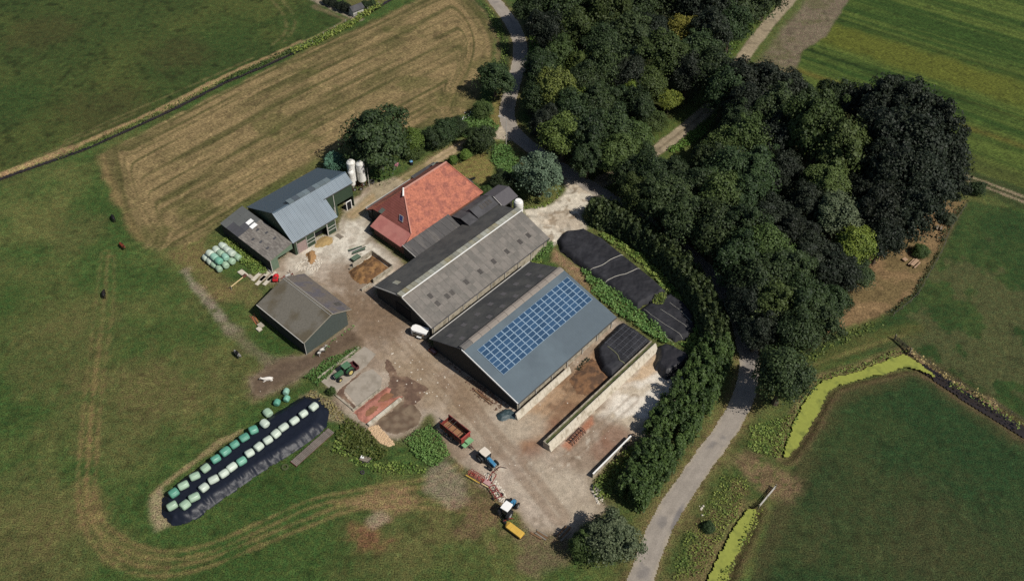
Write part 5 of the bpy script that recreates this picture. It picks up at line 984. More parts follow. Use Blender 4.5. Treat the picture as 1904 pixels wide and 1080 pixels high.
growth('weeds', Yp([(-17.9,-16.0),(-6,-16.2),(-6,-15.4),(-17.8,-15.2)]), 6, 0.5, 0.22, 'n', 26)
growth('weeds', GP([(970,385),(1000,384),(1030,370),(1046,350),(1040,372),(1010,386),(985,390)]), 16, .5, .26, 'w', 27)
growth('clearing_edge', GP([(1790,385),(1765,425),(1748,470),(1705,548),(1655,588),(1648,582),(1698,540),(1738,470),(1756,425),(1780,385)]), 8, 0.7, 0.3, 'd', 28)
growth('verge_grass', GP([(1440,640),(1520,640),(1620,600),(1650,600),(1530,660),(1480,690)]), 5, 0.4, 0.3, 'o', 29)
growth('ditch_reeds', np.concatenate([GP([(1440,852),(1455,800),(1470,768),(1500,720),(1528,700),(1600,680),(1668,654),(1690,652)]), GP([(1686,658),(1668,660),(1600,687),(1530,708),(1506,730),(1480,778),(1464,818),(1456,852)])]), 12, 0.7, 0.26, 'w', 50)
growth('ditch_reeds', np.concatenate([GP([(1340,1080),(1380,1010),(1400,962),(1412,944)]), GP([(1420,946),(1408,968),(1388,1012),(1352,1080)])]), 10, 0.6, 0.26, 'w', 51)
growth('hedge_foot', GP([(1100,372),(1150,412),(1205,455),(1250,500),(1280,548),(1300,600),(1306,650),(1270,720),(1235,780),(1195,840),(1175,838),(1230,760),(1265,705),(1290,650),(1284,600),(1262,555),(1230,508),(1180,460),(1120,420)]), 8, 0.6, 0.26, 'w', 52)
# white blossom by the field corner
growth('white_flowers', GP([(846,228),(868,216),(884,212),(880,222),(866,232),(852,236)]), 7, 1.0, 0.25, 'n', 30)
M_PETAL = leaf_mat('white petals', (0.6, 0.6, 0.56), (0.75, 0.75, 0.7)); LEAF['W'] = M_PETAL
growth('white_flowers', GP([(846,226),(868,214),(884,212),(880,219),(862,230),(866,246),(874,250),(868,252),(858,238)]), 5, 1.2, 0.22, 'W', 31)
# ------------------------------------------------------------------ silage heaps under plastic
M_BLACKP = pm('dark blue black silage plastic', A(27,31,41,1.0), 0.35, 0.15, 1.5, 0.035, 1.8, spec=0.09)
M_NET = pm('black protective net', A(42,42,46,1.0), 0.75, 0.25, 1.2, 0.05, 1.4, col2=A(32,32,36,1.0), f2=0.5, s2=0.4)
M_TARP = pm('crumpled black tarpaulin', A(40,39,42,1.0), 0.5, 0.2, 1.5, 0.03, 2.0)
M_ROPE = pm('pale sandbag line', A(186,182,170), 0.9, 0.15, 4.0)
M_BANK = pm('dead straw and soil', A(150,136,104), 0.95, 0.3, 3.0, 0.03, col2=A(116,100,76), f2=0.5, s2=1.0)
def mound(name, poly, H, edge, res, mat, label, cat, seed, wr=0.12, pw=0.75, wrs=2.0, dirv=None, z0=0.03):
    P = np.array(poly); c = P.mean(0); x0, x1, y0, y1 = bounds(P, 0.6)
    def hz(x, y):
        d = -sdf(x, y, P); h = H*sst(-0.05, edge, d)**pw
        if dirv is not None:                                       # pleats of the sheet running down the flank
            q = x*dirv[0]+y*dirv[1]; w = (vnoise(q, d*0.35, 0.55, seed)-0.5)*2*wr*np.exp(-((d-edge*0.45)/(edge*0.6))**2)
        else: w = 0
        return h+w+(fbm(x, y, wrs, seed+1, 4)-0.5)*2*wr*sst(0, 0.8, d)*(0.5 if dirv is not None else 1)+z0*0
    o = grid_mesh(name, x0, x1, y0, y1, res, lambda x, y: sdf(x, y, P)+(vnoise(x, y, 0.9, seed)-.5)*0.4 < 0.15, lambda x, y: hz(x, y)+0.02, mat, None, None)
    o.data.transform(Matrix.Translation((-c[0], -c[1], 0))); o.location = (c[0], c[1], 0); o.data.polygons.foreach_set('use_smooth', [True]*len(o.data.polygons)); props(o, label, cat)
    return o, hz
def drape(name, pts, hz, r, mat, parent, c, lift=0.03, n=6):
    L = smooth_line(pts, n); q = MB(); q.rings([((p[0], -p[1], float(hz(np.array([p[0]]), np.array([p[1]]))[0])+lift), r) for p in L], 5); o = q.build(name, mat, None); o.data.transform(Matrix.Translation((-c[0], -c[1], 0))); o.parent = parent; return o
def put_mound(*a, ropes=(), rope_r=0.07, rope_z=0.9, **k):
    o, hz = mound(*a, **k); c = np.array(a[1]).mean(0)
    for R in ropes: drape('sandbag_line', [G(u, v, rope_z)[:2] for u, v in R], hz, rope_r, M_ROPE, o, c)
    return o, hz
def _dir(u0, v0, u1, v1): d = G(u1, v1)[:2]-G(u0, v0)[:2]; return d/np.linalg.norm(d)
CL = GP([(566,736),(594,742),(612,764),(606,796),(582,816),(560,832),(520,858),(480,882),(440,911),(400,938),(366,964),(345,975),(317,977),(300,955),(303,925),(330,897),(410,840),(512,768)])
clamp, CZ = put_mound('silage_clamp', CL, 1.25, 2.0, 0.18, M_BLACKP, 'long silage heap under shiny dark blue plastic weighted with wrapped bales', 'silage heap', 31, wr=0.12, pw=0.6, dirv=_dir(340, 950, 600, 770))
net_a = GP([(1036,449),(1050,433),(1086,428),(1120,446),(1170,486),(1215,522),(1240,546),(1222,556),(1185,576),(1130,536),(1075,494),(1042,468)])
put_mound('silage_heap', net_a, 1.15, 1.0, 0.18, M_NET, 'larger black netted silage heap crossed by two pale lines beside the conifer hedge', 'silage heap', 33, wr=0.22, wrs=1.3, pw=0.45,
          ropes=[[(1097,502),(1120,494),(1140,482),(1158,475)], [(1126,524),(1145,515),(1165,510),(1190,498)]])
net_b = GP([(1190,577),(1215,560),(1246,547),(1272,564),(1293,590),(1295,612),(1282,629),(1255,636),(1233,624),(1205,598)])
put_mound('silage_heap', net_b, 0.95, 1.0, 0.18, M_NET, 'smaller black netted silage heap with lengthwise lines and a weedy patch at its end', 'silage heap', 35, wr=0.18, wrs=1.3, pw=0.45,
          ropes=[[(1198,574),(1225,596),(1252,613),(1270,626)], [(1228,575),(1255,592),(1278,608)], [(1245,562),(1270,582),(1287,600)], [(1212,600),(1235,618),(1252,630)]], rope_r=0.035)
q = growth('weeds', GP([(1216,553),(1236,548),(1242,562),(1228,572),(1212,566)]), 30, 0.4, 0.25, 'w', 41); q.location.z = 1.0
net_c = np.array([YARD.w(*p)[:2] for p in ((31.4,23.9),(31.5,28),(31.2,31.55),(26,31.6),(22,31.6),(18.2,31.5),(18.6,28.5),(20.3,26.0),(22,24.3),(27,23.9))])
put_mound('silage_heap', net_c, 1.55, 1.1, 0.16, M_NET, 'black sheeted silage heap with a grid of lines in the bay beside the solar barn', 'silage heap', 37, wr=0.18, wrs=1.3, pw=0.45)
def grid_lines():
    o = [x for x in bpy.data.objects if x.name.startswith('silage_heap')][-1]; c = net_c.mean(0); P = net_c
    hz = lambda x, y: 1.55*sst(-0.05, 1.1, -sdf(x, y, P))**0.5+0.06
    for t in (25.3, 26.4, 27.5, 28.6, 29.7, 30.7): drape('net_line', [YARD.w(s, t)[:2] for s in (23.6, 25, 27, 29, 30.3)], hz, 0.035, M_NETLINE, o, c)
    for s in (24.0, 25.2, 26.4, 27.6, 28.8, 29.9): drape('net_line', [YARD.w(s, t)[:2] for t in (24.6, 26, 28, 30, 31.2)], hz, 0.035, M_NETLINE, o, c)
    drape('sandbag_line', [YARD.w(s, t)[:2] for s, t in ((23.4, 26.2), (23.3, 27.5), (23.0, 29), (22.2, 30.2), (22.6, 31.2))], hz, 0.10, M_ROPEG, o, c)
M_NETLINE = pm('grey net seam', A(96,98,104), 0.8, 0.1, 3.0); M_ROPEG = pm('mossy sandbags', A(120,120,92), 0.9, 0.2, 4.0)
grid_lines()
tarp = ring([(1216,648),(1240,640),(1272,655),(1288,668),(1276,686),(1250,702),(1235,706),(1222,692),(1214,680),(1220,665)], 3)
put_mound('tarpaulin_heap', tarp, 1.5, 1.4, 0.16, M_TARP, 'crumpled black tarpaulin heap at the end of the pale silage bay under the hedge', 'tarpaulin', 39, wr=0.30, wrs=1.5, dirv=_dir(1216, 660, 1280, 680))
face = np.array([YARD.w(*p)[:2] for p in ((18.8,25.4),(21,24.6),(22.5,24.6),(20,27.5),(18.9,30.5),(18.2,31.0),(17.8,29)) ])
put_mound('silage_rest', np.array([YARD.w(*p)[:2] for p in ((12.5,25.2),(17,24.7),(20,25),(20,28),(18.5,31.2),(14,31.3),(11,29))]), 0.35, 2.5, 0.3, pm('brown silage', A(130,96,68), 0.95, 0.3, 2.0, 0.05, col2=A(92,70,54), f2=0.5, s2=0.7), 'low brown remainder of silage in front of the gridded black heap', 'silage', 43, wr=0.1)
q = growth('tyre_scraps', np.array([YARD.w(*p)[:2] for p in ((15.5,24.4),(19.5,24.4),(19.8,25.2),(16,25.4))]), 30, 0.5, 0.2, 'k', 44)
# a blue grey crumpled sheet at the barn corner
put_mound('tarpaulin', ring([(922,772),(938,760),(955,765),(968,772),(962,780),(948,778),(930,784)], 2), 0.55, 0.7, 0.12, pm('blue grey sheeting', A(62,78,82), 0.5, 0.3, 2.5, 0.05), 'crumpled blue grey sheet lying at the barn corner by the concrete wall', 'tarpaulin', 45, wr=0.28, wrs=0.7)
# straw heap in the bunker, chips and rubble: stuff nobody could count
M_STRAW = pm('brown strawy dung', A(146,110,70), 0.95, 0.4, 2.6, 0.08, col2=A(106,78,52), f2=0.5, s2=0.8)
put_mound('straw_heap', np.array([YARD.w(*p)[:2] for p in ((9.9,-28.6),(9.9,-22.4),(4.2,-22.4),(2.4,-24),(2.2,-26.5),(3.0,-28.6))]), 0.95, 1.9, 0.18, M_STRAW, 'heap of brown straw manure filling the concrete bunker', 'straw heap', 47, wr=0.22, wrs=0.8)
def litter(name, poly, n, size, mat, seed, flat=0.6):
    r = np.random.default_rng(seed); Pg = np.array(poly); x0, x1, y0, y1 = bounds(Pg, 0); V = []; F = []; k = 0; cu = np.array([(-1,-1,0),(1,-1,0),(1,1,0),(-1,1,0),(-.7,-.7,1.3),(.7,-.7,1.1),(.6,.7,1.2),(-.7,.6,1.0)])
    while k < n:
        x, y = r.uniform(x0, x1), r.uniform(y0, y1)
        if sdf(np.array([x]), np.array([y]), Pg)[0] > 0: continue
        a = r.uniform(0, 6.28); s = size*r.uniform(.5, 1.5); c, d = math.cos(a), math.sin(a); w = cu*np.array([s, s*r.uniform(.5, 1), s*flat*r.uniform(.6, 1.2)])
        V.append(np.stack([w[:, 0]*c-w[:, 1]*d+x, w[:, 0]*d+w[:, 1]*c+y, w[:, 2]+0.03], 1)); F.append(np.array([(4,5,6,7),(0,1,5,4),(1,2,6,5),(2,3,7,6),(3,0,4,7)])+8*k); k += 1
    return raw_mesh(name, np.concatenate(V), np.concatenate(F), mat, None, 'stuff')
M_CHIP = pm('pale wood chips', A(206,176,140), 0.9, 0.3, 5.0); M_RUBBLE = pm('pale rubble', A(206,196,180), 0.9, 0.2, 5.0); M_SCRAP = pm('brown scraps', A(110,86,70), 0.9, 0.4, 4.0)
litter('wood_chips', GP([(684,795),(702,790),(722,812),(735,826),(724,830),(706,822),(690,805)]), 900, 0.13, M_CHIP, 1)
litter('rubble', GP([(560,480),(580,470),(600,485),(590,505),(565,505),(545,500)]), 150, 0.16, M_RUBBLE, 2); litter('rubble', GP([(900,880),(915,885),(940,915),(945,935),(930,935),(905,905)]), 130, 0.17, M_RUBBLE, 3)
litter('yard_stones', YARDP, 170, 0.08, M_RUBBLE, 4, 0.3); litter('yard_stones', GP([(720,640),(820,680),(840,720),(780,760),(720,700)]), 36, 0.13, M_RUBBLE, 5, 0.3)
litter('scraps', GP([(870,700),(905,715),(935,755),(920,765),(890,740),(865,715)]), 120, 0.16, M_SCRAP, 6); litter('scraps', np.array([YARD.w(*p)[:2] for p in ((0.3,-2),(1.6,-2),(0.2,22),(-1.6,22))]), 160, 0.12, M_SCRAP, 7)
litter('stones', GP([(1098,905),(1112,900),(1122,930),(1112,940)]), 70, 0.2, M_RUBBLE, 8); litter('roadside_stones', GP([(1300,940),(1308,940),(1308,958),(1302,958)]), 6, 0.13, M_RUBBLE, 9)
litter('roof_debris', [YARD.w(*p)[:2] for p in ((3,-1.5),(30,-1.5),(30,-0.4),(3,-0.4))], 140, 0.2, M_RUBBLE, 10)
# ------------------------------------------------------------------ red feed bay
M_FEED = pm('red brick clinker feed', A(178,120,104), 0.95, 0.34, 2.2, 0.06, col2=A(154,100,80), f2=0.52, s2=0.6); M_DUNG = pm('dark wet earth', A(104,82,68), 0.85, 0.3, 1.5, 0.04, col2=A(136,112,92), f2=0.55, s2=0.5)
put_mound('red_gravel_heap', np.array([YARD.w(*p)[:2] for p in ((-20.9,0.6),(-12.6,0.6),(-12.0,1.6),(-13.2,2.3),(-14.6,2.6),(-13.4,3.4),(-12.0,4.5),(-20.8,4.5),(-21.2,2.5))]), 0.35, 1.2, 0.2, M_FEED, 'salmon red gravel spread between the two low concrete walls', 'gravel heap', 51, wr=0.12)
def earth(name, pts, mat, z, w=0.4):
    o = sheet(name, [YARD.w(*p)[:2] for p in pts], 0.2, z, mat, w); o.data.attributes.remove(o.data.attributes['Col']); return o
earth('wet_earth', [(-13.5,0.9),(-11.0,-0.5),(-8.6,-4),(-7.8,-4.6),(-7.6,-3.4),(-9.0,0),(-7.6,3.5),(-7.4,7.0),(-9.5,7.5),(-12,8),(-13.5,6.5),(-11.8,4.8),(-13.4,3.4),(-14.6,2.6),(-13.2,2.2)], M_DUNG, 0.06, 0.7)
earth('feed_residue', [(-13.2,2.0),(-16,1.9),(-19.6,2.5),(-20,3.4),(-17.6,3.2),(-14.5,3.4),(-13,3.2)], pm('brown residue', A(138,100,72), .95, .3, 1.6, .03), 0.40, 0.9)
earth('wet_earth', [(-20.6,5.6),(-13,5.4),(-11.5,7.5),(-12.5,10.5),(-15.5,11.6),(-19,9.6)], pm('muddy earth', A(132,114,94), 0.9, 0.35, 1.2, 0.05, col2=A(100,82,66), f2=0.5, s2=0.6), 0.055, 0.7)
earth('wet_earth', [(-20.3,-5.4),(-13.6,-5.9),(-13.4,-5.4),(-17.6,-5.0),(-18.8,-4.4),(-19.2,-2.4),(-19.5,0),(-20.4,0)], M_DUNG, 0.075, 0.3)
# ------------------------------------------------------------------ wrapped bales
M_BALE = {k: pm('bale wrap '+k, A(*c), 0.42, 0.06, 2.0, 0.012, 3.0, wave=('Z', 2.4, 0.02, 1.0), spec=0.4, rand=0.07) for k, c in dict(white=(196,208,192), mint=(148,190,170), pale=(160,186,160), teal=(92,154,132), green=(116,174,150)).items()}
def bale_mesh():
    q = MB(); q.rings([((-0.62, 0, 0), 0.30), ((-0.61, 0, 0), 0.46), ((-0.54, 0, 0), 0.585), ((-0.40, 0, 0), 0.64), ((0, 0, 0), 0.66), ((0.40, 0, 0), 0.64), ((0.54, 0, 0), 0.585), ((0.61, 0, 0), 0.46), ((0.62, 0, 0), 0.30)], 20)
    return q.build('bale', list(M_BALE.values())[:1], smooth=True, data_only=True)
BALE = bale_mesh(); BC = [0]
def bale(p, yaw, kind, label, group, up=False, sc=(1, 1, 1)):
    o = bpy.data.objects.new('bale', BALE); COL.objects.link(o); o.location = p; r = random.Random(BC[0]); BC[0] += 1
    o.rotation_euler = (r.uniform(-.12, .12), (math.pi/2 if up else 0)+r.uniform(-.09, .09), yaw+r.uniform(-.2, .2)); o.scale = tuple(s*r.uniform(.9, 1.07) for s in sc)
    o.material_slots[0].link = 'OBJECT'; o.material_slots[0].material = M_BALE[kind]; props(o, label, 'bale', group); return o
row1 = [(498,767,'pale'),(492,787,'white'),(471,799,'teal'),(454,813,'teal'),(436,826,'teal'),(419,839,'teal'),(401,853,'teal'),(382,870,'pale'),(362,885,'pale'),(341,902,'pale'),(323,916,'teal')]
row2 = [(583,756,'white'),(564,769,'white'),(547,782,'white'),(527,794,'white'),(513,806,'white'),(498,818,'white'),(481,830,'white'),(464,842,'white'),(449,857,'green'),(431,868,'white'),(416,880,'white'),(397,891,'white'),(379,906,'white'),(361,924,'pale'),(344,938,'pale'),(320,940,'pale')]
yaw = math.atan2(*(G(600, 760)-G(340, 930))[1::-1])
def word(i, n): return 'lowest' if i == n-1 else 'uppermost' if i == 0 else None
def on_clamp(rows, far):
    for i, (u, v, k) in enumerate(rows):
        p = G(u, v, 1.6); z = max(0.0, float(CZ(np.array([p[0]]), np.array([p[1]]))[0])); p = G(u, v, z+0.66); z = max(0.0, float(CZ(np.array([p[0]]), np.array([p[1]]))[0])); p = G(u, v, z+0.58)
        col = dict(white='whitish', pale='pale striped green', teal='dark green', green='mottled green')[k]
        lab = f'{col} wrapped bale in the {"far" if far else "near"} row on the plastic silage heap'
        if k == 'green': lab = 'only mottled green bale in the near row of whitish bales'
        elif i == 0: lab = f'{col} wrapped bale at the yard end of the {"far" if far else "near"} row'
        elif i == len(rows)-1: lab = f'{col} wrapped bale at the tapered end of the {"far" if far else "near"} row'
        bale(p, yaw+(math.pi/2 if far and k != 'teal' and i < 2 else 0), k, lab, 'wrapped bales weighing down the plastic silage heap', sc=(1.36, 1.2, 0.95) if k in ('white', 'green') else (1.4, 1.26, 0.95))
on_clamp(row1, True); on_clamp(row2, False)
for u, v, k, l in ((532,728,'mint','pale mint wrapped bale, uppermost of three beside the end of the plastic heap'), (533,741,'green','darker green wrapped bale, middle of three beside the end of the plastic heap'), (515,748,'teal','small dark green wrapped bale, lowest of three beside the plastic heap')): bale(G(u, v, 0.6), yaw+.5, k, l, 'loose bales beside the plastic heap')
# the stack by the lean-to: two layers, ends towards the grass
def bale_stack():
    c0 = G(418, 488); f = Frame(c0, math.radians(20))
    kinds = [['white', 'white', 'white', 'pale'], ['white', 'white', 'pale', 'mint'], ['white', 'white', 'mint', 'green']]
    a = G(392, 487, 1.9)[:2]; ax = (G(442, 494, 1.9)[:2]-G(403, 462, 1.9)[:2]); ax /= np.linalg.norm(ax); bx = np.array([ax[1], -ax[0]])
    start = G(403, 465, 1.9)[:2]; yw = math.atan2(ax[1], ax[0])
    rowname = ('nearest the lean-to', 'in the middle', 'nearest the pasture')
    K = 1.62
    for j in range(4):
        for i in range(4):
            p = start+ax*(i*K-0.9)+bx*(j*K-2.4); bale((*p, 0.72), yw, 'white' if (i < 2) else 'pale', 'whitish wrapped bale in the bottom layer of the bale stack by the lean-to', 'bales in the bottom layer of the stack', sc=(1.2, 1.12, 1.1))
    for j in range(3):
        for i in range(3):
            p = start+ax*(i*K*1.03-0.1)+bx*(j*K-1.6); k = kinds[j][i+1] if j else kinds[j][i]
            bale((*p, 2.02), yw, k, f"{dict(white='whitish', pale='pale green', mint='mint green', green='green', teal='dark green')[k]} wrapped bale on top of the bale stack, row {rowname[j]}", 'bales in the top layer of the stack', sc=(1.24, 1.15, 1.05))
bale_stack()
# ------------------------------------------------------------------ machines
M_TYRE = pm('tyre rubber', A(40,39,38), 0.85, 0.2, 4.0, 0.005); M_BLUEP = pm('tractor blue', A(66,132,172), 0.45, 0.15, 3.0, col2=A(86,116,130), f2=0.58, s2=2.0, spec=0.4); M_GREENP = pm('tractor green', A(62,104,72), 0.4, 0.12, 2.0, spec=0.5); M_GREENL = pm('pale green paint', A(128,176,128), 0.5, 0.1, 2.0)
M_REDP = pm('faded red paint', A(150,58,54), 0.6, 0.25, 2.5, col2=A(112,60,52), f2=0.52, s2=1.5); M_REDB = pm('bright red paint', A(206,44,50), 0.4, 0.1, 2.0); M_YELP = pm('yellow paint', A(216,176,80), 0.5, 0.12, 2.0, col2=A(196,156,60), f2=0.6, s2=1.0); M_RIMY = pm('cream wheel rim', A(206,188,120), 0.5, 0.1, 3.0); M_RIMW = pm('grey wheel rim', A(150,150,148), 0.5, 0.1, 3.0)
M_CABGL = pm('cab glass', A(58,66,70), 0.12, 0.05, 1.0, spec=0.6); M_BLACK = pm('black machine parts', A(36,36,38), 0.6, 0.2, 3.0); M_DKRED = pm('dark maroon boards', A(86,44,46), 0.7, 0.2, 2.0); M_FLOOR = pm('wagon floor boards', A(158,116,84), 0.85, 0.25, 3.0, rand=0.1)
def wheel(o, s, t, r, w, rim, steer=0.0):
    q = MB(); ax = (math.sin(steer), math.cos(steer), 0); pr = [(-w/2, r*.55), (-w/2, r*.86), (-w*.36, r*.97), (-w*.1, r), (w*.1, r), (w*.36, r*.97), (w/2, r*.86), (w/2, r*.55)]
    q.lathe((s, t, r), ax, pr, 20)
    for i in range(14):
        a = 2*math.pi*i/14; c = np.array([s+math.cos(a)*r*0.99, t, r+math.sin(a)*r*0.99]); d = np.array([-math.sin(a), 0, math.cos(a)])*0.05*r/.8
        q.beam(c-np.array([0, w*.42, 0])-d, c+np.array([0, w*.42, 0])+d, 0.05*r/.6, 0.05)
    wo = q.build('wheel', M_TYRE, o)
    q = MB(); q.lathe((s, t, r), ax, [(-w*.3, 0.02), (-w*.42, r*.2), (-w*.30, r*.5), (-w*.45, r*.56), (w*.45, r*.56), (w*.30, r*.5), (w*.42, r*.2), (w*.3, 0.02)], 16); q.build('rim', rim, wo); return wo
def tractor(fr, label, paint_, roof, rim, cab=True, rear=0.86, front=0.6, hood_l=1.9, group=None):
    o = thing('tractor', label, 'tractor', fr, group=group)
    for t in (-0.86, 0.86): wheel(o, -0.85, t, rear, 0.48, rim)
    for t in (-0.80, 0.80): wheel(o, 1.65, t, front, 0.36, rim, 0.12)
    q = MB(); q.prism([(0.35, -0.36, 0.85), (0.35+hood_l, -0.30, 0.85), (0.35+hood_l, -0.30, 1.38), (0.45+hood_l*.9, -0.28, 1.5), (0.35, -0.34, 1.68)], (0, 0.66, 0)); b = q.build('hood', paint_, o, bevel=0.05)
    q = MB(); q.box(0.36+hood_l, 0.42+hood_l, -0.24, 0.24, 0.9, 1.36); q.build('grille', M_BLACK, b)
    for t in (-0.17, 0.17): q = MB(); q.cyl((0.42+hood_l, t, 1.28), (0.46+hood_l, t, 1.28), 0.07, n=10); q.build('headlight', M_WHITE, o)
    q = MB(); q.box(-1.3, 2.2, -0.26, 0.26, 0.55, 0.95); q.box(1.5, 1.8, -0.62, 0.62, 0.5, 0.68); q.build('chassis', M_BLACK, o)
    for t in (-0.86, 0.86):
        q = MB(); pr = [(-0.85+math.cos(a)*(rear+0.1), rear+math.sin(a)*(rear+0.1)) for a in np.linspace(0.35, 2.7, 7)]
        for (x0_, z0_), (x1_, z1_) in zip(pr[:-1], pr[1:]): q.prism([(x0_, t-0.24, z0_), (x1_, t-0.24, z1_), (x1_, t+0.24, z1_), (x0_, t+0.24, z0_)], (0, 0, 0.05))
        q.build('mudguard', paint_ if not cab else M_BLACK, o)
    if cab:
        q = MB(); q.prism([(-1.25, -0.62, 1.1), (0.3, -0.62, 1.1), (0.22, -0.58, 2.5), (-1.2, -0.58, 2.5)], (0, 1.24, 0)); c = q.build('cab', M_CABGL, o)
        q = MB()
        for s, s2 in ((-1.27, -1.22), (0.32, 0.24), (-0.5, -0.5)):
            for t in (-0.64, 0.64): q.beam((s, t, 1.1), (s2, t*0.95, 2.52), 0.07, 0.07)
        q.build('cab_frame', M_BLACK, c)
        q = MB(); q.prism([(-1.35, -0.74, 2.5), (-0.5, -0.80, 2.5), (0.42, -0.70, 2.5), (0.42, 0.70, 2.5), (-0.5, 0.80, 2.5), (-1.35, 0.74, 2.5)], (0, 0, 0.16)); q.build('cab_roof', roof, o, bevel=0.06)
    else:
        q = MB(); q.box(-1.1, -0.6, -0.28, 0.28, 1.1, 1.3); q.box(-1.15, -1.02, -0.28, 0.28, 1.3, 1.75); q.build('seat', M_BLACK, o)
        q = MB()
        for s in (-1.35, 0.1):
            for t in (-0.6, 0.6): q.beam((s, t, 1.0), (s, t, 2.3), 0.07, 0.07)
        q.build('cab_frame', M_BLACK, o)
        q = MB(); q.box(-1.45, 0.2, -0.7, 0.7, 2.3, 2.42); q.build('cab_roof', roof, o, bevel=0.05)
    q = MB(); q.cyl((1.0, 0.4, 1.4), (1.0, 0.4, 2.3), 0.045, n=8); q.build('exhaust', M_BLACK, o)
    q = MB(); q.beam((-1.3, -0.4, 0.7), (-2.0, -0.38, 0.6), 0.08, 0.1); q.beam((-1.3, 0.4, 0.7), (-2.0, 0.38, 0.6), 0.08, 0.1); q.beam((-1.95, -0.42, 0.62), (-1.95, 0.42, 0.62), 0.06, 0.06); q.build('linkage', M_BLACK, o)
    return o
def heading(u0, v0, u1, v1): return math.atan2(*(G(u1, v1)-G(u0, v0))[1::-1])
def fr_at(u, v, th, z=0): return Frame(G(u, v, z), th)
H_B = heading(885, 832, 925, 868)
t1 = tractor(fr_at(905, 852, H_B, 1.0), 'blue tractor with cream cab roof hitched to the red forage wagon', M_BLUEP, pm('cream roof', A(226,214,198), 0.5, 0.05, 2.0), M_RIMW, hood_l=2.0)
f = fr_at(905, 852, H_B, 1.0); q = MB(); q.beam((2.6, -0.9, 0.35), (2.6, 0.9, 0.35), 0.08, 0.1); q.beam((2.3, 0, 0.5), (2.9, 0, 0.4), 0.12, 0.12); q.beam((2.6, -0.9, 0.35), (3.6, -1.6, 0.25), 0.07, 0.07); q.beam((2.6, 0.9, 0.35), (2.8, 1.5, 0.3), 0.07, 0.07); o_ = q.build('front_fork', M_RUST, t1)
tractor(fr_at(945, 946, heading(938, 962, 962, 932), 1.0), 'blue tractor with white cab roof carrying the yellow mower', M_BLUEP, M_WHITE, M_RIMW, rear=0.9, hood_l=1.7)
tg = tractor(fr_at(640, 691, heading(655, 680, 622, 702), 0.9), 'dark green tractor with cream wheel rims parked on the concrete slab', M_GREENP, pm('dull green roof', A(86,122,92), 0.6, 0.1, 2.0), M_RIMY, cab=False, rear=0.88, front=0.52)
f = fr_at(640, 691, heading(655, 680, 622, 702), 0.9)
q = MB(); q.box(-2.9, -2.8, -0.95, 0.95, 0.35, 1.2); q.box(-2.78, -2.05, -0.95, -0.88, 0.35, 1.1); q.box(-2.78, -2.05, 0.88, 0.95, 0.35, 1.1); q.box(-2.8, -2.0, -0.94, 0.94, 0.3, 0.36); tb = q.build('transport_box', M_DKRED, None); alone(tb, f, -2.4, 0, 0); props(tb, 'dark brown transport box carried behind the green tractor', 'transport box')
def forage_wagon():
    f = fr_at(846, 802, heading(822, 782, 872, 822), 1.3); o = thing('forage_wagon', 'empty red forage wagon with slatted floor and pale green drawbar platform', 'wagon', f)
    L, W, z0, z1 = 5.6, 2.35, 1.15, 2.75
    q = MB(); q.box(-L/2, L/2, -W/2, -W/2+0.08, z0, z1); q.build('side_wall', M_DKRED, o); q = MB(); q.box(-L/2, L/2, W/2-0.08, W/2, z0, z1); q.build('side_wall', M_DKRED, o)
    q = MB(); q.box(L/2-0.1, L/2-0.001, -W/2+0.085, W/2-0.085, z0, z1+0.1); q.build('front_wall', M_REDP, o); q = MB(); q.box(L/2-0.02, L/2+0.12, -W/2-0.02, W/2+0.02, z1-0.1, z1+0.12); q.build('front_rail', M_REDB2, o)
    q = MB(); q.box(-L/2, -L/2+0.08, -W/2+0.085, W/2-0.085, z0, z0+0.9); q.build('tailgate', M_REDP, o)
    for i in range(9): q = MB(); t = -W/2+0.1+i*0.239; q.box(-L/2+0.09, L/2-0.11, t, t+0.22, z0-0.05, z0+0.02); q.build('floor_board', M_FLOOR, o)
    for s in (-1.6, -0.4, 0.9): q = MB(); q.box(s, s+0.1, -W/2+0.09, W/2-0.09, z0+0.03, z0+0.09); q.build('floor_bar', M_DKRED, o)
    for s in (-1.5, -0.6): q = MB(); q.beam((s, -W/2, z1+0.03), (s, W/2, z1+0.03), 0.05, 0.05); q.build('cross_bar', M_STEEL, o)
    for k, t in enumerate((-W/2-0.03, W/2+0.03)):
        q = MB(); q.beam((-L/2, t, z1+0.03), (L/2, t, z1+0.03), 0.1, 0.1); q.build('top_rail', M_REDP, o)
        for s in (-2.4, -1.2, 0, 1.2, 2.4): q = MB(); q.beam((s, t*1.02, z0), (s, t*1.02, z1), 0.08, 0.08); q.build('stake', M_REDP, o)
    q = MB(); q.box(L/2+0.01, L/2+0.9, -W/2, W/2, 0.85, 1.0); q.box(L/2+0.01, L/2+0.85, -0.9, 0.35, 1.0, 1.45); q.build('platform', M_GREENL, o)
    q = MB(); q.beam((L/2+0.8, 0, 0.85), (L/2+2.0, 0, 0.6), 0.14, 0.14); q.beam((L/2+0.8, -0.5, 0.9), (L/2+1.7, 0, 0.65), 0.09, 0.09); q.beam((L/2+0.8, 0.5, 0.9), (L/2+1.7, 0, 0.65), 0.09, 0.09); q.build('drawbar', M_RUST, o)
    q = MB(); q.box(-L/2, L/2, -0.5, -0.38, 0.8, 1.08); q.box(-L/2, L/2, 0.38, 0.5, 0.8, 1.08); q.build('chassis', M_BLACK, o)
    for s in (-1.1, 0.1):
        for t in (-0.95, 0.95): wheel(o, s, t, 0.48, 0.38, M_RIMW)
M_REDB2 = pm('light red rail', A(176,78,74), 0.5, 0.1, 2.0)
forage_wagon()
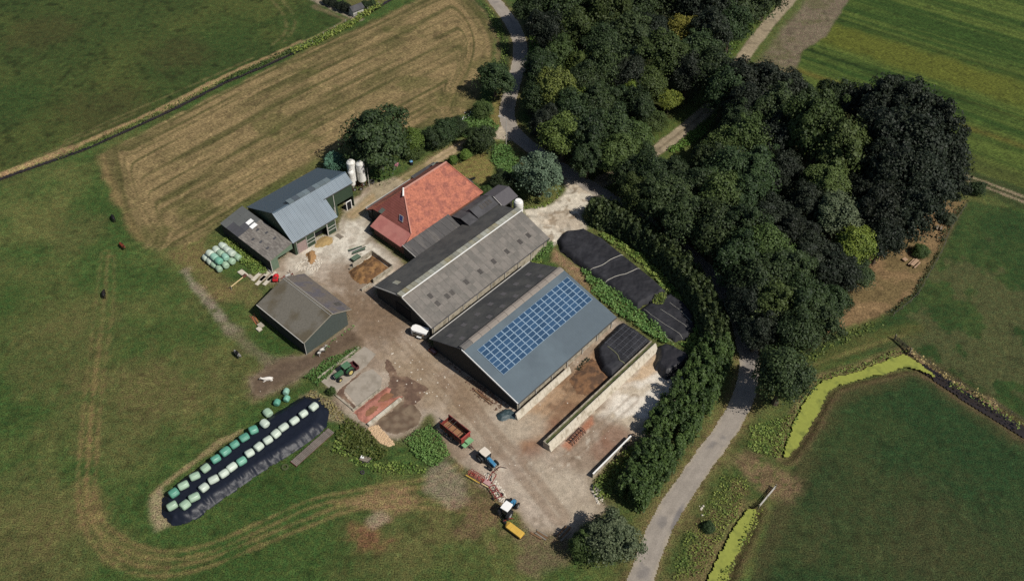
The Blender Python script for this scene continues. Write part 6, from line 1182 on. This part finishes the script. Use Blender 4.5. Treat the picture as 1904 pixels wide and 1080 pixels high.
def livestock_trailer():
    f = fr_at(781, 618, YARD.th+math.pi*0.62, 1.0)
    o = thing('livestock_trailer', 'white livestock trailer with open rear parked at the barn gable', 'trailer', f); L, W = 3.6, 1.75
    q = MB(); q.prism([(-L/2, -W/2, 1.95), (L/2-0.5, -W/2, 1.95), (L/2, -W/2+0.45, 1.9), (L/2, W/2-0.45, 1.9), (L/2-0.5, W/2, 1.95), (-L/2, W/2, 1.95)], (0, 0, 0.14)); q.build('roof', M_WHITE, o, bevel=0.05)
    for t in (-W/2+.03, W/2-.07): q = MB(); q.box(-L/2, L/2-0.5, t, t+0.05, 0.5, 1.2); q.build('side_panel', M_STEEL, o); q = MB(); q.box(-L/2, L/2-.5, t, t+.05, 1.6, 1.95); q.build('side_panel', M_WHITE, o)
    q = MB()
    for s in (-L/2, -0.7, 0.5, L/2-0.55):
        for t in (-W/2+0.01, W/2-0.07): q.box(s, s+0.06, t, t+0.06, 0.45, 1.95)
    q.build('frame', M_STEEL, o); q = MB(); q.prism([(L/2-0.5, -W/2, .5), (L/2, -W/2+.45, .5), (L/2, W/2-.45, .5), (L/2-.5, W/2, .5)], (0, 0, 1.4)); q.build('nose', M_WHITE, o)
    q = MB(); q.box(-L/2, L/2, -W/2+.05, W/2-.05, 0.4, 0.48); q.build('floor', M_WOODB, o); q = MB(); q.box(-L/2-.03, -L/2, -W/2+.1, W/2-.1, .5, 1.7); q.build('tail_door', M_BLACK, o)
    for t in (-W/2-0.12, W/2+0.12): wheel(o, -0.2, t, 0.34, 0.2, M_RIMW); q = MB(); q.prism([(-.7, t-.13, .68), (.3, t-.13, .68), (.3, t+.13, .68), (-.7, t+.13, .68)], (0, 0, .05)); q.build('mudguard', M_WHITE, o)
    q = MB(); q.beam((L/2, 0, .45), (L/2+1.1, 0, .45), .1, .1); q.build('drawbar', M_STEEL, o)
livestock_trailer()
def mower():
    f = fr_at(956, 984, heading(944, 972, 976, 996), 0.8); o = thing('mower', 'yellow topped mower hanging behind the white roofed blue tractor', 'mower', f)
    q = MB(); q.prism([(-1.5, -0.62, .55), (-1.3, -0.62, 1.0), (1.75, -0.62, 1.0), (1.85, -.62, .55)], (0, 1.24, 0)); q.build('cover', M_YELP, o, bevel=0.05); q = MB(); q.prism([(-1.9, -.5, .7), (-1.3, -.62, .98), (-1.3, .62, .98), (-1.55, .55, .7)], (0, 0, .05)); q.build('flap', M_YELP, o)
    q = MB(); q.box(-1.4, 1.8, -.55, .55, .25, .54); q.build('cutter_bar', M_BLACK, o); q = MB(); q.cyl((-2.6, -.2, .45), (-1.45, -.1, .5), .22, n=12); q.build('gearbox', M_BLACK, o); q = MB(); q.beam((-2.5, -.1, .6), (-1.9, -1.3, .7), .14, .18); q.beam((-1.9, -1.3, .7), (-1.4, -1.5, .8), .12, .12); q.build('headstock', M_REDP, o)
    for s in (-0.5, 0.9): q = MB(); q.box(s, s+.05, -.63, .63, 1.005, 1.03); q.build('rib', M_YELP, o)
mower()
def rake():
    f = fr_at(891, 885, heading(868, 876, 912, 902), 0.5); o = thing('hay_rake', 'red and yellow hay rake parked below the blue tractor with wagon', 'hay rake', f)
    q = MB(); q.beam((-2.0, 0.75, .5), (1.2, .75, .5), .12, .12); q.beam((-2.0, -.4, .55), (1.0, -.4, .55), .1, .1); q.build('frame', M_REDP, o); q = MB(); q.beam((-2.1, 1.15, .55), (0.9, 1.15, .55), .16, .12); q.build('guard_bar', M_YELP, o); q = MB(); q.beam((1.2, 0.95, .5), (3.0, 0.95, .5), .16, .1); q.build('guard_bar', M_CREAM, o)
    for i in range(5):
        s = -1.8+i*.75; q = MB(); q.rings([((s+math.cos(a)*.38, .2+math.sin(a)*.38*.9, .55+.05*math.sin(3*a)), .03) for a in np.linspace(0, 6.28, 13)], 5, False); q.beam((s-.38, .2, .55), (s+.38, .2, .55), .04, .04); q.beam((s, -.2, .55), (s, .6, .55), .04, .04); q.build('rake_wheel', M_REDB3, o)
    for i in range(4): q = MB(); s = -1.5+i*.8; q.beam((s, -.4, .55), (s+.25, .75, .5), .07, .07); q.build('arm', M_REDP, o)
    q = MB(); q.box(1.3, 2.6, -.25, .7, .35, .6); q.build('carrier', M_PINKM, o); q = MB(); q.beam((1.6, -1.8, 1.2), (1.8, 0, .6), .1, .1); q.beam((2.6, -1.6, 1.3), (2.7, .1, .6), .14, .2); q.beam((1.6, -1.8, 1.2), (2.6, -1.6, 1.3), .1, .1); q.build('headstock', M_REDP, o)
    for s in (-1.2, 1.9): wheel(o, s, 0.05 if s < 0 else -.45, .24, .14, M_RIMW)
M_CREAM = pm('cream bar', A(226,200,150), .6, .1, 2.0); M_REDB3 = pm('rake wheel red', A(190,70,62), .5, .15, 2.0); M_PINKM = pm('pale dusty red', A(190,150,146), .7, .2, 2.0)
rake()
def cultivator():
    f = fr_at(921, 914, heading(912, 900, 932, 930), .5); o = thing('cultivator', 'tangled maroon cultivator lying among pale rubble between both blue tractors', 'cultivator', f); r = random.Random(3)
    q = MB(); q.beam((-1.4, -.5, .6), (1.4, -.5, .6), .12, .12); q.beam((-1.4, .5, .6), (1.4, .5, .6), .12, .12)
    for s in (-1.3, 0, 1.3): q.beam((s, -.5, .6), (s, .5, .6), .1, .1)
    q.beam((-0.2, -.5, .6), (-.1, 0, 1.3), .09, .09); q.beam((-.2, .5, .6), (-.1, 0, 1.3), .09, .09); q.build('frame', M_DKRED2, o)
    for i in range(12):
        s, t = -1.3+(i % 6)*.52, -.55 if i < 6 else .55; q = MB(); q.rings([((s, t, .6), .04), ((s+.15, t*1.3, .5), .035), ((s+.25, t*1.5, .25), .03), ((s+.1, t*1.6, .05), .025)], 5); q.build('tine', M_DKRED2 if i % 3 else M_BLACK, o)
    for t in (-.95, .95): wheel(o, .9, t, .28, .16, M_RIMW)
M_DKRED2 = pm('maroon paint', A(140,50,54), .5, .3, 3.0)
cultivator()
def spreader():
    f = fr_at(513, 517, heading(511, 526, 515, 508), .6); o = thing('red_machine', 'small bright red implement standing on the concrete behind the mossy shed', 'implement', f)
    q = MB(); q.prism([(-1.0, -.55, .45), (.7, -.55, .45), (1.0, -.2, .45), (1.0, .2, .45), (.7, .55, .45), (-1.0, .55, .45)], (0, 0, .55)); q.build('body', M_REDB, o, bevel=.08); q = MB(); q.blob((.35, 0, 1.05), .42, .4, .25, 10); q.build('hopper', M_REDB, o); q = MB(); q.box(-.8, -.1, -.35, .35, 1.0, 1.12); q.build('lid', M_REDP, o)
    for t in (-.62, .62): wheel(o, -.4, t, .36, .2, M_RIMW)
    q = MB(); q.beam((1.0, 0, .5), (1.7, 0, .4), .1, .1); q.build('drawbar', M_BLACK, o)
spreader()
f = fr_at(536, 513, heading(520, 518, 545, 508), .3); o = thing('red_implement', 'low red implement frame beyond the ridge end of the mossy shed', 'implement', f); q = MB(); q.beam((-1.6, 0, .4), (1.0, 0, .4), .14, .14); q.beam((-.8, -.5, .4), (-.8, .5, .4), .12, .12); q.build('frame', M_REDP, o); q = MB(); q.beam((.7, -.6, .4), (.7, -.55, 1.2), .14, .14); q.beam((.9, .55, .4), (.9, .55, 1.2), .14, .14); q.build('upright', M_DKRED, o); q = MB(); q.box(-.6, .5, -.25, .25, .48, .62); q.build('plate', M_OFFW, o)
def harrow():
    f = Frame(YARD.w(3.6, 34.6)[:2], YARD.th); o = thing('rusty_harrow', 'rusty tined implement lying against the foot of the long silage wall', 'implement', f)
    q = MB(); q.beam((-2.2, -.2, .5), (1.9, -.35, .5), .12, .12); q.beam((-2.2, .4, .4), (1.9, .2, .4), .1, .1); q.build('frame', M_RUST, o)
    for i in range(7): s = -2.1+i*.62; q = MB(); q.rings([((s, -.3, .55), .07), ((s+.1, .2, .7), .09), ((s+.05, .8, .35), .08), ((s-.1, 1.0, .05), .05)], 6); q.build('tine', M_BLACK if i in (0, 1, 3, 5) else M_RUST, o)
harrow()
def ramp():
    f = fr_at(582, 832, heading(546, 864, 618, 800)); o = thing('plank_bridge', 'long grey plank ramp lying on the grass beside the plastic silage heap', 'ramp', f); L, W = 9.3, 1.55
    for i in range(34): a = -L/2+i*L/34; q = MB(); q.box(a, a+L/34-.03, -W/2+random.uniform(-.03, .03), W/2+random.uniform(-.03, .03), .30, .36+random.uniform(0, .012)); q.build('plank', M_RAMP, o)
    for t in (-W/2+.1, W/2-.22): q = MB(); q.box(-L/2+.05, L/2-.05, t, t+.12, 0, .295); q.build('beam', M_RAMPB, o)
    q = MB(); q.box(-L/2-.1, -L/2-.01, -W/2, W/2, 0, .38); q.build('end_beam', M_RAMPB, o)
M_RAMP = pm('ramp planks', A(122,112,104), .9, .2, 4.0, rand=.14); M_RAMPB = pm('red brown beam', A(112,76,66), .9, .2, 4.0)
ramp()
def tyre(u, v, r, label, grp=None, z=0, mat=None):
    q = MB(); q.lathe((0, 0, .16), (0, 0, 1), [(-.16, r*.55), (-.16, r*.9), (0, r), (.16, r*.9), (.16, r*.55), (.05, r*.5)], 22); o = q.build('tyre', mat or M_TYREG); p = G(u, v, z+.15); o.location = (p[0], p[1], z); props(o, label, 'tyre', grp)
M_TYREG = pm('dusty tyre', A(66,64,64), .85, .2, 4.0)
tyre(542, 834, .78, 'big tyre leaning at the foot of the plastic heap, lower of two'); tyre(552, 824, .62, 'smaller tyre at the foot of the plastic heap, upper of two', z=.1); tyre(530, 868, .68, 'overgrown tyre sunk in the grass below the plank ramp', mat=pm('mossy tyre', A(76,82,52), .95, .3, 4.0)); tyre(674, 878, .4, 'small tyre in the grass under the pale cart', mat=M_TYREG)
tyre(691, 338, .75, 'large tyre lying in the scrap beside the silos')
def cart():
    f = fr_at(680, 856, heading(668, 852, 692, 860)); o = thing('flat_cart', 'small pale flat cart standing in the grass below the weeds', 'cart', f)
    for i in range(6): q = MB(); q.box(-1.0, .9, -.55+i*.185, -.55+i*.185+.165, .5, .56); q.build('plank', M_WOOD, o)
    q = MB(); q.box(-.95, -.35, -.35, .15, .57, .72); q.build('board', M_WHITE, o); q = MB(); q.beam((.95, -.6, .4), (.95, .6, .9), .08, .08); q.box(-1, .9, -.5, -.42, .38, .49); q.box(-1, .9, .42, .5, .38, .49); q.build('frame', M_STEEL, o)
    for t in (-.62, .62): wheel(o, -.2, t, .28, .14, M_RIMW)
cart()
def trough():
    f = Frame(YARD.w(-.35, .9)[:2], YARD.th-math.pi/2); o = thing('feed_trough', 'small dark framed trough with pale inside beside the solar barn gable', 'trough', f)
    q = MB(); q.box(-.8, .8, -.4, .4, .15, .22); q.build('bottom', M_PINKM, o)
    for nm, b in dict(a=(-.85, .85, -.47, -.4), b=(-.85, .85, .4, .47)).items(): q = MB(); q.box(*b, .1, .62); q.build('side_board', M_RUST, o)
    for b in ((-.9, -.82), (.82, .9)): q = MB(); q.box(*b, -.39, .39, .1, .62); q.build('end_board', M_RUST, o)
trough()
# scrap, boards and oddments
def boards(name, label, cat, u, v, th, n, L, w, mats, seed, z=0.04, spread=.5):
    f = fr_at(u, v, th); o = thing(name, label, cat, f); r = random.Random(seed)
    for i in range(n):
        t = (i-n/2)*w*1.15; s = r.uniform(-spread, spread); a = r.uniform(-.08, .08); q = MB(); q.beam((s-L/2, t-a*L/2, z+.05+(i % 2)*.03), (s+L/2, t+a*L/2, z+.05+(i % 2)*.03), w, .06); q.build('board', mats[i % len(mats)], o)
    return o
M_ORNG = pm('orange brown timber', A(166,104,66), .85, .2, 4.0)
boards('board_stack', 'stack of orange brown boards in the grass left of the mossy shed', 'boards', 473, 595, heading(466, 584, 480, 606), 5, 2.6, .17, [M_ORNG, M_WOODB, M_RUST], 1)
boards('timber_frame', 'brown timber rack lying next to the pale tree at the bottom', 'rack', 1052, 991, heading(1042, 1002, 1062, 980), 4, 2.6, .32, [M_WOODB, M_WOOD], 3, z=.15)
boards('steel_grate', 'dark grate plate lying on the concrete in front of the green barn', 'grate', 630, 440, heading(622, 434, 638, 446), 5, 1.9, .2, [M_WOOD], 4, z=.0, spread=.05)
boards('log_pile', 'grey logs lying between the yellow mower and the pale tree', 'logs', 1003, 996, heading(990, 988, 1016, 1003), 4, 2.2, .3, [M_WOOD, M_WOODB], 5, z=.1)
boards('scrap_boards', 'rusty scrap bars leaning along the solar barn gable', 'scrap', 898, 738, heading(880, 725, 925, 760), 4, 4.2, .14, [M_RUST, M_WOODB], 6, z=.15, spread=.8)
boards('pipe_bundle', 'bundle of grey white pipes at the corner of the lean-to', 'pipes', 500, 502, heading(494, 494, 506, 510), 4, 2.6, .12, [M_OFFW, M_STEEL], 7, z=.05)
boards('metal_pole', 'fence poles dropped in front of the stack at the stony corner', 'poles', 665, 466, heading(650, 472, 682, 460), 6, 3.2, .26, [M_GNLIGHT, M_BLACK, M_OFFW, M_GNWALL], 8, z=.1, spread=.4)
f = fr_at(662, 483, YARD.th); q = MB(); q.box(-1.0, 1.0, -.6, .6, 0, .8); o = thing('green_crate', 'green slatted crate at the corner of the straw bunker', 'crate', f); q.build('body', M_GNWALL, o)
for i in range(6): q = MB(); q.box(-.95+i*.33, -.95+i*.33+.24, -.62, .62, .81, .86); q.build('slat', M_GNLIGHT, o)
for u, v, l, w in ((452, 509, 'flat pale concrete slab in the grass by the bale stack', (1.2, .6)), (466, 515, 'small concrete slab beside the fallen beam', (.7, .4)), (485, 606, 'grey concrete block beside the orange boards, upper of two', (.6, .5)), (482, 613, 'pale concrete block beside the orange boards, lower of two', (.5, .45))):
    f = fr_at(u, v, heading(440, 500, 465, 520)); q = MB(); q.box(-w[0], w[0], -w[1], w[1], 0, .22 if w[0] > .65 else .4); o = q.build('concrete_block', M_CONC_L if 'pale' in l else M_CONC, bevel=.03); alone(o, f, 0, 0); props(o, l, 'concrete block')
f = fr_at(442, 526, heading(441+3, 535-4, 461, 516)); o = thing('fallen_beam', 'long pale yellow beam lying from the concrete slab into the grass', 'beam', f); q = MB(); q.beam((-1.9, 0, .5), (1.9, 0, .25), .16, .16); q.build('pole', M_CREAM, o); q = MB(); q.beam((-1.9, 0, .45), (-2.2, -.5, .1), .1, .1); q.beam((-1.9, 0, .45), (-2.3, .45, .1), .1, .1); q.build('foot', M_STEEL, o); q = MB(); q.box(1.7, 2.6, -.3, .3, .1, .5); q.build('head', M_RUST, o)
for i in range(5):
    f = fr_at(478+i*7, 514+(i % 2)*8, heading(470, 528, 500, 500)); q = MB(); q.box(-1.5, 1.5, -.42, .42, 0, .14); o = q.build('concrete_plank', M_CONC_L); alone(o, f, 0, 0); props(o, 'long concrete plank lying loose behind the mossy shed', 'concrete plank', 'loose concrete planks behind the mossy shed')
def scrap_machine():
    f = fr_at(668, 350, .4); o = thing('scrap_machine', 'dark rusty machine frame under the white silos', 'implement', f); r = random.Random(9); q = MB()
    for i in range(12): a, b = r.uniform(-1.6, 1.6), r.uniform(-1, 1); q.beam((a, b, r.uniform(.3, 1)), (a+r.uniform(-1, 1), b+r.uniform(-.8, .8), r.uniform(.3, 1.1)), .1, .1)
    q.build('frame', M_RUST, o)
    for s, t in ((-1.2, .6), (1.3, -.5), (.2, .9)): wheel(o, s, t, .4, .22, M_RIMW)
scrap_machine()
f = fr_at(765, 306, 0); q = MB(); q.cyl((0, 0, 0), (0, 0, .95), .45, n=16); o = thing('blue_barrel', 'dark barrel with light blue lid beside the farm lane', 'barrel', f); q.build('drum', M_BLACK, o); q = MB(); q.cyl((0, 0, .951), (0, 0, 1.0), .42, n=16); q.build('lid', pm('light blue lid', A(120,170,210), .5, .05, 2.0), o)
f = fr_at(738, 309, 1.3); q = MB(); q.prism([(-.7, -.3, .2), (.7, -.3, .2), (.5, .3, .2), (-.5, .3, .2)], (0, 0, .5)); o = q.build('pink_tub', pm('pink plastic', A(206,130,150), .6, .1, 2.0), bevel=.05); alone(o, f, 0, 0); props(o, 'small pink plastic tub under the big round dark tree', 'tub')
f = fr_at(878, 332, 0.5, .5); q = MB(); q.box(-.7, .7, -.35, .35, .42, .48); o = thing('garden_bench', 'dark garden bench behind the red roof near the white porch', 'bench', f); q.build('seat', M_BLACK, o); q = MB(); q.box(-.7, .7, .36, .42, .5, .95); q.build('backrest', M_BLACK, o)
for s in (-.6, .6):
    for t in (-.3, .3): q = MB(); q.box(s-.04, s+.04, t-.04, t+.04, 0, .41); q.build('leg', M_BLACK, o)
put_mound('hay_heap', ring([(570,472),(580,466),(588,474),(584,488),(574,490)], 2), .8, .9, .15, pm('orange hay', A(160,124,84), .95, .35, 2.5, .05), 'orange hay heap spilling out at the mouth of the lean-to', 'hay heap', 61, wr=.15, wrs=.6)
put_mound('straw_spill', np.array([GB.w(*p)[:2] for p in ((5.9,5.4),(8.7,5.4),(9.4,7.0),(8,8.4),(6,8.0),(4.8,6.8))]), .3, 1.2, .2, pm('yellow straw', A(168,142,96), .95, .3, 2.0, .03), 'thin straw spill in the open doorway of the green barn', 'straw', 63, wr=.08)
def hut():
    f = fr_at(662, 19, heading(650, 22, 675, 12), 1.2); o = thing('garden_hut', 'small dark roofed garden hut at the corner of the garden far left', 'hut', f)
    q = MB(); q.box(-1.8, 1.8, -1.2, 1.2, 0, 2.0); q.build('wall', M_OFFW, o); q = MB(); q.slab([(-2.1, -1.6, 1.95), (2.1, -1.6, 1.95), (2.1, 0, 2.9), (-2.1, 0, 2.9)], .1); q.build('roof', M_DKFELT, o); q = MB(); q.slab([(-2.1, 0.01, 2.9), (2.1, .01, 2.9), (2.1, 1.6, 1.95), (-2.1, 1.6, 1.95)], .1); q.build('roof', M_DKFELT, o); q = MB(); q.box(1.81, 1.86, -.4, .4, .05, 1.8); q.build('door', M_DARK, o)
hut()
# picnic tables and benches of the clearing
def picnic(u, v, th, label, L=1.9):
    f = fr_at(u, v, th, .7); o = thing('picnic_table', label, 'picnic table', f)
    for i in range(4): q = MB(); q.box(-L/2, L/2, -.4+i*.2, -.4+i*.2+.18, .72, .77); q.build('top_plank', M_TABLE, o)
    for t in (-.85, .6): q = MB(); q.box(-L/2, L/2, t, t+.25, .43, .48); q.build('bench', M_TABLE, o)
    for s in (-L*.36, L*.36):
        q = MB(); q.beam((s, -.75, 0), (s, -.25, .71), .08, .08); q.build('leg', M_WOODB, o); q = MB(); q.beam((s, .75, 0), (s, .25, .71), .08, .08); q.build('leg', M_WOODB, o); q = MB(); q.beam((s, -.85, .40), (s, .85, .40), .07, .06); q.build('brace', M_WOODB, o)
M_TABLE = pm('bleached timber', A(176,146,120), .85, .15, 4.0, rand=.06)
picnic(1701, 488, heading(1693, 496, 1710, 480), 'long picnic table on the dry grass of the clearing', 2.6)
def low_table(u, v, th, w, l, label):
    f = fr_at(u, v, th, .45); o = thing('low_table', label, 'table', f); q = MB(); q.box(-l/2, l/2, -w/2, w/2, .42, .48); q.build('top', M_TABLE, o)
    for s in (-l*.4, l*.4):
        for t in (-w*.38, w*.38): q = MB(); q.box(s-.04, s+.04, t-.04, t+.04, 0, .415); q.build('leg', M_WOODB, o)
low_table(1683, 482, heading(1676, 486, 1690, 478), .9, 1.0, 'small square table left of the long picnic table')
for u, v, l in ((1742, 425, 'left one of two parallel benches at the upper end of the clearing'), (1749, 427, 'right one of two parallel benches at the upper end of the clearing')):
    f = fr_at(u, v, heading(1740, 430, 1744, 419)); o = thing('bench', l, 'bench', f, group='parallel benches in the clearing'); q = MB(); q.box(-.8, .8, -.18, .18, .42, .47); q.build('seat', M_WOOD, o); q = MB(); q.box(-.8, .8, -.26, -.2, .5, .85); q.build('backrest', M_WOODB, o)
    for s in (-.65, .65): q = MB(); q.box(s-.05, s+.05, -.16, .16, 0, .415); q.build('leg', M_WOODB, o)
# gates and fences
def gate(u0, v0, u1, v1, label, mat, h=1.15, bars=4):
    a, b = G(u0, v0)[:2], G(u1, v1)[:2]; L = float(np.linalg.norm(b-a)); f = Frame(a, math.atan2(*(b-a)[::-1])); o = thing('field_gate', label, 'gate', f)
    for i in range(bars): z = .25+i*(h-.3)/(bars-1); q = MB(); q.beam((.1, 0, z), (L-.1, 0, z), .09, .09); q.build('bar', mat, o)
    for s in (.1, L/2, L-.1): q = MB(); q.beam((s, .06, .15), (s, .06, h), .09, .07); q.build('upright', mat, o)
    for s in (-.1, L+.1): q = MB(); q.box(s-.1, s+.1, -.1, .1, 0, h+.25); q.build('post', M_WOOD, o)
    q = MB(); q.beam((.15, -.06, .25), (L-.15, -.06, h-.1), .07, .05); q.build('brace', mat, o)
gate(1410, 945, 1440, 909, 'pale metal field gate at the head of the lower duckweed ditch', M_OFFW)
gate(1663, 632, 1690, 656, 'dark wooden barred gate at the bend of the duckweed ditch', pm('dark wet timber', A(56,50,46), .8, .2, 4.0), 1.3, 4)
def fence(pts, label, mat, gap=3.0, rails=2, h=1.1):
    L = smooth_line(GP(pts), 4); seg = np.r_[0, np.cumsum(np.linalg.norm(np.diff(L, axis=0), axis=1))]; n = max(2, int(seg[-1]/gap)); f = Frame(L[0], 0); o = thing('fence', label, 'fence', f); P = []
    for i in range(n+1): s = seg[-1]*i/n; x, y = np.interp(s, seg, L[:, 0])-L[0][0], np.interp(s, seg, L[:, 1])-L[0][1]; P.append((x, -y)); q = MB(); q.cyl((x, -y, 0), (x, -y, h), .07, .06, 7); q.build('post', mat, o)
    for k in range(rails):
        z = h*(.45+.42*k)
        for p, r in zip(P[:-1], P[1:]): q = MB(); q.beam((p[0], p[1]-.09, z), (r[0], r[1]-.09, z), .035, .05); q.build('wire_rail', M_STEEL, o)
fence([(1795,385),(1766,430),(1750,470),(1722,520),(1704,552),(1660,588)], 'post and wire fence along the right side of the dry clearing', M_WOOD); fence([(1700,660),(1750,695),(1805,730),(1860,760),(1910,790)], 'post and wire fence on the bank of the narrow ditch', M_WOOD); fence([(560,92),(610,62),(655,36),(705,10)], 'thin rail fence along the garden side of the stubble field', M_OFFW, 4.0)
# ------------------------------------------------------------------ cattle: one continuous skin each
def hide(name, c1, c2, f):
    m = pm(name, c1, .7, .1, 3.0, col2=c2, f2=f, s2=0.9, rand=.01); return m
def cow(u, v, th, mat, label, graze=False, lie=False):
    J = {'hip': ((-.65, 0, 1.15), .30), 'mid': ((0, 0, 1.08), .36), 'sh': ((.62, 0, 1.15), .31), 'nk': ((1.0, 0, 1.25 if not graze else .95), .17), 'hd': ((1.3, 0, 1.42 if not graze else .55), .15), 'mz': ((1.62, 0, 1.25 if not graze else .18), .085), 't1': ((-.98, 0, 1.2), .06), 't2': ((-1.08, 0, .7), .035), 't3': ((-1.06, 0, .45), .05)}
    E = [('hip', 'mid'), ('mid', 'sh'), ('sh', 'nk'), ('nk', 'hd'), ('hd', 'mz'), ('hip', 't1'), ('t1', 't2'), ('t2', 't3')]
    for sgn, n in ((-1, 'l'), (1, 'r')):
        J['hk'+n] = ((-.72, sgn*.2, .85), .17); J['ho'+n] = ((-.88, sgn*.22, .5), .075); J['hf'+n] = ((-.8, sgn*.22, .06), .06); J['fk'+n] = ((.6, sgn*.19, .8), .13); J['fo'+n] = ((.6, sgn*.2, .45), .07); J['ff'+n] = ((.64, sgn*.2, .06), .06); J['ea'+n] = ((1.2, sgn*.24, 1.5 if not graze else .68), .045)
        E += [('hip', 'hk'+n), ('hk'+n, 'ho'+n), ('ho'+n, 'hf'+n), ('sh', 'fk'+n), ('fk'+n, 'fo'+n), ('fo'+n, 'ff'+n), ('hd', 'ea'+n)]
    if lie:
        for k, (p, r) in J.items(): J[k] = ((p[0]+(.35 if k[:2] in ('hf', 'ff') else 0), p[1]*(1.9 if k[:2] in ('ho', 'hf', 'fo', 'ff') else 1), max(.08, p[2]-.72) if k[:2] not in ('hd', 'mz', 'ea', 'nk') else p[2]-.6), r)
    ks = list(J); me = bpy.data.meshes.new('cow'); me.from_pydata([J[k][0] for k in ks], [(ks.index(a), ks.index(b)) for a, b in E], [])
    o = bpy.data.objects.new('cow', me); COL.objects.link(o); me.materials.append(mat)
    sk = o.modifiers.new('skin', 'SKIN'); sk.use_smooth_shade = True
    for i, k in enumerate(ks): me.skin_vertices[0].data[i].radius = (J[k][1], J[k][1]*(1.12 if k in ('mid', 'hip', 'sh') else 1)); me.skin_vertices[0].data[i].use_root = (k == 'mid')
    sb = o.modifiers.new('sub', 'SUBSURF'); sb.levels = 1; sb.render_levels = 1
    p = G(u, v, .8); o.location = (p[0], p[1], 0); o.rotation_euler = (0, 0, th); props(o, label, 'cow')
BLK, WHT, RED = A(24,22,22), A(228,222,212), A(146,66,40)
cow(210, 405, heading(214, 412, 207, 399), hide('black hide', BLK, A(30,27,26), .5), 'black cow grazing at the edge of the stubble, highest on the slope', True)
cow(227, 457, heading(222, 452, 232, 462), hide('red hide', RED, A(60,30,24), .55), 'reddish brown cow walking below the stubble corner')
cow(193, 546, heading(193, 556, 193, 537), hide('dark brown hide', A(34,28,26), A(24,22,22), .5), 'dark cow standing on the worn wheel track in the pasture', True)
cow(441, 658, heading(436, 653, 447, 664), hide('mostly black pied hide', BLK, WHT, .56), 'black cow with white patches by the gravelly path left of the shed')
cow(497, 701, heading(503, 700, 490, 702), hide('white hide', WHT, A(150,110,70), .62), 'whitish cow lying on the brown mud', lie=True)
cow(598, 653, heading(592, 658, 605, 648), hide('pied hide', WHT, BLK, .48), 'black and white cow standing on the mud track beside the shed')
